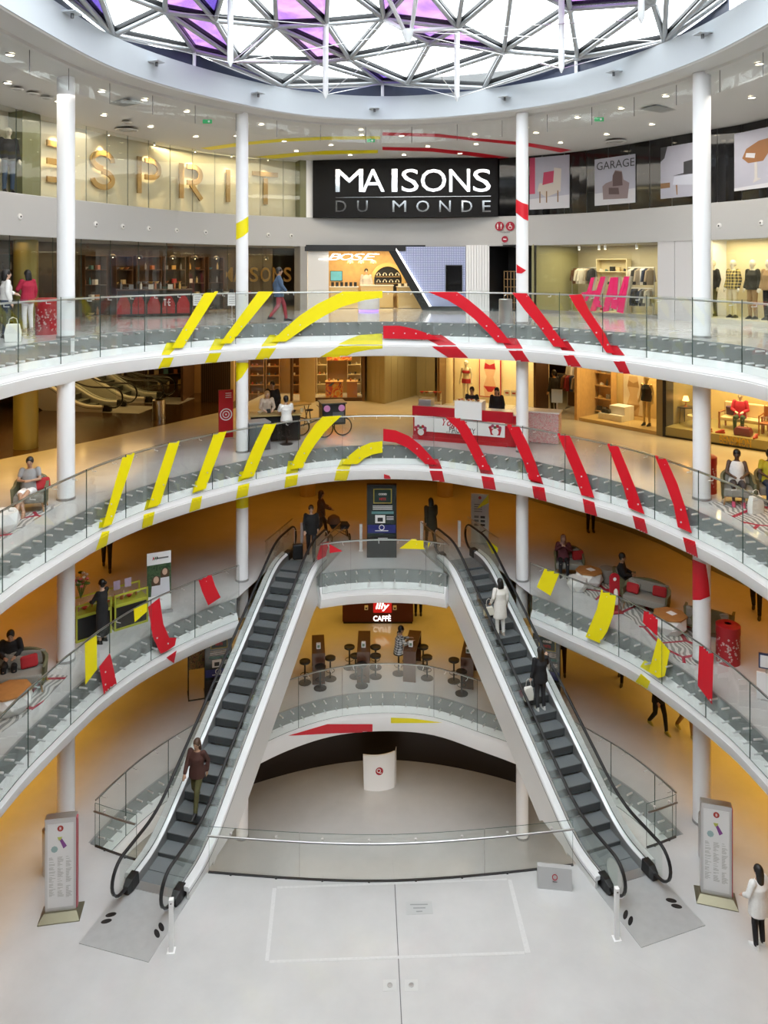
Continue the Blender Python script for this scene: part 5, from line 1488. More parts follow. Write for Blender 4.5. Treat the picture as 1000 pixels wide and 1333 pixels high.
GREYP = mat('print_grey', (.05, .05, .055), .6); PALEP = mat('print_seat', (.55, .57, .66), .6); BROWNP = mat('print_brown', (.28, .12, .04), .6); CHROMP = mat('print_chrome', (.55, .52, .50), .6); WOODP = mat('print_wood', (.25, .14, .07), .6)
t, w, h, b_ = poster(690, 742, 203, 197, 273, 270, 'poster of a white and pink cushioned armchair, nearest to the red striped column')
flat(t, [(0, 0), (w, 0), (w, h * .25), (0, h * .2)], FLOORP, 'print', .014); flat(t, [(0, h * .3), (w * .14, h * .3), (w * .14, h), (0, h)], PINKP, 'print')
flat(t, [(w * .2, h * .35), (w * .42, h * .22), (w * .78, h * .32), (w * .8, h * .75), (w * .62, h * .78), (w * .6, h * .48), (w * .25, h * .5)], mat('print_ivory', (.60, .55, .50), .6), 'print')
flat(t, [(w * .33, h * .46), (w * .6, h * .5), (w * .62, h * .72), (w * .36, h * .70)], PINKP, 'print', .018)
for xx in (.25, .42, .7): flat(t, [(w * xx, h * .12), (w * (xx + .03), h * .12), (w * (xx + .03), h * .34), (w * xx, h * .34)], WOODP, 'print', .017)
t, w, h, b_ = poster(775, 828, 207, 201, 268, 264, 'poster of a dark leather club armchair with the word GARAGE')
flat(t, [(0, 0), (w, 0), (w, h * .3), (0, h * .26)], FLOORP, 'print', .014)
flat(t, [(w * .22, h * .12), (w * .82, h * .1), (w * .86, h * .42), (w * .72, h * .5), (w * .68, h * .68), (w * .52, h * .72), (w * .46, h * .62), (w * .44, h * .5), (w * .28, h * .46), (w * .2, h * .4)], LEATH2, 'print')
flat(t, [(w * .46, h * .38), (w * .7, h * .38), (w * .68, h * .66), (w * .52, h * .70), (w * .46, h * .6)], LEATH, 'print', .018); flat(t, [(w * .36, h * .22), (w * .62, h * .2), (w * .6, h * .34), (w * .36, h * .36)], LEATH, 'print', .018)
for i_, c_ in enumerate('GARAGE'): pass
sign_text(b_, t, 'GARAGE', 777, 826, 205, 222, -.016, GREYP, .002, 0, 'print_word').location.z -= (t.location.z - 15.8)
t, w, h, b_ = poster(861, 912, 193, 183, 259, 252, 'poster of a pale grey two tone chair, behind the right column')
flat(t, [(w * .32, h * .25), (w * .98, h * .2), (w * .98, h * .42), (w * .36, h * .40)], PALEP, 'print'); flat(t, [(w * .32, h * .42), (w * .6, h * .45), (w * .6, h * .66), (w * .98, h * .7), (w * .98, h * .42)], GREYP, 'print', .015)
flat(t, [(0, h * .72), (w * .1, h * .78), (w * .18, h), (0, h)], GREYP, 'print', .015)
for xx in (.42, .9): flat(t, [(w * xx, h * .05), (w * (xx + .025), h * .05), (w * (xx + .02), h * .24), (w * (xx - .02), h * .24)], WOODP, 'print', .017)
flat(t, [(0, h * .2), (w * .25, h * .2), (w * .25, h * .3), (0, h * .3)], WOODP, 'print')
t, w, h, b_ = poster(957, 1012, 174, 163, 249, 240, 'poster of a brown leather swivel chair on a chrome foot, at the right edge')
flat(t, [(0, 0), (w, 0), (w, h * .08), (0, h * .05)], FLOORP, 'print', .014)
flat(t, [(w * .2, h * .55), (w * .35, h * .45), (w * .7, h * .45), (w * .85, h * .6), (w * .9, h * .82), (w * .6, h * .8), (w * .3, h * .7)], BROWNP, 'print'); flat(t, [(w * .28, h * .56), (w * .5, h * .52), (w * .52, h * .6), (w * .3, h * .63)], FLOORP, 'print', .018)
flat(t, [(w * .46, h * .1), (w * .66, h * .16), (w * .57, h * .18), (w * .56, h * .45), (w * .5, h * .45), (w * .5, h * .18)], CHROMP, 'print', .018)
# nozzles on the band
noz = MB().lathe([(.095, .0), (.09, -.0), (.075, .03), (.03, .045), (.0301, .012), (.001, .012)], 14).mesh('housing', TRIMW)
eye_ = MB().sphere((0, 0, .02), .038, 10, 6).mesh('nozzle_eye', BLACK)
for u, v in ((25, 282), (124, 292), (159, 295), (193, 297.5), (229, 300), (267, 302.5), (349, 306), (379, 307), (937, 294), (992, 290)):
    s = W3.hit(u); p = W3.at(s); q = W3.nrm(s); z = EYE - (v - 349.7) / 1000 * p.y
    t = thing('air_nozzle', 'round white air nozzle on the white band, %s' % {25: 'left edge', 124: 'right of the left column', 159: 'below the gold S', 193: 'below the gold P', 229: 'left of the gold R', 267: 'right of the gold R', 349: 'below the gold T', 379: 'left of the black sign', 937: 'right of the right column', 992: 'right edge'}[u], 'air nozzle', (p.x + q.x * .02, p.y + q.y * .02, z), atan2(q.y, q.x), 'air nozzles on the white band')
    for me_, nm in ((noz, 'housing'), (eye_, 'nozzle_eye')):
        o = share(nm, me_, t); o.rotation_euler = (0, pi / 2, 0)
# toilet signs
PICT = mat('pictogram_red', (.36, .006, .03), .5); PW = mat('sign_white', (.85, .85, .85), .5); PG = mat('print_darkgrey', (.16, .16, .16), .6)
tb = Bay(640, 680, 0, W3, off=-.03)
for u, v, r, kind in ((650.5, 294.5, 6, 'toilets for men and women'), (664.5, 294.5, 6, 'wheelchair access'), (657.5, 311.5, 4.3, 'baby changing')):
    p = tb.loc(u, v); rr = r / 1000 * tb.world(p.x, 0).y
    t = tag(empty('pictogram_sign', tb.world(p.x, -.01, p.z), tb.rz), 'round red pictogram sign for %s' % kind, 'sign', 'round red toilet signs')
    MB().lathe([(rr, 0), (rr, .012)], 24, M=Matrix.Rotation(pi / 2, 4, 'X')).build('disc', PICT, t)
    figs = MB()
    if r > 5 and u < 655:
        for x in (-.4, .4):
            figs.sphere((x * rr, -.016, rr * .42), rr * .13, 8, 6, sc=(1, .2, 1)); figs.box(x * rr - rr * .16, x * rr + rr * .16, -.02, -.012, -rr * .1, rr * .25); figs.box(x * rr - rr * .08, x * rr + rr * .08, -.02, -.012, -rr * .55, -rr * .1)
    elif r > 5:
        figs.sphere((-.05 * rr, -.016, rr * .5), rr * .12, 8, 6, sc=(1, .2, 1)); figs.box(-.12 * rr, .02 * rr, -.02, -.012, 0, rr * .34); figs.box(-.12 * rr, .35 * rr, -.02, -.012, -rr * .08, rr * .04)
        figs.lathe([(rr * .32, 0), (rr * .42, 0), (rr * .42, .008), (rr * .32, .008)], 20, M=TR(0, -.012, -rr * .22) @ Matrix.Rotation(pi / 2, 4, 'X')); figs.box(.28 * rr, .38 * rr, -.02, -.012, -rr * .5, 0)
    else:
        figs.sphere((-.3 * rr, -.016, .05 * rr), rr * .2, 8, 6, sc=(1, .2, 1)); figs.box(-.1 * rr, .5 * rr, -.02, -.012, -.15 * rr, .15 * rr)
    figs.build('figures', PW, t)['kind'] = 'stuff'
    if kind != 'wheelchair access':
        o = sign_text(Bay(640, 680, 0, W3, off=-.03), t, 'Toilettes' if r > 5 else 'Nursery', 651 if r > 5 else 653.5, 664 if r > 5 else 662, 300.5 if r > 5 else 316.5, 303.5 if r > 5 else 318.5, -.005, PG, .001, 0, 'caption')
        attach(o, t, True); o.matrix_parent_inverse = wmat(t).inverted() @ tb.M
# ================================================================== shops of the top gallery
WARMW = mat('warm_wood', (.55, .34, .14), .5, noise=.2, nscale=6)
WOODD = mat('dark_wood', (.09, .045, .02), .45, noise=.3, nscale=8)
CREAMW = mat('cream_wall', (.68, .58, .36), .55)
GOLDG = mat('goods_gold', (.65, .42, .12), .4); GOODS = [GOLDG, mat('goods_rust', (.42, .14, .05), .5), mat('goods_white', (.72, .68, .58), .5), mat('goods_black', (.03, .03, .03), .4),
         mat('goods_teal', (.08, .20, .20), .5), mat('goods_red', (.45, .03, .03), .5), mat('goods_straw', (.55, .42, .22), .6), mat('goods_grey', (.25, .25, .25), .5)]
rnd = random.Random(11)
bottle_me = [MB().lathe([(.035, 0), (.04, .02), (.04, .16), (.015, .21), (.015, .26), (.018, .265)], 10).mesh('bottle', GOODS[i]) for i in range(8)]
box_me = [MB().box(-.08, .08, -.06, .06, 0, .15).box(-.082, .082, -.062, .062, .15, .17).mesh('carton', GOODS[i]) for i in range(8)]
bowl_me = [MB().lathe([(.04, 0), (.06, .01), (.11, .07), (.115, .08), (.10, .07), (.03, .02)], 12).mesh('bowl', GOODS[i]) for i in range(8)]
shoe_me = []
for i in range(8):
    mb = MB(); ell_loft(mb, [((0, .03, 0), .042, .13), ((0, .03, .03), .045, .132), ((0, .01, .06), .04, .09), ((0, -.04, .10), .035, .05)], 10); shoe_me.append(mb.mesh('shoe', GOODS[i]))
CN_ = 'gold rust white black teal red straw grey'.split()
KINDS_ = {'bottle': bottle_me, 'carton': box_me, 'bowl': bowl_me, 'shoe': shoe_me}
ROWS = {}
def put(kind, i, loc, rz, label, cat, group, sc=1.0, row=True):
    if row:
        n = ROWS.get(label, 0); ROWS[label] = n + 1; label = '%s, %s of the row' % (label, ORD[n])
    o = share(kind, KINDS_[kind][i % 8], None, loc, rz); o.scale = (sc, sc, sc); return tag(o, label, cat, group)
def shelf_unit(bay, x0, x1, y, label, goods, glabel, gcat, ggroup, h=2.1, n=4, d=.35, m=WOODD, pitch=.28, z=0.0, sc=1.0, lit=True):
    t = bay.root('shelf_unit', label, 'shelf', x0, y, z)
    w = x1 - x0
    MB().box(0, w, d - .02, d, 0, h).build('back_board', m, t)
    for xx in (0, w - .03): MB().box(xx, xx + .03, 0, d - .02, 0, h).build('side_board', m, t)
    for k in range(n + 1):
        zz = h * k / n; zz = min(zz, h - .03)
        MB().box(.03, w - .03, 0, d - .02, zz, zz + .03).build('shelf_board', m, t)
        if k < n:
            x = .14; cnt_ = 0
            while x < w - .12:
                g = goods[rnd.randrange(len(goods))]
                q = bay.world(x0 + x, y + d * .45, z + zz + .031)
                ci = rnd.randrange(8); cnt_ = cnt_ + 1
                put(g, ci, q, bay.rz + rnd.uniform(-.3, .3), '%s %s, %s from left, %s shelf up, %s' % (CN_[ci], g, ORD[cnt_ - 1], ORD[k], ' '.join(label.split()[:6])), gcat, ggroup, sc * rnd.uniform(.85, 1.1), row=False)
                x += pitch * rnd.uniform(.8, 1.3)
    return t
def pendant(loc, drop, label, r=.12, color=(1, .7, .3), power=12, group='warm pendant lamps', m=DARKSTEEL):
    t = thing('pendant_lamp', label, 'lamp', loc, 0, group)
    MB().tube([(0, 0, 0), (0, 0, drop)], .006, 5).build('cord', BLACK, t)
    MB().lathe([(r, -.10), (r * .9, -.02), (r * .3, .02), (.02, .03)], 16, caps=False).build('shade', m, t, smooth=True)
    MB().sphere((0, 0, -.06), .045, 10, 8).build('bulb', mat('bulb_glow', (1, .9, .7), .5, emit=(1, .75, .4), estr=25), t, smooth=True)
    return t
# --- left: dark shop behind glass with a counter, shelves and gold letters
LB = Bay(-70, 391, 12, W3)
lroot = struct(empty('wall_dark_shop', W3.at(W3.hit(200)).to_3d() + Vector((0, 0, 12))))
BK = W3.off(-3.1)
sweep(W3, [(-3.0, 12), (-3.0, 14.66), (-3.2, 14.66), (-3.2, 12)], W3.hit(-60) if W3.hit(-60) else 5, W3.hit(391), .5).build('back_wall', mat('dark_shop_wall', (.06, .038, .02), .35, noise=.4, nscale=1.2), lroot, world=True)
gj = [-60, -20, 20, 75, 112, 150, 186, 222, 258, 300, 345, 391]
for i in range(len(gj) - 1):
    sa, sb = W3.hit(gj[i]), W3.hit(gj[i + 1])
    if sa is None or sb is None: continue
    pane(W3, sa + .01, sb - .01, 12.0, 14.64, -.2, .012).build('shop_pane', [SHOPGLASS, GEDGE], lroot, world=True)
sa, sb = W3.hit(391), W3.hit(400); sweep(W3, [(.0, 12), (.0, 14.65), (-.6, 14.65), (-.6, 12)], sa, sb, .2).build('pilaster', mat('pilaster_grey', (.35, .34, .32), .5), lroot, world=True)
for u, pw in ((-20, 30), (60, 30), (130, 45), (190, 50), (250, 60), (310, 55), (365, 40)):
    s = BK.hit(u); p = BK.at(s); q = BK.nrm(s)
    area_light('shop_lamp', (p.x + q.x * 1.2, p.y + q.y * 1.2, 14.55), 1.0, 1.0, pw * .3, (1, .62, .24))
OLC = mat('olive_column', (.34, .30, .10), .28, .4)
oc = struct(empty('column_olive', (-11.4, 24.5, 0)), 'thick round olive gold column at the left')
MB().lathe([(.37, 0), (.37, 14.65)], 32).build('shaft', OLC, oc, smooth=True)
def wbay(u0, v0, u1, v1, z):
    a = at_z(u0, v0, z); b = at_z(u1, v1, z); return Bay(0, 0, z, None, (a.x, a.y), (b.x, b.y))
cb3 = wbay(153, 413, 250, 411, 12)
ct = cb3.root('cafe_counter', 'dark cafe counter with red arches on its front in the top gallery shop', 'counter')
MB().box(0, cb3.L, 0, .7, .03, .92).build('body', mat('counter_dark', (.03, .022, .018), .35), ct); MB().box(-.04, cb3.L + .04, -.05, .75, .92, .97).build('worktop', WOODD, ct)
redp = mat('counter_red', (.34, .012, .012), .45)
for i in range(5):
    x = cb3.L * (.08 + .2 * i); mb = MB(); pts = [(x - .22, .1), (x + .22, .1), (x + .22, .45), (x + .12, .68), (x, .78), (x - .12, .68), (x - .22, .45)]
    mb.add([(a, -.012, b) for a, b in pts] + [(a, 0, b) for a, b in pts], [tuple(range(7)), tuple(reversed(range(7, 14)))] + [(k, (k + 1) % 7, 7 + (k + 1) % 7, 7 + k) for k in range(7)]); mb.build('front_panel', redp, ct)
o = sign_text(cb3, ct, 'T·E', 213, 222, 389, 398, -.016, PW, .002, 0, 'emblem'); 
for i in range(14):
    x = cb3.L * (.05 + .066 * i); k = ('bottle', 'bowl', 'carton', 'bottle')[i % 4]
    put(k, rnd.randrange(8), cb3.world(x, .25 + .2 * (i % 2), .971), cb3.rz, 'small jar or bottle standing on the dark cafe counter', 'jar', 'jars on the cafe counter')
bd = wbay(102, 408, 153, 408, 12); t = bd.root('display_board', 'plain dark olive display board standing in the left shop of the top gallery', 'board')
MB().box(0, bd.L, 0, .08, .05, 1.45).build('board', mat('board_olive', (.055, .048, .028), .4), t)
for xx in (.1, bd.L - .16): MB().box(xx, xx + .06, -.15, .23, 0, .05).build('foot', DARKSTEEL, t)
for i, (ua, ub) in enumerate(((-30, 28), (98, 130), (140, 165), (168, 204), (206, 236), (238, 262), (264, 287))):
    p0 = BK.at(BK.hit(ua)); p1 = BK.at(BK.hit(ub)); b = Bay(0, 0, 12, None, p0, p1)
    shelf_unit(b, .05, b.L - .05, -.42, '%s dark household shelf of the left top gallery shop' % ORD[i], ['bottle', 'carton', 'bowl'], 'small household item on a dark wall shelf of the left shop', 'household item', 'goods on the dark shop shelves', h=2.2)
for i, (u, v) in enumerate(((112, 340), (150, 338), (200, 336), (232, 335), (262, 340), (300, 338), (330, 336))):
    p = BK.at(BK.hit(u)); q = BK.nrm(BK.hit(u)); pendant((p.x + q.x * 1.3, p.y + q.y * 1.3, 14.2), .45, 'warm pendant lamp in the dark left shop, %s from the left' % ('first', 'second', 'third', 'fourth', 'fifth', 'sixth', 'seventh')[i])
gl = Bay(0, 0, 12, None, BK.at(BK.hit(287)), BK.at(BK.hit(382)))
t = gl.root('wall_lettering', 'large gold letters on the dark back wall of the left shop', 'lettering')
for w_, a_, b_ in (('M', 288, 303), ('A', 304, 315), ('I', 318, 321), ('S', 325, 336), ('O', 339, 352), ('N', 355, 366), ('S', 369, 379)): sign_text(gl, t, w_, a_, b_, 348, 367, -.05, mat('letter_bronze', (.32, .20, .06), .3, .7), .03, .012, 'letter')
tb3 = wbay(268, 409, 330, 408, 12); t = tb3.root('display_table', 'low dark display table with boxes inside the left shop', 'table'); MB().box(0, tb3.L, 0, .7, .70, .76).build('tabletop', WOODD, t)
for xx in (.05, tb3.L - .1):
    for yy in (.05, .6): MB().box(xx, xx + .05, yy, yy + .05, 0, .70).build('leg', WOODD, t)
for i in range(8): put(('carton', 'bowl')[i % 2], rnd.randrange(8), tb3.world(.15 + i * tb3.L / 8.5, .3, .761), 0, 'small boxed item on the low dark display table', 'household item', 'goods on the display table')
for i, (u, v, w_, h_) in enumerate(((257, 404, 11, 15), (302, 402, 9, 10))):
    p = at_z(u, 415, 12); t = thing('notice_stand', 'small white notice stand in front of the dark shop, %s' % ('by the first yellow strip' if i == 0 else 'by the left striped column'), 'sign', p)
    MB().tube([(0, 0, .02), (0, 0, .45)], .015, 8).build('post', SATIN, t); MB().lathe([(.14, 0), (.14, .02)], 16).build('foot', SATIN, t); MB().box(-.14, .14, -.01, .01, .45, .85).build('sheet', PW, t)
    for k in range(4): MB().box(-.1, .1, -.013, -.01, .52 + k * .07, .535 + k * .07).build('print_line', PG, t)
red_bin = None
def perforated_bin(label, loc, r=.28, h=.95, group='red perforated bins'):
    t = thing('litter_bin', label, 'bin', loc, 0, group)
    RB = mat('bin_red', (.36, .008, .015), .4)
    MB().lathe([(r, 0), (r, .04), (r * .99, h * .72), (r * .99, h * .76)], 28, caps=True).build('drum', RB, t, smooth=True)
    MB().lathe([(r * 1.03, h * .76), (r * 1.03, h * .96), (r * .8, h), (r * .3, h), (r * .3, h * .9)], 28).build('lid', RB, t, smooth=True)
    MB().lathe([(r * .3, h * .985), (.001, h * .985)], 20).build('opening', BLACK, t)
    # lattice of light holes cut pattern
    rr = random.Random(5); hm = MB()
    for k in range(190):
        a = rr.uniform(0, 2 * pi); z = rr.uniform(.08, h * .70); sz = rr.uniform(.018, .034)
        c = Vector((r * 1.014 * cos(a), r * 1.014 * sin(a), z)); tx = Vector((-sin(a), cos(a), 0)); tz = Vector((0, 0, 1)); n = rr.randint(3, 5); o_ = rr.uniform(0, 6)
        hm.add([c + tx * (sz * cos(o_ + 2 * pi * i / n)) + tz * (sz * sin(o_ + 2 * pi * i / n)) for i in range(n)], [tuple(range(n))])
    hm.build('perforation', mat('bin_liner', (.55, .36, .34), .6), t)['kind'] = 'stuff'
    return t
perforated_bin('red perforated litter bin beside the left column on the top gallery', at_z(61, 435, 12))
# --- headphone shop
BZ = Bay(400, 556, 12, W3)
bz = struct(empty('wall_audio_shop', BZ.world(BZ.L / 2, 0), BZ.rz)); bz.location = BZ.world(0, 0)
H_ = 2.65
MB().box(0, BZ.L + 2.6, 2.6, 2.75, 0, H_).build('back_wall', WARMW, bz); MB().box(-.15, 0, 0, 2.75, 0, H_).build('side_wall', WHITE, bz); MB().box(BZ.L + 2.6, BZ.L + 2.7, .3, 2.75, 0, H_).build('side_wall', WARMW, bz)
xj = BZ.loc(428, 350).x; MB().box(.02, xj, .1, .16, 0, H_ - .2).build('entrance_panel', mat('shop_white', (.75, .73, .70), .4), bz)
area_light('shop_lamp', BZ.world(BZ.L * .55, 1.2, 2.58), 3.6, 1.6, 130, (1, .78, .42), (0, 0, BZ.rz))
a = BZ.loc(400, 319.5); b = BZ.loc(516, 327); MB().box(-.1, b.x + 1.2, -.05, .25, b.z, 2.68).build('header', BLACK, bz)
bs = BZ.root('shop_sign', 'illuminated white slanted BOSE letters above the headphone shop entrance', 'sign')
LITW = mat('lit_white', (1, 1, 1), .5, emit=(1, .97, .92), estr=1.6)
for w_, a_, b_ in (('B', 427, 444), ('O', 443, 460), ('S', 457, 475), ('E', 472, 491)): sign_text(BZ, bs, w_, a_, b_, 330, 338.5, -.02, LITW, .03, 0.0, 'letter', shear=.3)
a = BZ.loc(415, 338, -.02); b = BZ.loc(431, 336.8, -.02); MB().box(a.x, b.x, -.05, 0, a.z, b.z).build('letter_tail', LITW, bs); a = BZ.loc(486, 331.5, -.02); b = BZ.loc(494, 330.2, -.02); MB().box(a.x, b.x, -.05, 0, a.z, b.z).build('letter_tail', LITW, bs)
# interior things
COUNT = mat('counter_gold', (.62, .46, .22), .35)
def shop_counter(bay, u0, u1, vtop, y, h, label, m=COUNT, d=.6):
    a = bay.loc(u0, vtop, y); b = bay.loc(u1, vtop, y); t = bay.root('shop_counter', label, 'counter', a.x, y)
    MB().box(0, b.x - a.x, 0, d, .02, h - .04).build('body', m, t); MB().box(-.03, b.x - a.x + .03, -.03, d + .03, h - .04, h).build('worktop', mat('counter_white', (.78, .74, .66), .3), t); return t, a.x, b.x
t1, xa, xb = shop_counter(BZ, 430, 466, 378, 1.2, .95, 'left gold counter with speakers in the headphone shop')
t2, xc, xd = shop_counter(BZ, 470, 512, 376, 1.6, 1.0, 'middle gold counter behind which the assistant stands')
t3, xe, xf = shop_counter(BZ, 518, 548, 377, 1.2, .95, 'right gold counter beside the slanted black frame')
p_ = BZ.loc(438, 360, 2.55); s_ = BZ.root('wall_screen', 'landscape screen showing a sea picture in the headphone shop', 'screen', p_.x, 2.56, p_.z)
MB().box(-.27, .27, 0, .04, -.2, .25).build('frame', BLACK, s_); MB().box(-.25, .25, -.006, 0, -.18, .23).build('picture', mat('screen_sea', (.06, .22, .26), .3, emit=(.15, .4, .42), estr=.6, noise=.5, nscale=5), s_)
for i in range(6):
    x = lerp(xa + .1, xb - .1, i / 5); sp = tag(share('loudspeaker', MB().box(-.06, .06, -.05, .05, 0, .18).lathe([(.04, 0), (.04, .006)], 12, 0, TR(0, -.05, .10) @ Matrix.Rotation(pi / 2, 4, 'X')).mesh('loudspeaker', BLACK), None, BZ.world(x, 1.45, .951), BZ.rz), 'small black loudspeaker on the left gold counter, %s from left' % ORD[i], 'loudspeaker', 'speakers on the gold counter')
nm = MB(); ringm = mat('niche_gold', (.62, .42, .16), .4)
p_ = BZ.loc(505, 365, 2.5); nr = BZ.root('display_niche', 'round dark display niche with gold rim holding headphones', 'display', p_.x, 2.52, p_.z)
RX = Matrix.Rotation(pi / 2, 4, 'X'); MB().lathe([(.62, 0), (.78, 0), (.78, .10), (.62, .10)], 32, M=RX).build('rim', ringm, nr, smooth=True); MB().lathe([(.63, .0), (.63, .02)], 32, M=RX).build('backdrop', BLACK, nr)
for zz in (-.15, .15): MB().box(-.55, .55, -.10, 0, zz, zz + .02).build('shelf_board', WARMW, nr)
hp = MB().tube([(.07 * cos(a), 0, .07 * sin(a) + .09) for a in [pi * i / 10 for i in range(11)]], .012, 6).cyl((-.07, 0, .05), .03, .05, 10).cyl((.07, 0, .05), .03, .05, 10).mesh('headphones', GOODS[2])
for i in range(8):
    w = BZ.world(p_.x - .42 + .28 * (i % 4), 2.44, p_.z + (.171 if i < 4 else -.129)); tag(share('headphones', hp, None, w, BZ.rz), 'pale headphones, %s on the %s shelf of the round niche' % (ORD[i % 4], 'upper' if i < 4 else 'lower'), 'headphones', 'headphones in the round niche')
for i in range(7): put('carton', 2 + i % 2, BZ.world(lerp(xe + .1, xf - .1, i / 6), 1.5, .951), BZ.rz, 'small boxed product on the right gold counter', 'box', 'boxes on the right gold counter', .7)
for i, u in enumerate((456, 470, 486)): pendant(BZ.world(BZ.loc(u, 350, 1.4).x, 1.4, 2.05), .55, 'cream dome pendant lamp over the headphone shop counter, %s' % ('left', 'middle', 'right')[i], .14, m=CREAMW)
pp = BZ.loc(477, 380, 2.15); person('shop assistant in a pale grey shirt behind the headphone shop counter', BZ.world(pp.x, 2.22, 0), BZ.rz + pi, 1.70, STANDP, SKINL, (HAIRK, 'short'), (cloth('palegrey', (.42, .40, .40)), .9, .1, 1.1), (blk, 'trousers', 1), BLACK)
pl = at_z(480, 405, 12); t = thing('display_plinth', 'white round display plinth with a purple glowing foot in front of the headphone shop', 'plinth', (pl.x, pl.y, 12))
MB().lathe([(.42, .07), (.44, .10), (.44, .52), (.40, .56)], 28).build('drum', mat('plinth_white', (.80, .78, .78), .3), t, smooth=True); MB().lathe([(.40, 0), (.40, .07)], 28).build('glow_foot', mat('purple_glow', (.3, .2, .8), .4, emit=(.35, .2, .9), estr=1.5), t)
# slanted black frame and the blue dotted wall
DB = Bay(500, 637, 12, W3, off=-.06)
dt = struct(empty('wall_blue_dots', DB.world(0, 0), DB.rz))
def dot_material():
    m = bpy.data.materials.new('blue_dot_panel'); m.use_nodes = True; nt = m.node_tree; b = nt.nodes['Principled BSDF']
    tc = nt.nodes.new('ShaderNodeTexCoord'); mp = nt.nodes.new('ShaderNodeMapping'); mp.inputs['Scale'].default_value = (14, 1, 14)
    vo = nt.nodes.new('ShaderNodeTexVoronoi'); vo.inputs['Randomness'].default_value = 0; vo.inputs['Scale'].default_value = 1; vo.voronoi_dimensions = '2D'
    sp = nt.nodes.new('ShaderNodeSeparateXYZ'); cx = nt.nodes.new('ShaderNodeCombineXYZ')
    nt.links.new(tc.outputs['Object'], mp.inputs[0]); nt.links.new(mp.outputs[0], sp.inputs[0]); nt.links.new(sp.outputs['X'], cx.inputs['X']); nt.links.new(sp.outputs['Z'], cx.inputs['Y']); nt.links.new(cx.outputs[0], vo.inputs['Vector'])
    cr = nt.nodes.new('ShaderNodeValToRGB'); cr.color_ramp.interpolation = 'CONSTANT'
    cr.color_ramp.elements[0].color = (.62, .66, .85, 1); cr.color_ramp.elements[1].position = .30; cr.color_ramp.elements[1].color = (.20, .24, .42, 1)
    nt.links.new(vo.outputs['Distance'], cr.inputs['Fac']); nt.links.new(cr.outputs['Color'], b.inputs['Base Color']); nt.links.new(cr.outputs['Color'], b.inputs['Emission Color'])
    b.inputs['Emission Strength'].default_value = .12; b.inputs['Roughness'].default_value = .4; return m
def polybay(bay, pts, y0, y1, m, name, parent):
    P_ = [bay.loc(u, v, y0) for u, v in pts]; n = len(P_); mb = MB()
    tri = tessellate_polygon([[Vector((p.x, p.z, 0)) for p in P_]])
    mb.add([(p.x, y0, p.z) for p in P_] + [(p.x, y1, p.z) for p in P_], [tuple(f) for f in tri] + [tuple(n + i for i in reversed(f)) for f in tri] + [(i, (i + 1) % n, n + (i + 1) % n, n + i) for i in range(n)])
    return mb.build(name, m, parent)
polybay(DB, [(513, 321), (606, 321), (606, 401), (561, 401)], 0, .15, dot_material(), 'dot_panel', dt)
polybay(DB, [(502, 320), (512, 320), (559, 399), (606, 399), (606, 407), (552, 407)], -.10, .3, BLACK, 'slanted_frame', dt)
polybay(DB, [(512, 320), (514, 320), (561, 399), (559, 399)], -.12, .0, LITW, 'edge_light', dt)
scr = DB.root('wall_screen', 'tall black switched off screen on the blue dotted wall', 'screen'); polybay(DB, [(581, 346), (601, 346), (601, 379), (581, 379)], -.07, -.005, BLACKGL, 'panel', scr)
polybay(DB, [(580, 345), (602, 345), (602, 380), (580, 380)], -.05, -.004, BLACK, 'frame', scr)
fr_ = struct(empty('wall_fluted', DB.world(0, 0), DB.rz)); xa = DB.loc(606.5, 350).x; xb = DB.loc(637, 350).x
MB().box(xa, xb, .05, .2, 0, 2.66).build('backing', WHITE, fr_)
rib = MB().box(-.045, .045, -.02, .05, 0, 2.66).mesh('rib', WHITE); nr_ = int((xb - xa) / .105)
for i in range(nr_): share('rib', rib, fr_, (xa + .06 + i * (xb - xa - .08) / nr_, 0, 0))
# dark passage
PS = Bay(637, 694, 12, W3); ps = struct(empty('wall_passage', PS.world(0, 0), PS.rz))
MB().box(0, PS.L, 2.4, 2.5, 0, 2.66).build('back_wall', BLACK, ps); MB().box(-.1, 0, 0, 2.5, 0, 2.66).build('side_wall', BLACK, ps); MB().box(PS.L, PS.L + .1, 0, 2.5, 0, 2.66).build('side_wall', BLACK, ps); MB().box(0, PS.L, 0, 2.5, 2.6, 2.66).build('lintel', BLACK, ps); MB().box(0, PS.L, .3, 2.4, .0, .01).build('dark_mat', BLACK, ps)
t = PS.root('grid_rack', 'brown grid display rack inside the dark passage', 'rack', PS.loc(665, 350, 1.2).x, 1.2)
for i in range(5): MB().box(-.3, .3, 0, .03, .3 + i * .32, .33 + i * .32).build('rail', WARMW, t)
for i in range(5): MB().box(-.3 + i * .1425, -.27 + i * .1425, 0, .03, 0, 1.62).build('upright', WARMW, t)
sb_ = at_z(660, 421, 12); t = thing('litter_bin', 'plain brushed steel cylinder bin by the red striped column on the top gallery', 'bin', (sb_.x, sb_.y + .25, 12)); MB().lathe([(.21, 0), (.21, .74), (.19, .76)], 24).build('drum', STEEL, t, smooth=True); MB().lathe([(.13, .765), (.001, .765)], 20).build('opening', BLACK, t)
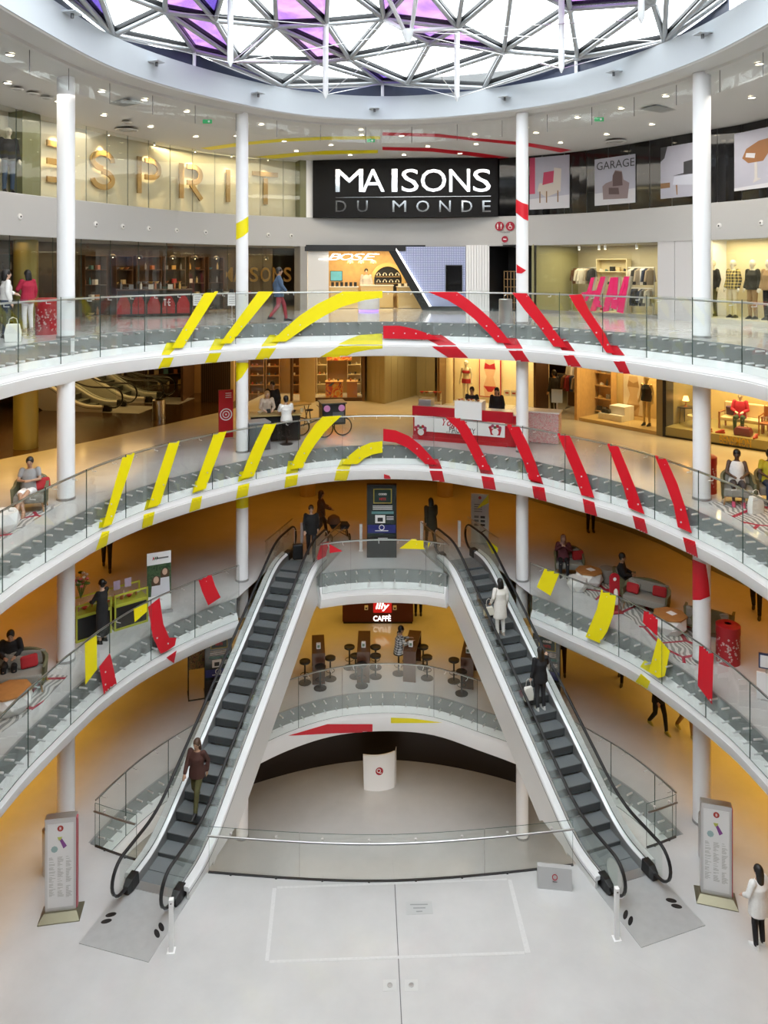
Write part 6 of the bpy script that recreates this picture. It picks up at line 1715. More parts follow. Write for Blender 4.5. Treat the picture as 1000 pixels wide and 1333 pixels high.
# --- clothes shop with pink letters
HM = Bay(694, 856, 12, W3); hm = struct(empty('wall_clothes_shop', HM.world(0, 0), HM.rz))
MB().box(0, HM.L, 3.0, 3.1, 0, 2.66).build('back_wall', mat('shop_beige', (.45, .40, .28), .6), hm); MB().box(-.05, .05, -.02, 3, 0, 2.66).build('side_wall', mat('shop_olive', (.30, .28, .14), .5), hm)
for i in range(4):
    a_ = HM.L * i / 4; MB().box(a_ + .01, a_ + HM.L / 4 - .01, 0, .015, .12, 2.62).build('shop_pane', SHOPGLASS, hm)
MB().box(0, HM.L, -.02, .06, 0, .12).build('sill', SATIN, hm)
area_light('shop_lamp', HM.world(HM.L * .5, 1.5, 2.58), HM.L * .8, 1.6, 110, (1, .88, .60), (0, 0, HM.rz))
for i, u in enumerate((754, 780, 788, 829)):
    w = HM.world(HM.loc(u, 325, .5).x, .5, 2.42); t = thing('track_spotlight', 'white track spotlight in the clothes shop window, %s from the left' % ('first', 'second', 'third', 'fourth')[i], 'spotlight', w, HM.rz, 'track spotlights')
    MB().cyl((0, 0, 0), .045, .15, 12).build('lamp_head', PW, t, smooth=True); MB().tube([(0, 0, .15), (0, 0, .24)], .01, 6).build('stem', PW, t)
    MB().cyl((0, 0, -.005), .035, .005, 12).build('lens', LAMP, t)
GARM = [cloth('g_grey', (.22, .21, .20)), cloth('g_taupe', (.30, .24, .17)), cloth('g_black', (.02, .02, .022)), cloth('g_cream', (.62, .56, .45)), cloth('g_white', (.74, .72, .68)), cloth('g_brown', (.16, .07, .03)), cloth('g_navy', (.03, .04, .08)), cloth('g_wine', (.22, .02, .03))]
def garment_mesh(m):
    mb = MB(); ell_loft(mb, [((0, 0, -.62), .17, .045), ((0, 0, -.3), .16, .05), ((0, 0, -.08), .19, .05), ((0, 0, 0), .06, .03)], 10)
    mb.tube([(-.16, 0, -.08), (-.24, 0, -.5)], .05, 6); mb.tube([(.16, 0, -.08), (.24, 0, -.5)], .05, 6); return mb.mesh('garment', m)
GN_ = 'grey taupe black cream white brown navy wine'.split()
GME = [garment_mesh(m) for m in GARM]
def clothes_rail(bay, x0, x1, y, z, n, label, rz=0.0, front=True, glabel='folded garment on a hanger', ggroup='garments on rails'):
    t = bay.root('clothes_rail', label, 'clothes rail', (x0 + x1) / 2, y); w = x1 - x0
    MB().tube([(-w / 2, 0, z), (w / 2, 0, z)], .015, 8).build('rail', STEEL, t, smooth=True)
    for s in (-1, 1):
        MB().tube([(s * w / 2, 0, .02), (s * w / 2, 0, z)], .015, 8).build('upright', STEEL, t, smooth=True); MB().box(s * w / 2 - .03, s * w / 2 + .03, -.2, .2, 0, .025).build('foot', STEEL, t)
    for i in range(n):
        x = lerp(x0 + .1, x1 - .1, (i + .5) / n); o = share('garment', GME[gi := rnd.randrange(8)], None, bay.world(x, y, z - .03), bay.rz + (0 if front and i % 3 == 0 else 1.25)); tag(o, '%s %s, %s from left' % (GN_[gi], glabel, ORD[i]), 'garment', ggroup)
xx = lambda u, y: HM.loc(u, 360, y).x
clothes_rail(HM, xx(745, 2.2), xx(776, 2.2), 2.2, 1.75, 6, 'left clothes rail with grey and taupe tops in the pink letter shop', glabel='top hanging on the left rail of the pink letter shop', ggroup='tops on the left rail')
clothes_rail(HM, xx(818, 2.0), xx(852, 2.0), 2.0, 1.75, 6, 'right clothes rail with dark and white tops in the pink letter shop', glabel='top hanging on the right rail of the pink letter shop', ggroup='tops on the right rail')
clothes_rail(HM, xx(820, 1.2), xx(850, 1.2), 1.2, 1.0, 8, 'low clothes rail with trousers in the pink letter shop', glabel='garment hanging on the low rail of the pink letter shop', ggroup='garments on the low rail')
shelf_unit(HM, xx(776, 2.55), xx(816, 2.55), 2.55, 'wall shelf with folded clothes behind the pink letters', ['carton', 'shoe'], 'folded clothes or shoes on the shelf behind the pink letters', 'clothes', 'clothes on the shelf behind the pink letters', m=CREAMW)
clothes_rail(HM, xx(722, 2.4), xx(741, 2.4), 2.4, 1.7, 5, 'narrow clothes rail with ochre tops at the left of the pink letter shop', glabel='top on the narrow rail of the pink letter shop', ggroup='tops on the narrow rail')
PINK = mat('pink_letter', (.85, .02, .16), .4, emit=(1, .05, .25), estr=.15); SIDE = mat('letter_side', (.55, .50, .38), .5)
hl = HM.root('window_lettering', 'leaning neon pink H&M letters with cream sides in the shop window', 'lettering')
def stroke(pts, y0=.35, th=.16):
    polybay(HM, pts, y0, y0 + .03, PINK, 'letter_stroke', hl); P2 = [(u + 3.2, v - .5) for u, v in pts]; polybay(HM, P2, y0 + .035, y0 + th, SIDE, 'letter_side', hl)
stroke([(769.5, 361.5), (773.5, 361), (769, 381), (764, 392), (760.5, 392)]); stroke([(782, 360.5), (788, 360), (775, 405), (768, 405)]); stroke([(757, 381), (779.5, 377.5), (780, 382.5), (758, 386)])
stroke([(795, 361), (803, 361), (792, 405), (784, 406)], .30); stroke([(799, 361), (804.5, 361), (802, 403), (795, 401)], .30); stroke([(812.5, 360), (819, 360), (811, 408), (803, 406)], .30); stroke([(806, 382), (812.5, 360.5), (813, 372), (802, 403), (797, 401)], .27)
stroke([(776.5, 394), (779, 391), (781.5, 392.5), (780, 396), (784, 399), (782, 400), (777, 399.5), (775, 397)], .25)
# white panels, then the mannequin window
WP = Bay(856, 926, 12, W3); wp = struct(empty('wall_white_panels', WP.world(0, 0), WP.rz)); 
for i in range(3): MB().box(WP.L * i / 3 + .01, WP.L * (i + 1) / 3 - .01, 0, .1, 0, 2.66).build('wall_panel', mat('panel_grey', (.62, .61, .62), .4), wp)
MW = Bay(905, 1060, 12, W3); mw = struct(empty('wall_mannequin_window', MW.world(0, 0), MW.rz))
MB().box(0, MW.L, 1.3, 1.4, 0, 2.66).build('back_wall', mat('window_cream', (.72, .64, .42), .5), mw); MB().box(0, MW.L, -.1, 1.3, 0, .16).build('plinth', mat('plinth_pale', (.6, .58, .5), .4), mw)
MB().box(-.05, .03, .05, 1.3, 0, 2.66).build('side_wall', WHITE, mw)
for i in range(5): MB().box(MW.L * i / 5 + .01, MW.L * (i + 1) / 5 - .01, -.02, -.005, .16, 2.62).build('shop_pane', SHOPGLASS, mw)
area_light('shop_lamp', MW.world(MW.L * .5, .6, 2.6), MW.L * .9, .7, 60, (1, .84, .5), (0, 0, MW.rz))
pl_y = cloth('plaid_yellow', (.5, .4, .1)); m_ = mat('plaid_ochre', (.4, .4, .4), .8); plaid_nodes(m_, (.03, .025, .02), (.62, .48, .16), 22)
for u, tp, bt, lb in ((928, cloth('g_black', (.02, .02, .022)), oliv, 'mannequin in a black jacket beside the right column'), (954.5, m_, CREAMW, 'mannequin in an ochre plaid shirt and pale trousers'), (980, cloth('g_darkolive', (.03, .028, .018)), tan, 'mannequin in a dark zipped jacket and tan trousers'), (1001, tan, blk, 'mannequin in a beige coat at the right edge')):
    x = MW.loc(u, 380, .7).x; mannequin(lb, MW.world(x, .7, .161), MW.rz + pi, tp, bt, H=1.80)
# ================================================================== middle gallery: shops, kiosks
DARKREFL = mat('painted_reflection', (.060, .032, .014), .18, noise=.3, nscale=3)
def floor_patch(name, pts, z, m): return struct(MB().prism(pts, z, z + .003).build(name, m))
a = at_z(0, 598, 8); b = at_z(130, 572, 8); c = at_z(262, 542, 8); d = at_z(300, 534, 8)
floor_patch('floor_painted_reflection', [(-22, 19), (-14, 21.4), (a.x, a.y), (b.x, b.y), (c.x, c.y), (d.x, d.y), (-4.5, 40), (-22, 40)], 8.001, DARKREFL)  # dark reflection in the polished floor, painted as a thin brown sheet
# pair of far escalators
for i, (u, v, lb) in enumerate(((152, 537, 'nearer small escalator in the dark left of the middle gallery'), (196, 531, 'farther small escalator in the dark left of the middle gallery'))):
    p = at_z(u, v, 8); e = make_esc(p.x + 1.1, p.y + .5 + 1.05 * i, radians(-80)); t = escalator(e, lb, 1); t.location.z = 8.0; t['group'] = 'small far escalators'
p = at_z(207, 546, 8); t = thing('litter_bin', 'steel cylinder bin by the small far escalators', 'bin', p); MB().lathe([(.24, 0), (.24, .74), (.22, .76)], 24).build('drum', STEEL, t, smooth=True); MB().lathe([(.15, .765), (.001, .765)], 20).build('opening', BLACK, t)
# dark shop fronts far left, with lit shelves
DL = Bay(0, 0, 8, None, (-19.5, 34.5), (-9.5, 38.5)); dl = struct(empty('wall_far_shops', DL.world(0, 0), DL.rz)); MB().box(0, DL.L, 0, .2, 0, 2.9).build('back_wall', mat('far_brown', (.07, .04, .018), .4, noise=.4, nscale=1), dl)
for i in range(4): shelf_unit(DL, .6 + i * 2.6, 2.4 + i * 2.6, -.5, '%s far dark shelf wall of the middle gallery' % ORD[i], ['shoe', 'bottle', 'carton'], 'small item on a far dark shelf of the middle gallery', 'shop item', 'goods on the far dark shelves', pitch=.45, sc=1.3)
for x in (2, 5, 8): area_light('shop_lamp', DL.world(x, -1.3, 2.8), 1.5, .5, 14, (1, .65, .25))
# --- shoe shop, centre left
SH = Bay(0, 0, 8, None, (-8.6, 33.0), (-.76, 33.2)); sh = struct(empty('wall_shoe_shop', SH.world(0, 0), SH.rz))
MB().box(0, SH.L, 2.2, 2.35, 0, 2.9).build('back_wall', mat('shoe_wall', (.42, .25, .09), .5), sh); MB().box(-.1, 0, 0, 2.2, 0, 2.9).build('side_wall', WOODD, sh)
xs_ = [SH.loc(u, 500).x for u in (262, 300, 322, 366, 378, 409, 475)]
MB().box(xs_[0], xs_[1], -.05, .1, 0, 2.9).build('dark_front', mat('slat_dark', (.05, .03, .016), .4), sh)
for i in range(14): MB().box(xs_[0] + i * (xs_[1] - xs_[0]) / 14, xs_[0] + i * (xs_[1] - xs_[0]) / 14 + .02, -.08, -.05, 0, 2.9).build('slat', WOODD, sh)
MB().box(xs_[1] + .02, xs_[1] + .16, -.1, .3, 0, 2.9).build('lit_jamb', CREAMW, sh); MB().box(xs_[4], xs_[4] + .1, -.1, .3, 0, 2.9).build('jamb', WOODD, sh); MB().box(xs_[6] - .12, xs_[6], -.1, 2.2, 0, 2.9).build('jamb', BROWNW, sh)
MB().box(xs_[5], xs_[6] - .1, -.05, .06, 0, .14).build('sill', WOODD, sh)
MB().box(xs_[5] + .05, xs_[6] - .14, 0, .012, .14, 2.85).build('shop_pane', SHOPGLASS, sh); MB().box(xs_[1] + .2, xs_[4], 0, .012, .02, 2.85).build('shop_pane', SHOPGLASS, sh)
area_light('shop_lamp', SH.world(SH.L * .35, 1.2, 2.8), 3, 1.2, 60, (1, .66, .28), (0, 0, SH.rz)); area_light('shop_lamp', SH.world((xs_[5] + xs_[6]) / 2, 1.1, 2.8), 1.8, 1.2, 75, (1, .72, .34), (0, 0, SH.rz))
for i, (ua, ub) in enumerate(((304, 321), (324, 344), (346, 364), (379, 390))): shelf_unit(SH, SH.loc(ua, 500, 1.8).x, SH.loc(ub, 500, 1.8).x, 1.8, '%s brown shoe shelf of the middle gallery' % ORD[i], ['shoe'], 'single shoe on a brown shoe shop shelf', 'shoe', 'shoes on the shoe shop shelves', h=2.5, n=6, pitch=.22, m=mat('shelf_oak', (.34, .18, .06), .5))
shelf_unit(SH, SH.loc(412, 500, 1.7).x, SH.loc(426, 500, 1.7).x, 1.7, 'pale lit shelf at the left of the bright shoe window', ['shoe'], 'single shoe on the pale lit shelf', 'shoe', 'shoes in the bright window', h=2.2, n=5, m=CREAMW, pitch=.22); shelf_unit(SH, SH.loc(452, 500, 1.7).x, SH.loc(470, 500, 1.7).x, 1.7, 'pale lit shelf at the right of the bright shoe window', ['shoe'], 'single shoe on the right pale lit shelf', 'shoe', 'shoes in the bright window', h=2.2, n=5, m=CREAMW, pitch=.22)
t = SH.root('wall_picture', 'big red and orange abstract picture above the shoe window display', 'picture', SH.loc(425, 480, 1.65).x, 1.62, 1.55)
def pattern_mat(name, cols, sc, kind='noise'):
    if name in MATS: return MATS[name]
    m = bpy.data.materials.new(name); m.use_nodes = True; nt = m.node_tree; b = nt.nodes['Principled BSDF']; tc = nt.nodes.new('ShaderNodeTexCoord')
    n = nt.nodes.new('ShaderNodeTexNoise'); n.inputs['Scale'].default_value = sc; n.inputs['Detail'].default_value = 2; n.inputs['Distortion'].default_value = 2
    cr = nt.nodes.new('ShaderNodeValToRGB'); cr.color_ramp.interpolation = 'CONSTANT'
    while len(cr.color_ramp.elements) < len(cols): cr.color_ramp.elements.new(.5)
    for i, c_ in enumerate(cols): cr.color_ramp.elements[i].position = .28 + .44 * i / len(cols) if i else 0; cr.color_ramp.elements[i].color = (*c_, 1)
    nt.links.new(tc.outputs['Object'], n.inputs['Vector']); nt.links.new(n.outputs['Fac'], cr.inputs['Fac']); nt.links.new(cr.outputs['Color'], b.inputs['Base Color']); MATS[name] = m; return m
MB().box(0, 1.15, 0, .04, 0, 1.1).build('print', pattern_mat('abstract_red', [(.05, .09, .15), (.55, .05, .03), (.70, .25, .04), (.65, .45, .12), (.35, .03, .03)], 2.4), t)
for i, (ua, ub, v_, lb) in enumerate(((424, 446, 512, 'low red display box in front of the shoe window picture'), (452, 465, 508, 'orange wooden display cube at the right of the shoe window'))):
    x0 = SH.loc(ua, v_, .8).x; x1 = SH.loc(ub, v_, .8).x; t = SH.root('display_cube', lb, 'display cube', x0, .7, .02); MB().box(0, x1 - x0, 0, .5, .0, .68).build('cube', pattern_mat('abstract_red', None, 1) if i == 0 else mat('cube_orange', (.5, .2, .06), .5), t); MB().box(-.02, x1 - x0 + .02, -.02, .52, .68, .71).build('cube_top', WARMW, t)
    for k in range(3): put('shoe', 1 + k, SH.world(x0 + .15 + k * .2, .95, .731), SH.rz, 'shoe standing on a display cube of the shoe window', 'shoe', 'shoes on display cubes')
for i, (x, y) in enumerate(((-3.25, 32.95), (2.65, 32.9))):
    c_ = struct(empty('column_beige', (x, y, 0)), 'round beige column, %s of the middle' % ('left', 'right')[i]); MB().lathe([(.34, 0), (.34, 11)], 28).build('shaft', mat('column_beige', (.52, .42, .24), .35), c_, smooth=True)
# --- beige corridor walls
BEI = mat('beige_panel', (.36, .31, .17), .45, noise=.06, nscale=3)
CW = Bay(0, 0, 8, None, (-.72, 33.25), (.05, 32.4)); cw_ = struct(empty('wall_beige_corridor', CW.world(0, 0), CW.rz))
for b_, nm in ((CW, 4), (Bay(0, 0, 8, None, (.05, 32.4), (1.5, 34.6)), 5), (Bay(0, 0, 8, None, (1.5, 34.6), (2.3, 34.2)), 2)):
    for i in range(nm):
        o = MB().box(b_.L * i / nm + .006, b_.L * (i + 1) / nm - .006, 0, .06, 0, 2.9).build('wall_panel', BEI, cw_, world=False); o.matrix_parent_inverse = wmat(cw_).inverted() @ b_.M
area_light('corridor_lamp', (1.1, 32.6, 10.7), .8, .8, 18, (1, .85, .5))
# --- underwear shop behind the yogurt kiosk
UB = Bay(0, 0, 8, None, (2.3, 32.0), (6.0, 30.0)); ub = struct(empty('wall_underwear_shop', UB.world(0, 0), UB.rz))
MB().box(0, UB.L, 1.6, 1.7, 0, 2.9).build('back_wall', mat('bright_cream', (.78, .66, .40), .5), ub); MB().box(-.05, .05, 0, 1.6, 0, 2.9).build('side_wall', BROWNW, ub); MB().box(UB.L - .1, UB.L, -.1, 1.6, 0, 2.9).build('side_wall', WOODD, ub)
for i in range(3): MB().box(UB.L * i / 3 + .02, UB.L * (i + 1) / 3 - .02, 0, .012, .05, 2.85).build('shop_pane', SHOPGLASS, ub)
area_light('shop_lamp', UB.world(UB.L * .5, .8, 2.82), UB.L * .8, 1.0, 110, (1, .80, .42), (0, 0, UB.rz))
SKP = mat('print_skin', (.66, .40, .24), .6); REDP = mat('print_red', (.40, .01, .02), .6)
mq = mannequin('pale mannequin in dark red underwear in the underwear shop window', UB.world(UB.loc(607, 500, .6).x, .6, .12), UB.rz + pi, None, None, H=1.74)
mqt = MB(); ell_loft(mqt, [((0, 0, 1.20), .155, .118), ((0, .01, 1.26), .172, .13), ((0, 0, 1.32), .165, .11)]); mqt.build('bra', REDP, mq, smooth=True); mqt = MB(); ell_loft(mqt, [((0, 0, .80), .19, .14), ((0, 0, .90), .19, .14), ((0, 0, .98), .175, .13)]); mqt.build('shorts', REDP, mq, smooth=True)
MB().box(-.3, .3, -.3, .3, -.11, 0).build('plinth', PW, mq)
def body_poster(bay, u0, u1, v0, v1, y, label, frame=REDP, skin=SKP, cup=REDP):
    a = bay.loc(u0, v1, y); b = bay.loc(u1, v0, y); w = b.x - a.x; h = b.z - a.z
    t = bay.root('poster', label, 'poster', a.x, y, a.z); MB().box(-.04, w + .04, 0, .04, -.04, h + .04).build('frame', frame, t); MB().box(0, w, -.012, 0, 0, h).build('sheet', mat('print_cream', (.72, .60, .42), .6), t)
    flat(t, [(w * .25, 0), (w * .75, 0), (w * .82, h * .25), (w * .68, h * .5), (w * .8, h * .72), (w * .7, h * .98), (w * .3, h * .98), (w * .2, h * .72), (w * .34, h * .5), (w * .18, h * .25)], skin, 'print')
    flat(t, [(w * .22, h * .70), (w * .78, h * .70), (w * .74, h * .86), (w * .5, h * .80), (w * .26, h * .86)], cup, 'print', .018); flat(t, [(w * .19, h * .26), (w * .81, h * .26), (w * .6, h * .12), (w * .4, h * .12)], cup, 'print', .018); return t
body_poster(UB, 625, 651, 466, 515, 1.5, 'dark red framed fashion poster of a torso behind the yogurt kiosk')
for i in range(3):
    t = UB.root('price_card', 'small white price card in the underwear shop window, %s from left' % ORD[i], 'card', UB.loc(660 + 9 * i, 505, .5).x, .5, .55, 'price cards in the underwear shop'); MB().box(-.12, .12, 0, .02, 0, .25).build('card', PW, t); MB().box(-.07, .07, -.004, 0, .1, .16).build('print', REDP, t)
# --- dark clothes shop, gold windows (right)
S2 = Curve(catmull([(5.6, 30.4), (6.2, 29.9), (7.5, 28.8), (9.2, 26.6), (12, 24.0), (14, 22)], 10))
DC = Bay(700, 752, 8, S2); dc = struct(empty('wall_dark_clothes', DC.world(0, 0), DC.rz)); MB().box(0, DC.L, 2.6, 2.7, 0, 2.9).build('back_wall', WOODD, dc); MB().box(DC.L - .1, DC.L, -.05, 2.6, 0, 2.9).build('jamb', WARMW, dc)
area_light('shop_lamp', DC.world(DC.L * .5, 1.3, 2.8), 1.2, 1.2, 26, (1, .72, .35), (0, 0, DC.rz))
clothes_rail(DC, .25, DC.L - .3, 1.2, 1.5, 6, 'clothes rail with black garments in the dark shop right of the yogurt kiosk', glabel='garment on the front rail of the dark kiosk-side shop', ggroup='garments in the dark shop'); clothes_rail(DC, .25, DC.L - .3, 2.1, 1.9, 6, 'rear clothes rail in the dark shop right of the yogurt kiosk', glabel='garment on the rear rail of the dark shop', ggroup='garments on the rear rail')
person('person in black inside the dark shop right of the yogurt kiosk', DC.world(.45, .5, 0), DC.rz + 1.2, 1.72, STANDP, SKINM, (HAIRK, 'short'), (blk, 1, .15, 1.1), (blk, 'trousers', 1), BLACK)
GW = Bay(755, 866, 8, S2); gw = struct(empty('wall_gold_window', GW.world(0, 0), GW.rz)); MB().box(0, GW.L, 1.9, 2.0, 0, 2.9).build('back_wall', mat('gold_wall', (.60, .44, .18), .5), gw); MB().box(GW.L - .28, GW.L, -.08, 1.9, 0, 2.9).build('jamb', mat('jamb_olive', (.26, .22, .11), .45), gw); MB().box(0, GW.L - .28, -.06, 1.9, 0, .12).build('plinth', mat('gold_plinth', (.55, .40, .18), .4), gw)
for i in range(3): MB().box((GW.L - .28) * i / 3 + .02, (GW.L - .28) * (i + 1) / 3 - .02, -.02, -.008, .12, 2.85).build('shop_pane', SHOPGLASS, gw)
area_light('shop_lamp', GW.world(GW.L * .5, .9, 2.82), GW.L * .7, 1.0, 95, (1, .76, .36), (0, 0, GW.rz))
shelf_unit(GW, GW.loc(758, 520, 1.5).x, GW.loc(796, 520, 1.5).x, 1.5, 'dark red goods on a wall shelf in the gold window', ['carton', 'bottle', 'shoe'], 'dark item on the wall shelf of the gold window', 'shop item', 'goods in the gold window', h=2.5, n=5, pitch=.3, z=.12, m=WARMW)
t = GW.root('step_plinth', 'white stepped display plinth with a bag in the gold window', 'plinth', GW.loc(782, 545, .5).x, .35, .12); MB().box(0, 1.0, 0, .8, 0, .22).build('lower_step', PW, t); MB().box(.35, 1.0, .2, .8, .22, .52).build('upper_step', PW, t)
q = GW.world(GW.loc(782, 545, .5).x + .25, .5, .341); handbag('dark handbag on the white stepped plinth', q, GW.rz, .34, .14, .16, BLACK, .08)
body_poster(GW, 812, 838, 490, 538, 1.2, 'gold fashion poster standing behind the golden mannequin', WARMW, mat('print_gold', (.60, .40, .20), .6), mat('print_ochre', (.38, .22, .08), .6))
mg = mannequin('golden mannequin in black top at the right of the gold window', GW.world(GW.loc(843, 545, .6).x, .55, .125), GW.rz + pi, cloth('g_black', (.02, .02, .022)), None, skin=mat('mannequin_gold', (.62, .44, .18), .35, .3), H=1.76, sleeve=0)
# --- concept store windows
BN = Bay(868, 1035, 8, S2); bn = struct(empty('wall_concept_store', BN.world(0, 0), BN.rz)); MB().box(0, BN.L, 2.4, 2.5, 0, 2.9).build('back_wall', mat('store_cream', (.62, .50, .26), .5, noise=.2, nscale=2), bn); MB().box(-.1, .02, -.1, 2.4, 0, 2.9).build('jamb', BLACK, bn)
MB().box(0, BN.L, -.1, 2.4, 0, .34).build('window_stage', mat('stage_olive', (.30, .27, .12), .4), bn); MB().box(0, BN.L, -.12, -.05, -.001, .06).build('kick_strip', BLACK, bn)
for i in range(4): MB().box(BN.L * i / 4 + .01, BN.L * (i + 1) / 4 - .01, -.06, -.048, .34, 2.85).build('shop_pane', SHOPGLASS, bn)
area_light('shop_lamp', BN.world(BN.L * .5, 1.1, 2.82), BN.L * .8, 1.2, 120, (1, .78, .40), (0, 0, BN.rz))
sgn = BN.root('shop_sign', 'gold and dark lettering BENSIMON CONCEPT STORE on the olive window base', 'sign')
sign_text(BN, sgn, 'BENSIMON', 937, 978, 572, 577, -.11, mat('letter_gold', (.55, .36, .05), .4), .004, .01, 'word'); sign_text(BN, sgn, 'CONCEPT STORE', 937, 977, 578.5, 582, -.11, PG, .004, .0, 'word')
def stage(u, y): return BN.loc(u, 560, y).x
t = BN.root('garden_sofa', 'wooden sofa with cream cushions in the concept store window', 'sofa', stage(938, 1.1), .9, .34)
OAK = mat('oak_red', (.34, .14, .05), .45)
for xx in (0, 1.35):
    for yy in (0, .6): MB().box(xx, xx + .05, yy, yy + .05, 0, .55 if yy == 0 else .8).build('leg', OAK, t)
    MB().box(xx, xx + .05, 0, .65, .52, .56).build('armrest', OAK, t)
MB().box(.03, 1.37, .02, .62, .28, .40).build('seat_cushion', CREAMW, t, bevel=.03); MB().box(.03, 1.37, .52, .66, .40, .85).build('back_cushion', CREAMW, t, bevel=.03)
cu = tag(MB().box(-.18, .18, -.06, .06, -.16, .16).build('cushion', mat('cushion_plum', (.10, .06, .12), .8), None, bevel=.05), 'small plum cushion on the wooden sofa in the concept store window', 'cushion'); cu.location = BN.world(stage(938, 1.1) + .3, 1.3, .92); cu.rotation_euler = (.25, 0, BN.rz)
mm = person('seated mannequin in red sweater and green trousers on the wooden sofa', BN.world(stage(963, 1.1), 1.15, .30), BN.rz + pi + .2, 1.72, SITP, mat('mannequin_cream', (.66, .60, .46), .4), (mat('mannequin_cream', None), 'bald'), (redc, 1, .1, 1.12), (cloth('green', (.04, .09, .05)), 'trousers', 1), BLACK); mm['category'] = 'mannequin'; mm.name = 'mannequin'
t = BN.root('side_table', 'small round metal table with bottles in the concept store window', 'table', stage(893, 1.0), 1.0, .34); MB().lathe([(.30, .55), (.30, .58)], 20).build('tabletop', DARKSTEEL, t)
for i in range(3): MB().tube([(.26 * cos(i * 2.1), .26 * sin(i * 2.1), 0), (.22 * cos(i * 2.1), .22 * sin(i * 2.1), .55)], .012, 6).build('leg', DARKSTEEL, t)
t2 = thing('table_lamp', 'glowing red table lamp on the small metal table', 'lamp', BN.world(stage(893, 1.0), 1.0, .921)); MB().lathe([(.07, 0), (.02, .03), (.02, .2)], 12).build('base', OAK, t2, smooth=True); MB().lathe([(.11, .2), (.07, .36)], 14).build('shade', mat('lamp_amber', (.6, .2, .05), .5, emit=(1, .5, .15), estr=4), t2, smooth=True)
t = BN.root('side_table', 'low round table with a green tiered stand in the concept store window', 'table', stage(908, .7), .6, .34); MB().lathe([(.28, .36), (.28, .39)], 20).build('tabletop', CREAMW, t); MB().lathe([(.12, 0), (.02, .03), (.02, .36)], 12).build('pedestal', DARKSTEEL, t)
t = thing('tiered_stand', 'green tiered stand on the low round table', 'stand', BN.world(stage(908, .7), .6, .731)); GR_ = mat('green_glaze', (.03, .20, .12), .25)
for k in range(3): MB().lathe([(.14 - .04 * k, .08 * k), (.15 - .04 * k, .08 * k + .02), (.02, .08 * k + .03), (.015, .08 * k + .08)], 14).build('tier', GR_, t, smooth=True)
shelf_unit(BN, stage(880, 2.0), stage(905, 2.0), 1.95, 'dark goods shelf at the left of the concept store window', ['bottle', 'bowl', 'carton'], 'small homeware item on the concept store shelf', 'homeware', 'homeware on the concept store shelf', h=2.1, n=4, z=.34)
for i, u in enumerate((925, 940, 985, 1005)): put('shoe', (1, 5, 5, 1)[i], BN.world(stage(u, .2), .15, .341), BN.rz + 1 + i, 'red or rust slipper on the concept store window stage', 'shoe', 'slippers on the concept store stage', 1.2)
t = handbag('large dark red bag on the concept store window stage', BN.world(stage(968, .3), .3, .341), BN.rz, .5, .26, .3, mat('bag_wine', (.16, .01, .02), .5), .08)
t = BN.root('wooden_chair', 'reddish wooden armchair at the right of the concept store window', 'chair', stage(992, .9), .6, .34)
for xx in (0, .55):
    for yy in (0, .5): MB().tube([(xx, yy, 0), (xx, yy + (.1 if yy else 0), .62 if yy == 0 else .9)], .022, 8).build('leg', OAK, t, smooth=True)
    MB().tube([(xx, -.02, .62), (xx, .58, .66)], .022, 8).build('armrest', OAK, t, smooth=True)
MB().box(0, .55, 0, .5, .36, .40).build('seat', OAK, t); MB().box(0, .55, .52, .56, .55, .88).build('backrest', OAK, t)
# --- yogurt kiosk
YK = wbay(538, 571.5, 672, 583, 8); KR = mat('kiosk_red', (.42, .006, .018), .35); KW = mat('kiosk_white', (.80, .79, .77), .35)
yk = YK.root('yogurt_kiosk', 'red and white yogurt kiosk with strawberry pots on its sign', 'kiosk')
L_ = YK.L
MB().box(0, L_, 0, .9, .02, 1.0).build('body', KR, yk); MB().box(-.02, L_ - .28, -.02, 0, .0, .12).build('kick_board', KR, yk)
pan = MB().box(.06, L_ - .36, -.035, 0, .30, .76).build('sign_panel', KW, yk)
MB().box(-.02, L_ * .42, -.03, .06, .76, 1.12).build('upper_panel', KR, yk); MB().box(L_ * .68, L_ - .1, -.03, .06, .76, 1.12).build('upper_panel', KR, yk)
MB().box(L_ * .42, L_ * .68, -.06, .5, .80, 1.38).build('till_housing', KW, yk); MB().box(0, L_, .06, .9, 1.0, 1.04).build('worktop', KW, yk); MB().box(.08, .52, .3, .75, 1.04, 1.30).build('machine', SATIN, yk, bevel=.02)
MB().box(L_ - .3, L_ + 1.2, .9, 1.5, .02, 1.0).build('side_counter', pattern_mat('speckle_pink', [(.72, .60, .58), (.55, .12, .14), (.74, .66, .62), (.35, .25, .22)], 22), yk); MB().box(L_ - .34, L_ + 1.24, .86, 1.54, 1.0, 1.04).build('worktop', KW, yk)
sign_text(YK, yk, 'Yogurt', 576, 609, 547, 557, -.037, KR, .003, .012, 'lettering', shear=.35); sign_text(YK, yk, 'FACTORY', 585, 619, 558, 562.5, -.037, mat('print_grey', None), .003, .0, 'lettering'); sign_text(YK, yk, "it's all natural", 581, 604, 562.3, 564.6, -.037, PG, .002, .0, 'lettering')
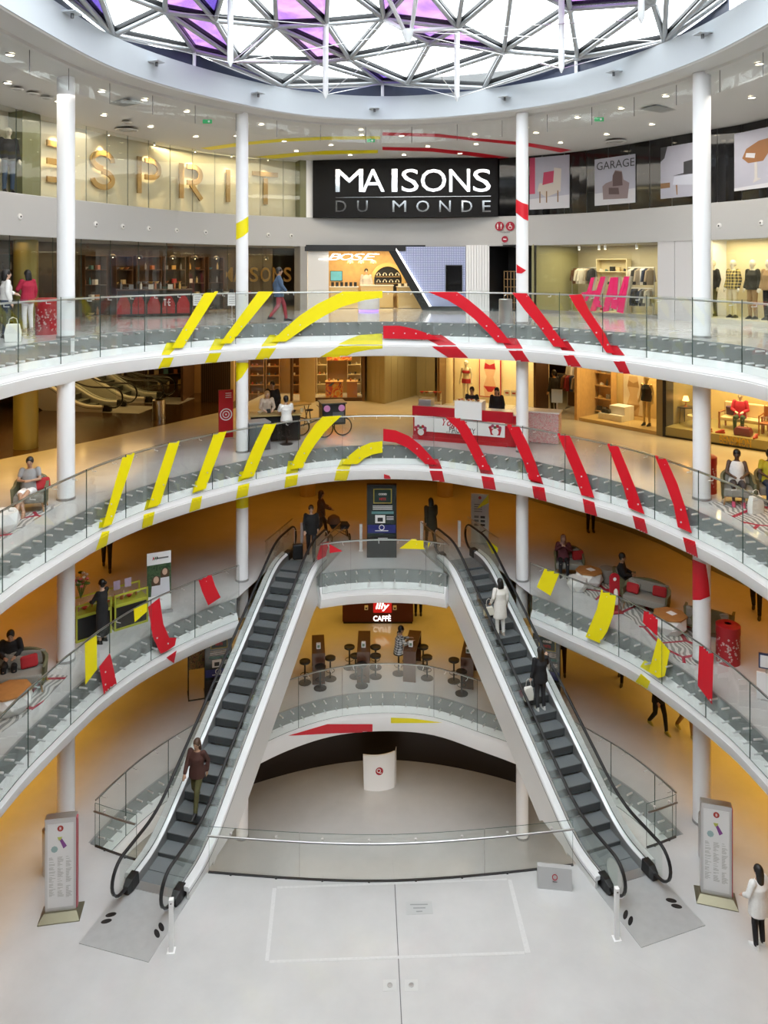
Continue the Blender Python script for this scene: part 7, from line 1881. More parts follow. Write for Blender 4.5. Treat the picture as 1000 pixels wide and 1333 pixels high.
for u in (548, 645):
    c0 = YK.loc(u, 560, -.037); potm = MB(); 
    flat(pan, [(c0.x - .2, c0.z + .04), (c0.x + .2, c0.z + .04), (c0.x + .15, c0.z - .16), (c0.x - .15, c0.z - .16)], KR, 'pot_print', .040)
    MB().lathe([(.11, 0), (.11, .004)], 20, M=TR(c0.x, -.041, c0.z - .06) @ RX).build('pot_badge', KW, pan)
    for k in range(5): flat(pan, [(c0.x - .17 + .08 * k + .055 * cos(q_ * pi / 4), c0.z + .08 + .05 * (k % 2) + .055 * sin(q_ * pi / 4)) for q_ in range(8)], (REDP, mat('berry', (.30, .05, .12), .5), mat('leaf_print', (.05, .12, .04), .6))[k % 3], 'fruit_print', .041 + .001 * (k % 2))
for i in range(9): put('bowl', (1, 5, 0, 3)[i % 4], YK.world(L_ * .45 + .08 * i, .12 + .1 * (i % 2), 1.381), 0, 'small topping bowl on the white till housing of the yogurt kiosk', 'bowl', 'topping bowls on the yogurt kiosk', .5)
for i, (x, y) in enumerate(((L_ * .48, 1.35), (L_ * .72, 1.5))): person('kiosk assistant with dark hair behind the yogurt kiosk, %s one' % ('left', 'right')[i], YK.world(x, y, 0), YK.rz + pi, 1.64, STANDP, SKINM, (HAIRK, ('short', 'bob')[i]), (blk, .9, .1, 1.1), (blk, 'trousers', 1), BLACK)
cs = wbay(541, 560, 571, 561, 8); t = cs.root('display_case', 'glass display case with flower pots at the left of the yogurt kiosk', 'display case', 0, .8)
MB().box(0, cs.L, 0, .5, 0, .8).build('base', SATIN, t); MB().box(0, cs.L, 0, .5, .8, 1.15).build('glass_top', SHOPGLASS, t)
for i in range(5): put('bowl', (5, 1, 2)[i % 3], cs.world(.12 + .16 * i, 1.05, 1.151), 0, 'small red or green pot on the glass display case', 'pot', 'pots on the glass display case', .8)
t = YK.root('menu_stand', 'white menu card on a thin post beside the kiosk side counter', 'sign', L_ + 1.0, 1.85); MB().tube([(0, 0, 0), (0, 0, 1.2)], .02, 8).build('post', SATIN, t); MB().box(-.18, .18, -.02, .02, 1.2, 1.65).build('card', mat('card_pale', (.55, .60, .52), .5), t); MB().lathe([(.15, 0), (.15, .02)], 14).build('foot', SATIN, t)
# --- black counter, cargo bike cart, red totem
KB = wbay(327, 577, 391, 574, 8); kc = KB.root('black_counter', 'long black counter with wooden top and pink round badges where three people meet', 'counter')
MB().box(0, KB.L, 0, .6, .05, .86).build('body', BLACK, kc); MB().box(-.05, KB.L + .05, -.08, .68, .86, .91).build('worktop', mat('top_ochre', (.40, .30, .12), .4), kc)
bp_ = KB.loc(338, 545, -.01); MB().lathe([(.10, 0), (.10, .01)], 20, M=TR(.28, -.002, .5) @ RX).build('badge', mat('badge_pink', (.62, .25, .50), .4), kc)
tk = wbay(325, 589, 352, 586, 8); t = tk.root('grey_box', 'dark grey storage box beside the left striped column on the middle gallery', 'box'); MB().box(0, tk.L, 0, .6, .03, .86).build('carcass', mat('box_grey', (.10, .11, .12), .4), t); MB().box(-.02, tk.L + .02, -.02, .62, .86, .90).build('lid', mat('box_lid', (.22, .23, .24), .4), t)
for i in range(6): put(('bowl', 'carton')[i % 2], (2, 3, 6)[i % 3], KB.world(.3 + .28 * i, .3, .911), .3 * i, 'small dish or box on the black counter', 'dish', 'dishes on the black counter', .8)
st = at_z(373, 578, 8)
def bar_stool(label, loc, h=.74, group='black bar stools', m=BLACK):
    t = thing('bar_stool', label, 'stool', loc, 0, group); MB().lathe([(.21, 0), (.21, .015), (.03, .04)], 20).build('foot', m, t, smooth=True); MB().tube([(0, 0, .03), (0, 0, h - .08)], .028, 10).build('stem', m, t, smooth=True)
    MB().lathe([(.15, h - .08), (.18, h - .06), (.18, h - .01), (.16, h)], 20).build('seat', m, t, smooth=True); MB().tube([(.14 * cos(a * pi / 8), .14 * sin(a * pi / 8), .28) for a in range(16)], .010, 6, closed=True).build('foot_ring', m, t, smooth=True); return t
bar_stool('black bar stool under the white t-shirt person at the black counter', (st.x, st.y, 8), .74, 'bar stools of the black counter')
cb_ = at_z(434, 569, 8); t = thing('cargo_bike', 'black cargo bike cart with pink headlamp discs and spoked wheels', 'cargo bike', (cb_.x, cb_.y, 8), .25)
def wheel(parent, x, y, z, r=.30):
    w = MB().tube([(r * cos(a * pi / 12), 0, r * sin(a * pi / 12)) for a in range(24)], .022, 8, closed=True).build('wheel', RUBBER, parent, smooth=True); w.location = (x, y, z)
    sp = MB()
    for k in range(8): sp.tube([(0, 0, 0), (r * cos(k * pi / 4), 0, r * sin(k * pi / 4))], .005, 4)
    s_ = sp.build('spokes', STEEL, w); s_['kind'] = 'stuff'
wheel(t, -.32, -.05, .322); wheel(t, .36, .15, .322); wheel(t, -1.05, .45, .322)
MB().box(-.38, .42, -.02, .70, .42, 1.12).build('box', mat('cart_black', (.02, .021, .023), .35), t, bevel=.02); MB().box(-.42, .46, -.06, .74, 1.12, 1.16).build('lid', mat('cart_lid', (.05, .06, .055), .4), t); MB().box(-.02, .36, -.035, -.02, .50, .85).build('front_panel', mat('box_grey', None), t)
for x in (-.22, .28): MB().lathe([(.11, 0), (.11, .03), (.05, .035)], 20, M=TR(x, -.02, .98) @ RX).build('headlamp_disc', mat('badge_pink', None), t, smooth=True)
MB().tube([(-.38, .3, .6), (-.7, .4, .45), (-1.05, .45, .35)], .025, 8).build('frame', DARKSTEEL, t, smooth=True); MB().tube([(-.7, .4, .45), (-.75, .42, .85)], .02, 8).build('seat_post', DARKSTEEL, t); MB().sphere((-.75, .42, .88), .12, 12, 6, sc=(1.2, .7, .35)).build('saddle', BLACK, t, smooth=True); MB().tube([(-.45, .0, 1.0), (-.5, .3, 1.05), (-.45, .65, 1.0)], .016, 8).build('handlebar', DARKSTEEL, t, smooth=True)
lt_ = wbay(395, 566, 417, 563, 8); t = lt_.root('folding_table', 'narrow folding table with a wooden top between counter and cargo bike', 'table', 0, .8); MB().box(0, .75, 0, .5, .84, .88).build('tabletop', mat('top_ochre', None), t)
for xx in (.05, .68): MB().tube([(xx, .05, 0), (xx, .45, .84)], .018, 6).build('leg', DARKSTEEL, t); MB().tube([(xx, .45, 0), (xx, .05, .84)], .018, 6).build('leg', DARKSTEEL, t)
rt = at_z(294, 570, 8); t = thing('totem_sign', 'tall red totem sign with white ring emblem left of the striped column', 'sign', (rt.x, rt.y, 8), .35); MB().box(-.24, .24, -.05, .05, .02, 1.62).build('panel', mat('totem_red', (.50, .012, .02), .4), t); MB().box(-.28, .28, -.16, .16, 0, .02).build('foot', SATIN, t)
for r_, w_ in ((.17, .035), (.09, .03)): MB().lathe([(r_, 0), (r_ + w_, 0), (r_ + w_, .006), (r_, .006)], 28, M=TR(0, -.051, .80) @ RX).build('ring', PW, t)
MB().lathe([(.03, 0), (.03, .006)], 14, M=TR(0, -.051, .80) @ RX).build('ring', PW, t)
for k in range(3): MB().box(-.02, .18, -.055, -.05, 1.36 + .07 * k, 1.385 + .07 * k).build('print_line', PW, t)
# ================================================================== lounge furniture, stalls, totems, ground floor
OLF = cloth('olive_shell', (.13, .125, .065)); GRF = cloth('seat_grey', (.26, .25, .22)); REDF = cloth('cushion_red', (.40, .015, .02)); WF = mat('facet_white', (.78, .77, .75), .45); TWOOD = mat('table_wood', (.42, .19, .06), .35, noise=.25, nscale=7)
WOODL = mat('leg_wood', (.45, .26, .12), .5)
def tub_chair(label, loc, rz, w=.78, cushions=(), shell=OLF, seat=GRF, group='lounge armchairs', d=.72, h=.78):
    """open tub: faces local -y"""
    t = thing('armchair' if w < 1 else 'sofa', label, 'armchair' if w < 1 else 'sofa', loc, rz, group)
    # shell as a bent sheet
    pts = [(-w / 2, -d * .42)] + [(-w / 2 + .0, d * .05)] + [(w / 2 * cos(a), d * .12 + d * .42 * sin(a)) for a in [pi - pi * i / 12 for i in range(13)]] + [(w / 2, d * .05), (w / 2, -d * .42)]
    hs = [h * .74] * 2 + [h * (.78 + .22 * sin(pi * i / 12)) for i in range(13)] + [h * .74] * 2
    c = Vector((0, 0)); rings = []
    for (x, y), hh in zip(pts, hs):
        v = Vector((x, y - .0)); inn = v * (1 - .07 / max(.2, v.length)); 
        rings.append([(v.x * .94, v.y * .94, .16), (v.x, v.y, hh), (inn.x, inn.y, hh), (inn.x * .94, inn.y * .94, .16)])
    MB().loft(rings).build('shell', shell, t, smooth=True)
    MB().box(-w / 2 + .06, w / 2 - .06, -d * .45, d * .42, .22, .42).build('seat', seat, t, bevel=.04)
    b = MB().box(-w / 2 + .1, w / 2 - .1, -.06, .06, 0, .30).build('back_cushion', seat, t, bevel=.04); b.location = (0, d * .33, .43); b.rotation_euler = (-.2, 0, 0)
    for sx in (-1, 1):
        for sy in (-1, 1): MB().tube([(sx * (w / 2 - .1), sy * d * .3, .2), (sx * (w / 2 - .06), sy * d * .36, 0)], [.025, .015], 8).build('leg', WOODL, t, smooth=True)
    for i, (cx, cy, m) in enumerate(cushions):
        q = Matrix.Translation(Vector(loc)) @ RZ(rz) @ Vector((cx, cy, .56)); o = MB().box(-.19, .19, -.055, .055, -.14, .14).build('cushion', m, None, bevel=.05); o.location = q; o.rotation_euler = (-.35, .15 * (i - .5), rz + .25 * (1 if cx > 0 else -1))
        tag(o, '%s cushion %d on the %s' % ('red' if m is REDF else 'pale taupe', i + 1, label[:58].rsplit(' ', 2)[0]) if False else '%s throw cushion at the %s of the %s' % ('red' if m is REDF else 'taupe', 'right' if cx > 0 else 'left', ' '.join(label.split()[:8])), 'cushion')
    return t
def facet_table(label, loc, rz, r=.42, h=.42, top=TWOOD, group='faceted lounge tables'):
    t = thing('faceted_table', label, 'table', loc, rz, group); n = 7; rr = random.Random(3); mb = MB()
    R0 = [(r * .72 * cos(2 * pi * i / n), r * .72 * sin(2 * pi * i / n), 0) for i in range(n)]; R1 = [(r * 1.02 * cos(2 * pi * (i + .5) / n), r * 1.02 * sin(2 * pi * (i + .5) / n), h * rr.uniform(.45, .6)) for i in range(n)]; R2 = [(r * .9 * cos(2 * pi * i / n), r * .9 * sin(2 * pi * i / n), h) for i in range(n)]
    fs = []
    for i in range(n):
        j = (i + 1) % n; fs += [(i, j, n + i), (n + i, j, n + j), (n + i, n + j, 2 * n + j), (n + i, 2 * n + j, 2 * n + i)]
    fs += [tuple(range(n)), tuple(range(2 * n, 3 * n))]; mb.add(R0 + R1 + R2, fs); mb.build('faceted_base', WF, t)
    if top: MB().prism([(r * .98 * cos(2 * pi * (i) / n), r * .98 * sin(2 * pi * i / n)) for i in range(n)], h, h + .035).build('tabletop', top, t)
    return t
def rug_mat():
    m = bpy.data.materials.new('wave_rug'); m.use_nodes = True; nt = m.node_tree; b = nt.nodes['Principled BSDF']; tc = nt.nodes.new('ShaderNodeTexCoord')
    w = nt.nodes.new('ShaderNodeTexWave'); w.inputs['Scale'].default_value = 2.6; w.inputs['Distortion'].default_value = 9; w.inputs['Detail'].default_value = 1; w.inputs['Detail Scale'].default_value = .7
    cr = nt.nodes.new('ShaderNodeValToRGB'); cr.color_ramp.interpolation = 'CONSTANT'; cr.color_ramp.elements[0].color = (.24, .23, .22, 1); cr.color_ramp.elements[1].position = .5; cr.color_ramp.elements[1].color = (.56, .54, .51, 1)
    n = nt.nodes.new('ShaderNodeTexVoronoi'); n.feature = 'DISTANCE_TO_EDGE'; n.inputs['Scale'].default_value = .9; g = nt.nodes.new('ShaderNodeMath'); g.operation = 'LESS_THAN'; g.inputs[1].default_value = .035
    mx = nt.nodes.new('ShaderNodeMix'); mx.data_type = 'RGBA'; mx.inputs['B'].default_value = (.33, .01, .03, 1)
    for a_, b_ in ((tc.outputs['Object'], w.inputs['Vector']), (tc.outputs['Object'], n.inputs['Vector']), (w.outputs['Fac'], cr.inputs['Fac']), (cr.outputs['Color'], mx.inputs['A']), (n.outputs['Distance'], g.inputs[0]), (g.outputs[0], mx.inputs['Factor']), (mx.outputs['Result'], b.inputs['Base Color'])): nt.links.new(a_, b_)
    b.inputs['Roughness'].default_value = .95; return m
RUGM = rug_mat()
def rug(label, pts, z):
    c = sum((Vector(p) for p in pts), Vector((0, 0))) / len(pts)
    o = MB().prism([(p[0] - c.x, p[1] - c.y) for p in pts], 0, .012).build('rug', RUGM, None); o.location = (c.x, c.y, z + .001); return tag(o, label, 'rug', 'wavy grey rugs')
def pz(u, v, z): q = at_z(u, v, z); return (q.x, q.y)
# --- middle gallery, both ends
rug('wavy grey rug with red lines under the armchair, left end of the middle gallery', [pz(-30, 690, 8), pz(82, 655, 8), pz(60, 668, 8), pz(0, 705, 8), pz(-40, 730, 8)], 8)
p = at_z(40, 664, 8); tub_chair('olive armchair with red cushion and seated woman, left end of the middle gallery', (p.x, p.y, 8.013), A_(15), cushions=((.22, .12, REDF),))
p = at_z(2, 692, 8); facet_table('white faceted low table at the left end of the middle gallery', (p.x, p.y, 8.013), .2, .38, top=None)
rug('wavy grey rug with red lines, right end of the middle gallery', [pz(922, 655, 8), pz(1000, 650, 8), pz(1060, 660, 8), pz(1060, 730, 8), pz(985, 690, 8)], 8)
p = at_z(962, 657, 8); tub_chair('olive armchair with its back to the right column, right end of the middle gallery', (p.x, p.y + .05, 8.013), A_(-20))
p = at_z(1001, 655, 8); tub_chair('olive armchair at the right edge of the middle gallery', (p.x + .1, p.y + .05, 8.013), A_(-15))
p = at_z(917, 640, 8); perforated_bin('red perforated litter bin behind the right column on the middle gallery', (p.x + .02, p.y, 8))
# --- first floor, left
rug('wavy grey rug with red lines under the sofa, left of the first floor', [pz(-40, 940, 4), pz(-40, 890, 4), pz(60, 878, 4), pz(88, 880, 4), pz(55, 915, 4), pz(0, 955, 4)], 4)
p = at_z(30, 897, 4); tub_chair('grey tub sofa with red cushion and dark seated person, left edge of the first floor', (p.x - .1, p.y, 4.013), A_(12), 1.25, ((.2, .1, REDF), (-.1, .12, GRF)))
p = at_z(14, 925, 4); facet_table('white faceted table with an orange wooden top, left edge of the first floor', (p.x, p.y, 4.013), .3, .46)
# flower stall
FB = wbay(99, 838, 193, 809, 4); LIME = mat('lime_frame', (.42, .44, .04), .4); fs = FB.root('flower_stall', 'lime framed flower and jewellery stall counter on the first floor', 'stall')
for x0, x1 in ((0, FB.L * .48), (FB.L * .52, FB.L)):
    MB().box(x0 + .03, x1 - .03, .03, .57, .05, .62).build('dark_panel', BLACK, fs); MB().box(x0, x1, 0, .6, .62, .70).build('display_shelf', LIME, fs); MB().box(x0, x1, .02, .58, .70, .90).build('glass_case', SHOPGLASS, fs); MB().box(x0, x1, 0, .6, 0, .05).build('base_rail', LIME, fs)
    for xx in (x0, x1 - .04):
        for yy in (0, .56): MB().box(xx, xx + .04, yy, yy + .04, .05, .95).build('post', LIME, fs)
    MB().box(x0, x1, 0, .04, .92, .96).build('top_rail', LIME, fs); MB().box(x0, x1, .56, .6, .92, .96).build('top_rail', LIME, fs)
for i in range(18): put(('carton', 'bottle', 'bowl')[i % 3], (1, 2, 5, 0)[i % 4], FB.world(.12 + i * (FB.L - .24) / 17, .3 + .12 * (i % 2), .701 if i % 2 else .702), .4 * i, 'small jewellery box or trinket in the flower stall case', 'trinket', 'trinkets in the flower stall', .65)
for i, x in enumerate((FB.L * .62, FB.L * .78)):
    t = FB.root('price_card', 'lilac card standing on the flower stall, %s' % ('left', 'right')[i], 'card', x, .35, .962); MB().box(-.09, .09, 0, .01, 0, .24).build('card', mat('card_lilac', (.45, .36, .48), .5), t); MB().box(-.04, .04, -.03, .03, 0, .01).build('foot', SATIN, t)
vz = FB.world(.22, .3, .96); t = thing('flower_vase', 'vase of pink and white flowers at the left end of the flower stall', 'flowers', vz); MB().lathe([(.09, 0), (.11, .1), (.07, .25), (.09, .3)], 16).build('vase', SHOPGLASS, t, smooth=True)
rr = random.Random(4)
for k in range(16):
    a = rr.uniform(0, 6.28); q = Vector((cos(a) * rr.uniform(.05, .24), sin(a) * rr.uniform(.05, .24), rr.uniform(.38, .72))); MB().tube([(0, 0, .05), q], .007, 5).build('stem', mat('stem_green', (.05, .14, .03), .6), t)
    if k % 3 == 2: MB().sphere(q, .07, 8, 6, sc=(1.2, .8, .5)).build('leaf', mat('leaf_green', (.06, .16, .04), .6), t, smooth=True)
    else: MB().sphere(q, .05, 8, 6, sc=(1, 1, .7)).build('blossom', (mat('petal_pink', (.62, .16, .22), .6), mat('petal_white', (.75, .68, .64), .6))[k % 2], t, smooth=True)
# banner behind the stall
p = at_z(207, 798, 4); t = thing('roll_up_banner', 'roll-up banner with a picture of two smiling women behind the flower stall', 'banner', (p.x, p.y, 4), .45); MB().box(-.36, .36, -.1, .1, 0, .08).build('base_cassette', STEEL, t); MB().box(-.33, .33, -.006, .006, .08, 1.72).build('sheet', PW, t)
FOL = pattern_mat('foliage_print', [(.02, .05, .02), (.05, .10, .04), (.03, .06, .03)], 6)
flat(t, [(-.33, .5), (.33, .5), (.33, 1.38), (-.33, 1.38)], FOL, 'photo_print', .014)
for cx, cz, r in ((-.08, .95, .1), (.16, 1.15, .095)):
    flat(t, [(cx + r * 1.35 * cos(k * pi / 6), cz - .06 + r * 1.8 * sin(k * pi / 6)) for k in range(12)], HAIRB, 'hair_print', .016); flat(t, [(cx + r * .75 * cos(k * pi / 6), cz + r * sin(k * pi / 6)) for k in range(12)], mat('print_face', (.55, .36, .26), .6), 'face_print', .018)
    flat(t, [(cx - .14, .5), (cx + .14, .5), (cx + .12, cz - .16), (cx - .12, cz - .16)], mat('print_shirt', (.62, .62, .66), .6), 'shirt_print', .017)
for k, m in enumerate((mat('petal_red', (.5, .02, .05), .5), mat('stem_green', None), BLACK)): flat(t, [(-.18 + .05 * k, 1.5), (-.12 + .05 * k, 1.56), (-.16 + .05 * k, 1.62)], m, 'logo_print', .012)
MB().box(-.04, .26, -.012, -.008, 1.53, 1.57).build('name_print', PG, t)
# pram
p = at_z(441, 702, 4); t = thing('pram', 'dark pushchair in front of the person in brown', 'pram', (p.x, p.y, 4), A_(-75))
for x in (-.22, .22):
    for y in (-.3, .35): wheel(t, x, y, .13, .11)
MB().loft([[(-.22, -.3, .45), (.22, -.3, .45), (.22, .3, .40), (-.22, .3, .40)], [(-.24, -.36, .62), (.24, -.36, .62), (.24, .38, .55), (-.24, .38, .55)]]).build('seat', blk, t, bevel=.03); MB().lathe([(.32, 0), (.26, .2), (.1, .3), (.01, .31)], 14, M=TR(0, -.18, .62) @ Matrix.Diagonal((.8, .8, .9, 1))).build('hood', brownc, t, smooth=True)
for x in (-.23, .23): MB().tube([(x, .35, .13), (x, -.3, .5), (x, -.62, 1.0)], .014, 6).build('frame', DARKSTEEL, t); MB().tube([(x, -.3, .13), (x, .2, .5)], .014, 6).build('frame', DARKSTEEL, t)
MB().tube([(-.23, -.62, 1.0), (.23, -.62, 1.0)], .018, 8).build('handle', BLACK, t)
t = thing('suitcase', 'small black cabin suitcase beside the man in the suit', 'suitcase', (-2.85, 25.6, 4.012), .2); MB().box(-.17, .17, -.1, .1, .04, .52).build('shell', BLACK, t, bevel=.03); MB().tube([(-.1, .08, .52), (-.1, .08, .95), (.1, .08, .95), (.1, .08, .52)], .012, 6).build('handle', STEEL, t)
for x in (-.12, .12): MB().lathe([(.035, 0), (.035, .03)], 10, M=TR(x, 0, .035) @ Matrix.Rotation(pi / 2, 4, 'Y')).build('castor', RUBBER, t)
# dark screen totems
def totem(label, loc, rz, w, h, kind):
    t = thing('screen_totem', label, 'totem', loc, rz, 'dark information totems'); MB().box(-w / 2, w / 2, -.09, .09, 0, h).build('casing', BLACK, t); MB().box(-w / 2 + .03, w / 2 - .03, -.1, -.09, h * .30, h - .06).build('screen', mat('screen_dark', (.012, .02, .018), .15), t)
    a = h * .70
    MB().box(-w * .28, w * .34, -.104, -.1, h * .745, h * .945).build('poster_frame', mat('frame_ochre', (.45, .36, .05), .5), t); MB().box(-w * .25, w * .31, -.107, -.104, h * .757, h * .933).build('poster', mat('poster_green', (.01, .04, .035), .4), t)
    for k, (s_, m) in enumerate((('XXXXX', PW), ('STARS', mat('letter_red', (.55, .02, .03), .5)))): text_mesh('poster_word', ('OPEN', 'FREE')[k] if False else ('CODES', 'HITS')[k], .085 if k == 0 else .11, .001, m, t, TR(w * .03, -.108, h * (.86 if k == 0 else .79)) @ STAND, bold=.004)
    for k in range(3): MB().box(-w * .3, w * .36, -.104, -.1, h * (.66 + .022 * k), h * (.668 + .022 * k)).build('text_line', PW, t)
    MB().box(-w * .34, w * .4, -.104, -.1, h * .60, h * .635).build('strip', mat('strip_teal', (.10, .25, .25), .5), t); cd = MB().box(-w * .22, w * .12, -.104, -.1, h * .475, h * .585).build('code_card', PW, t); MB().box(-w * .14, w * .04, -.107, -.104, h * .495, h * .55).build('code_mark', BLACK, t)
    for k in range(3): MB().box(w * .16, w * .4, -.104, -.1, h * (.52 + .02 * k), h * (.527 + .02 * k)).build('text_line', PW, t)
    MB().box(-w / 2 + .03, w / 2 - .03, -.104, -.1, h * .34, h * .45).build('blue_strip', mat('strip_blue', (.015, .02, .16), .4), t); MB().lathe([(.07, 0), (.095, 0), (.095, .004), (.07, .004)], 20, M=TR(0, -.104, h * .415) @ RX).build('emblem', PW, t); MB().box(-w * .22, w * .22, -.108, -.104, h * .365, h * .375).build('text_line', PW, t); MB().box(-w * .12, w * .2, -.094, -.09, h * .26, h * .27).build('text_line', PW, t)
    return t
p = at_z(497, 726, 4); totem('tall black screen totem on the landing between the escalators', (p.x, p.y + .1, 4), 0, 1.0, 2.45, 0)
p = at_z(284, 909, 0); totem('tall black screen totem on the ground floor left of the left escalator', (p.x, p.y, 0), .25, .85, 2.2, 0)
p = at_z(712, 912, 0); totem('tall black screen totem on the ground floor behind the right escalator', (p.x, p.y, 0), -.35, .85, 2.2, 0)
p = at_z(625, 707, 4); t = thing('directory_totem', 'slim white directory totem with a yellow corner behind the right escalator top', 'totem', (p.x, p.y, 4), -.2); MB().box(-.31, .31, -.05, .05, .03, 1.75).build('panel', mat('totem_pale', (.55, .54, .50), .4), t); MB().box(-.34, .34, -.14, .14, 0, .03).build('foot', SATIN, t)
MB().lathe([(.055, 0), (.055, .005)], 18, M=TR(0, -.051, 1.62) @ RX).build('emblem', REDP, t); flat(t, [(-.02, 1.35), (.30, 1.75), (.30, 1.45), (-.1, 1.22)], YEL, 'vinyl_patch', .056)
for k in range(4): MB().box(-.2, .08, -.055, -.05, 1.12 + .08 * k, 1.15 + .08 * k).build('text_line', PG, t)
for k in range(6): MB().box(-.2 + .22 * (k % 2), -.04 + .22 * (k % 2), -.055, -.05, .62 + .14 * (k // 2), .70 + .14 * (k // 2)).build('pictogram', (PG, BLACK)[k % 2], t)
flat(t, [(-.24, .5), (0, .34), (.24, .5), (.2, .52), (0, .39), (-.2, .52)], BLACK, 'arrow', .056)
# --- first floor right lounge
rug('long wavy grey rug with red lines under the lounge, right of the first floor', [pz(752, 768, 4), pz(775, 752, 4), pz(840, 770, 4), pz(925, 830, 4), pz(915, 868, 4), pz(885, 862, 4), pz(820, 805, 4)], 4)
p = at_z(742, 748, 4); tub_chair('small olive armchair with red cushion by the right far column', (p.x, p.y + .1, 4.0), A_(-10), .95, ((.28, .1, REDF),))
p = at_z(842, 795, 4); tub_chair('grey two seat tub sofa with red and taupe cushions in the middle of the lounge', (p.x, p.y, 4.013), A_(-35), 1.3, ((-.38, -.05, REDF), (.32, .14, REDF), (-.42, .15, GRF)))
p = at_z(815, 775, 4); tub_chair('olive round armchair with a black haired person behind the grey sofa', (p.x, p.y, 4.0), A_(75), .85)
p = at_z(922, 828, 4); tub_chair('olive tub sofa turned away behind the right column of the lounge', (p.x + .1, p.y + .2, 4.0), A_(150), 1.25)
p = at_z(767, 762, 4); facet_table('hexagonal wood topped faceted table with leaflets at the far end of the lounge', (p.x, p.y, 4.013), .3, .42); q1 = p
p = at_z(878, 822, 4); facet_table('large wood topped faceted table with newspapers, near the right column', (p.x - .12, p.y, 4.013), .5, .46); q2 = p
for q, lb, dx in ((q1, 'open leaflet on the far hexagonal wood table', 0), (q2, 'folded newspaper on the large wood table near the right column', -.12)):
    o = MB().box(-.16, .16, -.11, .11, 0, .012).box(-.02, .18, -.1, .12, .012, .022).build('newspaper', PW, None); o.location = (q.x + dx, q.y, 4.449); o.rotation_euler = (0, 0, .5); tag(o, lb, 'newspaper')
p = at_z(752, 768, 4); facet_table('white faceted low table without a wooden top beside the right escalator', (p.x, p.y, 4.013), .9, .32, .36, None)
p = at_z(791, 757, 4); t = thing('pouffe', 'round grey pouffe behind the hexagonal table', 'pouffe', p); MB().lathe([(.26, .03), (.28, .08), (.28, .36), (.24, .42)], 24).build('cushion_drum', GRF, t, smooth=True); MB().lathe([(.24, 0), (.24, .03)], 20).build('base', BLACK, t)
p = at_z(800, 797, 4); t = thing('extinguisher_stand', 'red stand with rounded top and fire extinguisher in the lounge', 'stand', (p.x, p.y, 4.013), .2); RS = mat('stand_red', (.42, .008, .02), .35)
MB().prism([(-.2, -.16), (.2, -.16), (.2, .16), (-.2, .16)], 0, .025).build('foot', RS, t); pts = [(-.15, .02), (.15, .02), (.15, .95)] + [(.15 * cos(a * pi / 8), .95 + .15 * sin(a * pi / 8)) for a in range(1, 8)] + [(-.15, .95)]
mb = MB(); mb.prism(pts, -.02, .02, M=RX); mb.build('panel', RS, t); MB().lathe([(.055, .25), (.06, .28), (.06, .62), (.03, .68)], 14, M=TR(0, -.09, 0)).build('extinguisher', mat('ext_white', (.72, .66, .64), .4), t, smooth=True); MB().lathe([(.05, 0), (.05, .006)], 16, M=TR(0, -.021, .93) @ RX).build('emblem', PW, t)
p = at_z(948, 861, 4); perforated_bin('red perforated litter bin right of the column on the first floor', (p.x, p.y, 4))
p = at_z(998, 912, 4); t = thing('notice_board', 'white framed notice board at the right edge of the first floor', 'sign', (p.x, p.y, 4), -.4); MB().box(-.2, .2, -.03, .03, .02, .62).build('cabinet', PW, t); MB().box(-.16, .2, -.03, .03, .72, 1.05).build('header', mat('frame_navy', (.03, .05, .12), .4), t); MB().box(-.13, .17, -.034, -.03, .75, 1.02).build('header_sheet', PW, t); MB().tube([(0, 0, .6), (0, 0, .75)], .02, 8).build('post', SATIN, t)
for i, (u, v) in enumerate(((470, 717), (393, 715), (549, 713), (598, 712))):
    p = at_z(u, v, 4); t = thing('bollard', 'thin white post by the escalator tops on the first floor, %s from the left' % ('second', 'first', 'third', 'fourth')[i], 'post', p, 0, 'thin white posts'); MB().box(-.05, .05, -.04, .04, .01, .92).build('post', PW, t, bevel=.01); MB().box(-.07, .07, -.06, .06, 0, .012).build('foot', PW, t)
# curved sill wall at the back right of the first floor
S1 = Curve(catmull([(3.6, 35.4), (4.8, 34), (9.25, 28), (10.6, 24.6), (12.3, 21)], 10)); w1 = struct(empty('wall_first_shops', (9.2, 28, 4)))
sweep(S1, [(0, 4), (0, 4.38), (-.25, 4.38), (-.25, 4)], 0, S1.L, .5).build('sill', mat('sill_olive', (.30, .29, .16), .4), w1, world=True); sweep(S1, [(-.3, 4.38), (-.3, 6.9), (-.4, 6.9), (-.4, 4.38)], 0, S1.L, .5).build('shop_wall', mat('shop_gold', (.45, .30, .10), .5), w1, world=True)
# ================================================================== ground floor
# coffee bar
IL = Bay(0, 0, 0, None, (at_z(446, 812, 0).x, 29.65), (at_z(538, 812, 0).x, 29.65)); il = IL.root('coffee_counter', 'dark red coffee bar counter with illy CAFFÈ lettering', 'counter'); IR = mat('illy_wine', (.085, .008, .010), .3)
MB().box(0, IL.L, 0, .8, .08, 1.1).build('body', IR, il); MB().box(-.05, IL.L + .05, -.05, .85, 1.1, 1.15).build('worktop', BLACK, il); MB().box(.03, IL.L - .03, .03, .77, 0, .08).build('kick_board', BLACK, il)
a = IL.loc(486, 797.5, -.02); b = IL.loc(510, 782, -.02); MB().box(a.x, b.x, -.03, 0, a.z, b.z).build('logo_square', mat('illy_red', (.60, .008, .012), .4, emit=(.8, .02, .02), estr=.35), il)
sign_text(IL, il, 'illy', 489, 507, 784.5, 795.5, -.032, LITW, .003, .02, 'lettering', shear=.2); sign_text(IL, il, 'CAFFÈ', 486, 509, 800, 808.5, -.01, LITW, .01, .015, 'lettering')
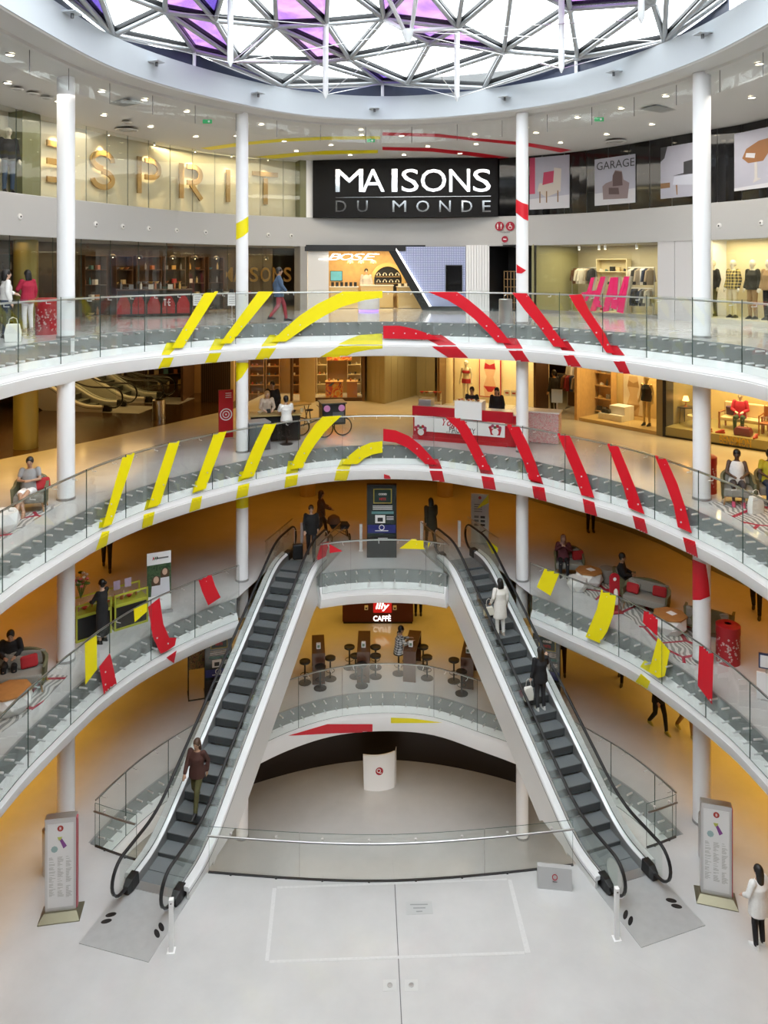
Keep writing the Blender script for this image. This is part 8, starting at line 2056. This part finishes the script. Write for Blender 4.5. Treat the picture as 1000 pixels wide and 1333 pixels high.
for i, u in enumerate((477, 514)): t = IL.root('cctv_lamp', 'small white spotlight beside the red logo square, %s' % ('left', 'right')[i], 'spotlight', IL.loc(u, 790).x, -.08, IL.loc(u, 790).z); MB().box(-.07, .07, -.05, .08, -.07, .07).build('housing', PW, t, bevel=.015); MB().lathe([(.035, 0), (.035, .004)], 12, M=TR(0, -.05, 0) @ RX).build('lens', BLACK, t)
TBW = mat('high_table_wood', (.085, .032, .015), .32, noise=.3, nscale=6)
def high_table(label, u, v, rz, L=1.5, w=.42, h=1.02):
    p = at_z(u, v, 0); t = thing('high_table', label, 'table', (p.x, p.y, 0), rz, 'brown high tables'); MB().box(-w / 2, w / 2, 0, L, h - .06, h).build('tabletop', TBW, t); MB().box(-w / 2, w / 2, 0, .08, 0, h - .06).build('end_panel', TBW, t); MB().box(-w / 2, w / 2, L - .08, L, 0, h - .06).build('end_panel', TBW, t)
    n_ = thing('napkin_holder', 'white napkin holder on the %s' % ' '.join(label.split()[:10]), 'napkin holder', (p.x - sin(rz) * .35, p.y + cos(rz) * .35, h), rz); MB().box(-.07, .07, -.05, .05, 0, .17).build('holder', PW, n_); MB().box(-.04, .04, -.053, -.05, .04, .13).build('print', mat('print_leaf', (.2, .3, .2), .5), n_); return t
high_table('brown high table straight ahead in the coffee bar, left of the plaid man', 473, 889, 0); high_table('brown high table in front of the plaid man', 533, 888, A_(-10)); high_table('brown high table half hidden by the left escalator', 415, 891, A_(6), 1.3); high_table('brown high table half hidden by the right escalator', 608, 897, A_(-12), 1.3)
names = ['behind the central table, left', 'behind the central table, right', 'right of the central table', 'in front of the central table', 'right of the left table', 'in front of the left table', 'at the left escalator edge', 'under the plaid man', 'right of the plaid man table, back', 'right of the plaid man table, front', 'left of the right escalator table', 'in front of the right escalator table', 'left of the central table']
for (u, v), n_ in zip(((455, 869), (489, 869), (489, 881), (471, 893), (430, 884), (417, 896), (397, 889), (519, 877), (551, 869), (556, 883), (591, 887), (601, 903), (463, 881)), names):
    p = at_z(u, v, 0); bar_stool('black round bar stool %s' % n_, (p.x, p.y, 0))
# directory signs
def directory(label, u, v, rz):
    p = at_z(u, v, 0); t = thing('directory_sign', label, 'directory', (p.x, p.y, 0), rz, 'standing directory signs'); BR_ = mat('brass_foot', (.24, .22, .15), .4, .7)
    MB().loft([[(-.42, -.25, 0), (.42, -.25, 0), (.42, .25, 0), (-.42, .25, 0)], [(-.42, -.25, .02), (.42, -.25, .02), (.42, .25, .02), (-.42, .25, .02)], [(-.33, -.11, .13), (.33, -.11, .13), (.33, .11, .13), (-.33, .11, .13)]]).build('foot', BR_, t)
    MB().box(-.31, .31, -.075, .075, .12, 2.05).build('casing', STEEL, t); s_ = MB().box(-.26, .26, -.082, -.075, .22, 1.98).build('map_sheet', mat('map_sheet', (.74, .74, .74), .4), t); s2 = MB().box(-.31, .31, -.09, .09, 2.05, 2.10).build('cap', STEEL, t)
    MB().box(.31, .335, -.06, .06, .15, 2.05).build('edge_strip', mat('edge_red', (.45, .10, .12), .4), t)
    MB().lathe([(.062, 0), (.062, .005)], 18, M=TR(0, -.082, 1.88) @ RX).build('emblem', mat('emblem_red', (.36, .03, .02), .4), s_); text_mesh('emblem_letter', 'B', .08, .001, PW, s_, TR(0, -.088, 1.855) @ STAND)
    flat(s_, [(-.06, 1.70), (.02, 1.68), (.13, 1.50), (.06, 1.45), (0, 1.60)], mat('map_purple', (.22, .06, .26), .5), 'map_shape', .086); flat(s_, [(-.06, 1.70), (.04, 1.70), (.01, 1.64), (-.03, 1.63)], mat('map_lime', (.42, .45, .10), .5), 'map_shape', .088); flat(s_, [(-.12 + .07 * cos(k * pi / 4), 1.45 + .07 * sin(k * pi / 4)) for k in range(8)], mat('map_teal', (.30, .42, .42), .5), 'map_shape', .086)
    ln = MB(); r2 = random.Random(2)
    for c_ in (-.2, -.03, .14):
        for k in range(38):
            if r2.random() < .85: ln.box(c_ - .03, c_ - .03 + r2.uniform(.05, .13), -.0835, -.082, .42 + .023 * k, .430 + .023 * k)
    ln.build('text_lines', mat('map_text', (.42, .42, .40), .6), s_)['kind'] = 'stuff'
directory('tall steel framed mall directory at the foot of the left escalator', 80, 1190, .16); directory('tall steel framed mall directory at the foot of the right escalator', 932, 1170, -.27)
for i, (u, v) in enumerate(((74, 1135), (928, 1115))):
    p = at_z(u, v, 0); t = thing('litter_bin', 'oval steel litter bin behind the %s directory' % ('left', 'right')[i], 'bin', p, 0, 'oval steel bins'); M_ = Matrix.Diagonal((1.25, .8, 1, 1)); MB().lathe([(.26, 0), (.26, .98), (.24, 1.0)], 24, M=M_).build('drum', STEEL, t, smooth=True); MB().lathe([(.22, 1.002), (.001, 1.002)], 20, M=M_).build('opening', BLACK, t); MB().box(-.02, .02, -.2, .2, 1.002, 1.02).build('divider', STEEL, t)
for u, v, s in ((223, 1240, 'left'), (803, 1224, 'right')):
    p = at_z(u, v - 2, 0); t = thing('bollard', 'slim white square post in front of the %s escalator' % s, 'post', p, .1, 'thin white posts'); MB().box(-.045, .045, -.045, .045, .01, 1.05).build('post', PW, t, bevel=.006); MB().box(-.08, .08, -.08, .08, 0, .012).build('foot', PW, t); MB().cyl((0, -.05, .98), .014, .012, 8).build('sensor', BLACK, t)
sd = at_z(817, 1165, 0); 
o = ER.o + ER.d * (PLATE - .40) + ER.n * (-.56); t = thing('round_notice', 'round pale notice disc on the inner glass of the right escalator foot', 'notice', (o.x, o.y, .0), -ER.ang); t.location = (o.x, o.y, .55); MB().lathe([(.27, 0), (.27, .006)], 28, M=Matrix.Rotation(pi / 2, 4, 'Y')).build('disc', mat('disc_pale', (.62, .62, .60), .4), t); MB().lathe([(.06, 0), (.075, 0), (.075, .004), (.06, .004)], 20, M=TR(.006, -.02, .12) @ Matrix.Rotation(pi / 2, 4, 'Y')).build('emblem', PG, t)
p = at_z(722, 1153, 0); t = thing('box_sign', 'low slanted steel box sign with a small red emblem on the floor', 'sign', (p.x, p.y, 0), -.12); MB().loft([[(-.37, -.12, 0), (.37, -.12, 0), (.37, .12, 0), (-.37, .12, 0)], [(-.37, -.03, .42), (.37, -.03, .42), (.37, .09, .42), (-.37, .09, .42)]]).build('body', mat('box_silver', (.50, .50, .50), .4, .2), t); MB().lathe([(.045, 0), (.06, 0), (.06, .006), (.045, .006)], 18, M=TR(0, -.078, .25) @ Matrix.Rotation(pi / 2 - .21, 4, 'X')).build('emblem', REDP, t); MB().box(-.05, .05, -.096, -.09, .15, .165).build('caption', PG, t)
# floor marks, plaque, sockets, seams
def floor_thing(name, label, cat, pts, m, z0=.0012, th=.002):
    c = sum((Vector(pz(u, v, 0)) for u, v in pts), Vector((0, 0))) / len(pts); o = MB().prism([(pz(u, v, 0)[0] - c.x, pz(u, v, 0)[1] - c.y) for u, v in pts], 0, th).build(name, m, None); o.location = (c.x, c.y, z0)
    return tag(o, label, cat) if cat else o
pq = floor_thing('floor_plaque', 'grey metal plaque with engraved lines set in the floor', 'plaque', [(528, 1174), (562, 1173.5), (564, 1189.5), (529, 1191)], mat('plaque_grey', (.44, .45, .445), .5))
for k, (a_, b_) in enumerate(((534, 557), (538, 554), (542, 550))): q = floor_thing('engraving', '', None, [(a_, 1177 + 4.5 * k), (b_, 1176.7 + 4.5 * k), (b_, 1178.2 + 4.5 * k), (a_, 1178.5 + 4.5 * k)], mat('engrave', (.27, .28, .28), .6), .0034, .0006); q.parent = pq; q.location = q.location - pq.location
tape = empty('tape_outline', (0, 16, 0)); tag(tape, 'worn white adhesive tape rectangle left on the floor', 'tape'); TAPE = mat('tape_white', (.575, .575, .57), .7, noise=.12, nscale=18)
for nm, pts in (('far', [(361, 1154), (660, 1143.5), (660, 1146), (361, 1157)]), ('left', [(355, 1156), (360, 1156), (350, 1251), (345, 1251)]), ('near', [(351, 1250), (683, 1238.4), (683, 1242.3), (351, 1253.8)]), ('right', [(661, 1145), (666, 1145), (691, 1240), (684, 1241)])): q = floor_thing('tape_strip', '', None, pts, TAPE, .0012, .0008); attach(q, tape, True)
for i, u in enumerate((507, 535)):
    q = floor_thing('floor_socket', 'square floor socket cover with round steel lid, %s of the seam' % ('left', 'right')[i], 'floor socket', [(u - 8, 1275.5), (u + 9, 1275), (u + 9.5, 1290), (u - 8, 1290.5)], mat('socket_pale', (.52, .52, .51), .5)); MB().lathe([(.05, .003), (.05, .008), (.03, .010)], 18).build('lid', SATIN, q)
SEAM = mat('seam_dark', (.12, .12, .12), .8)
g_ = bpy.data.objects['floor_ground']
for pts, w in (([(514, 1150), (523, 1333), (527, 1420)], .018),):
    P_ = [pz(u, v, 0) for u, v in pts]
    for i in range(len(P_) - 1):
        a = Vector(P_[i]); b = Vector(P_[i + 1]); n_ = Vector((-(b - a).y, (b - a).x)).normalized() * w / 2; MB().prism([tuple(a + n_), tuple(b + n_), tuple(b - n_), tuple(a - n_)], .0006, .0011).build('seam', SEAM, g_)
FAINT = mat('seam_faint', (.50, .50, .49), .8)
for pts in ([(390, 1147), (330, 1185), (200, 1265), (100, 1333)], [(650, 1148), (760, 1215), (860, 1275), (960, 1333)], [(640, 900), (690, 880)]):
    P_ = [pz(u, v, 0) for u, v in pts]
    for i in range(len(P_) - 1):
        a = Vector(P_[i]); b = Vector(P_[i + 1]); n_ = Vector((-(b - a).y, (b - a).x)).normalized() * .006; MB().prism([tuple(a + n_), tuple(b + n_), tuple(b - n_), tuple(a - n_)], .0006, .001).build('seam', FAINT, g_)
# easel, basement sign
p = at_z(256, 905, 0); t = thing('easel_sign', 'black frame easel with a small food picture left of the left escalator', 'sign', (p.x, p.y, 0), .3); 
for s in (-1, 1): MB().box(s * .26 - .02, s * .26 + .02, -.02, .02, 0, 1.5).build('upright', BLACK, t); MB().box(s * .26 - .02, s * .26 + .02, -.3, .3, 0, .03).build('foot', BLACK, t)
MB().box(-.28, .28, -.02, .02, 1.46, 1.5).build('crossbar', BLACK, t); MB().box(-.26, .26, -.015, .015, .85, 1.45).build('picture', pattern_mat('food_print', [(.05, .03, .02), (.30, .16, .05), (.12, .12, .03), (.5, .35, .15)], 7), t); MB().box(-.26, .26, -.3, -.27, 0, .03).build('crossbar', BLACK, t)
p = at_z(494, 1030, -4); t = thing('curved_sign', 'white curved free-standing sign with a red round emblem on the basement floor', 'sign', (p.x, p.y, -4), .1); rings = []
for i in range(9):
    s = lerp(-.52, .52, i / 8); y = .12 * (s / .5) ** 2 - .0; rings.append([(s, y, 0 + .10 * (s < -2)), (s * 1.05, y, 1.22 + .05 * s), (s * 1.05, y + .04, 1.22 + .05 * s), (s, y + .04, 0)])
MB().loft(rings).build('panel', PW, t, smooth=True); MB().loft([[(.52, .12, 0), (.60, .3, 0), (.60, .3, 1.28), (.55, .12, 1.25)], [(.54, .16, 0), (.62, .33, 0), (.62, .33, 1.28), (.57, .16, 1.25)]]).build('side_wing', PW, t)
MB().lathe([(.13, 0), (.13, .008)], 24, M=TR(0, -.001, .68) @ RX).build('emblem', REDP, t); MB().lathe([(.05, 0), (.07, 0), (.07, .012), (.05, .012)], 18, M=TR(-.02, -.001, .70) @ RX).build('emblem_mark', PW, t); MB().box(0, .08, -.012, -.008, .61, .63).build('emblem_mark', PW, t)
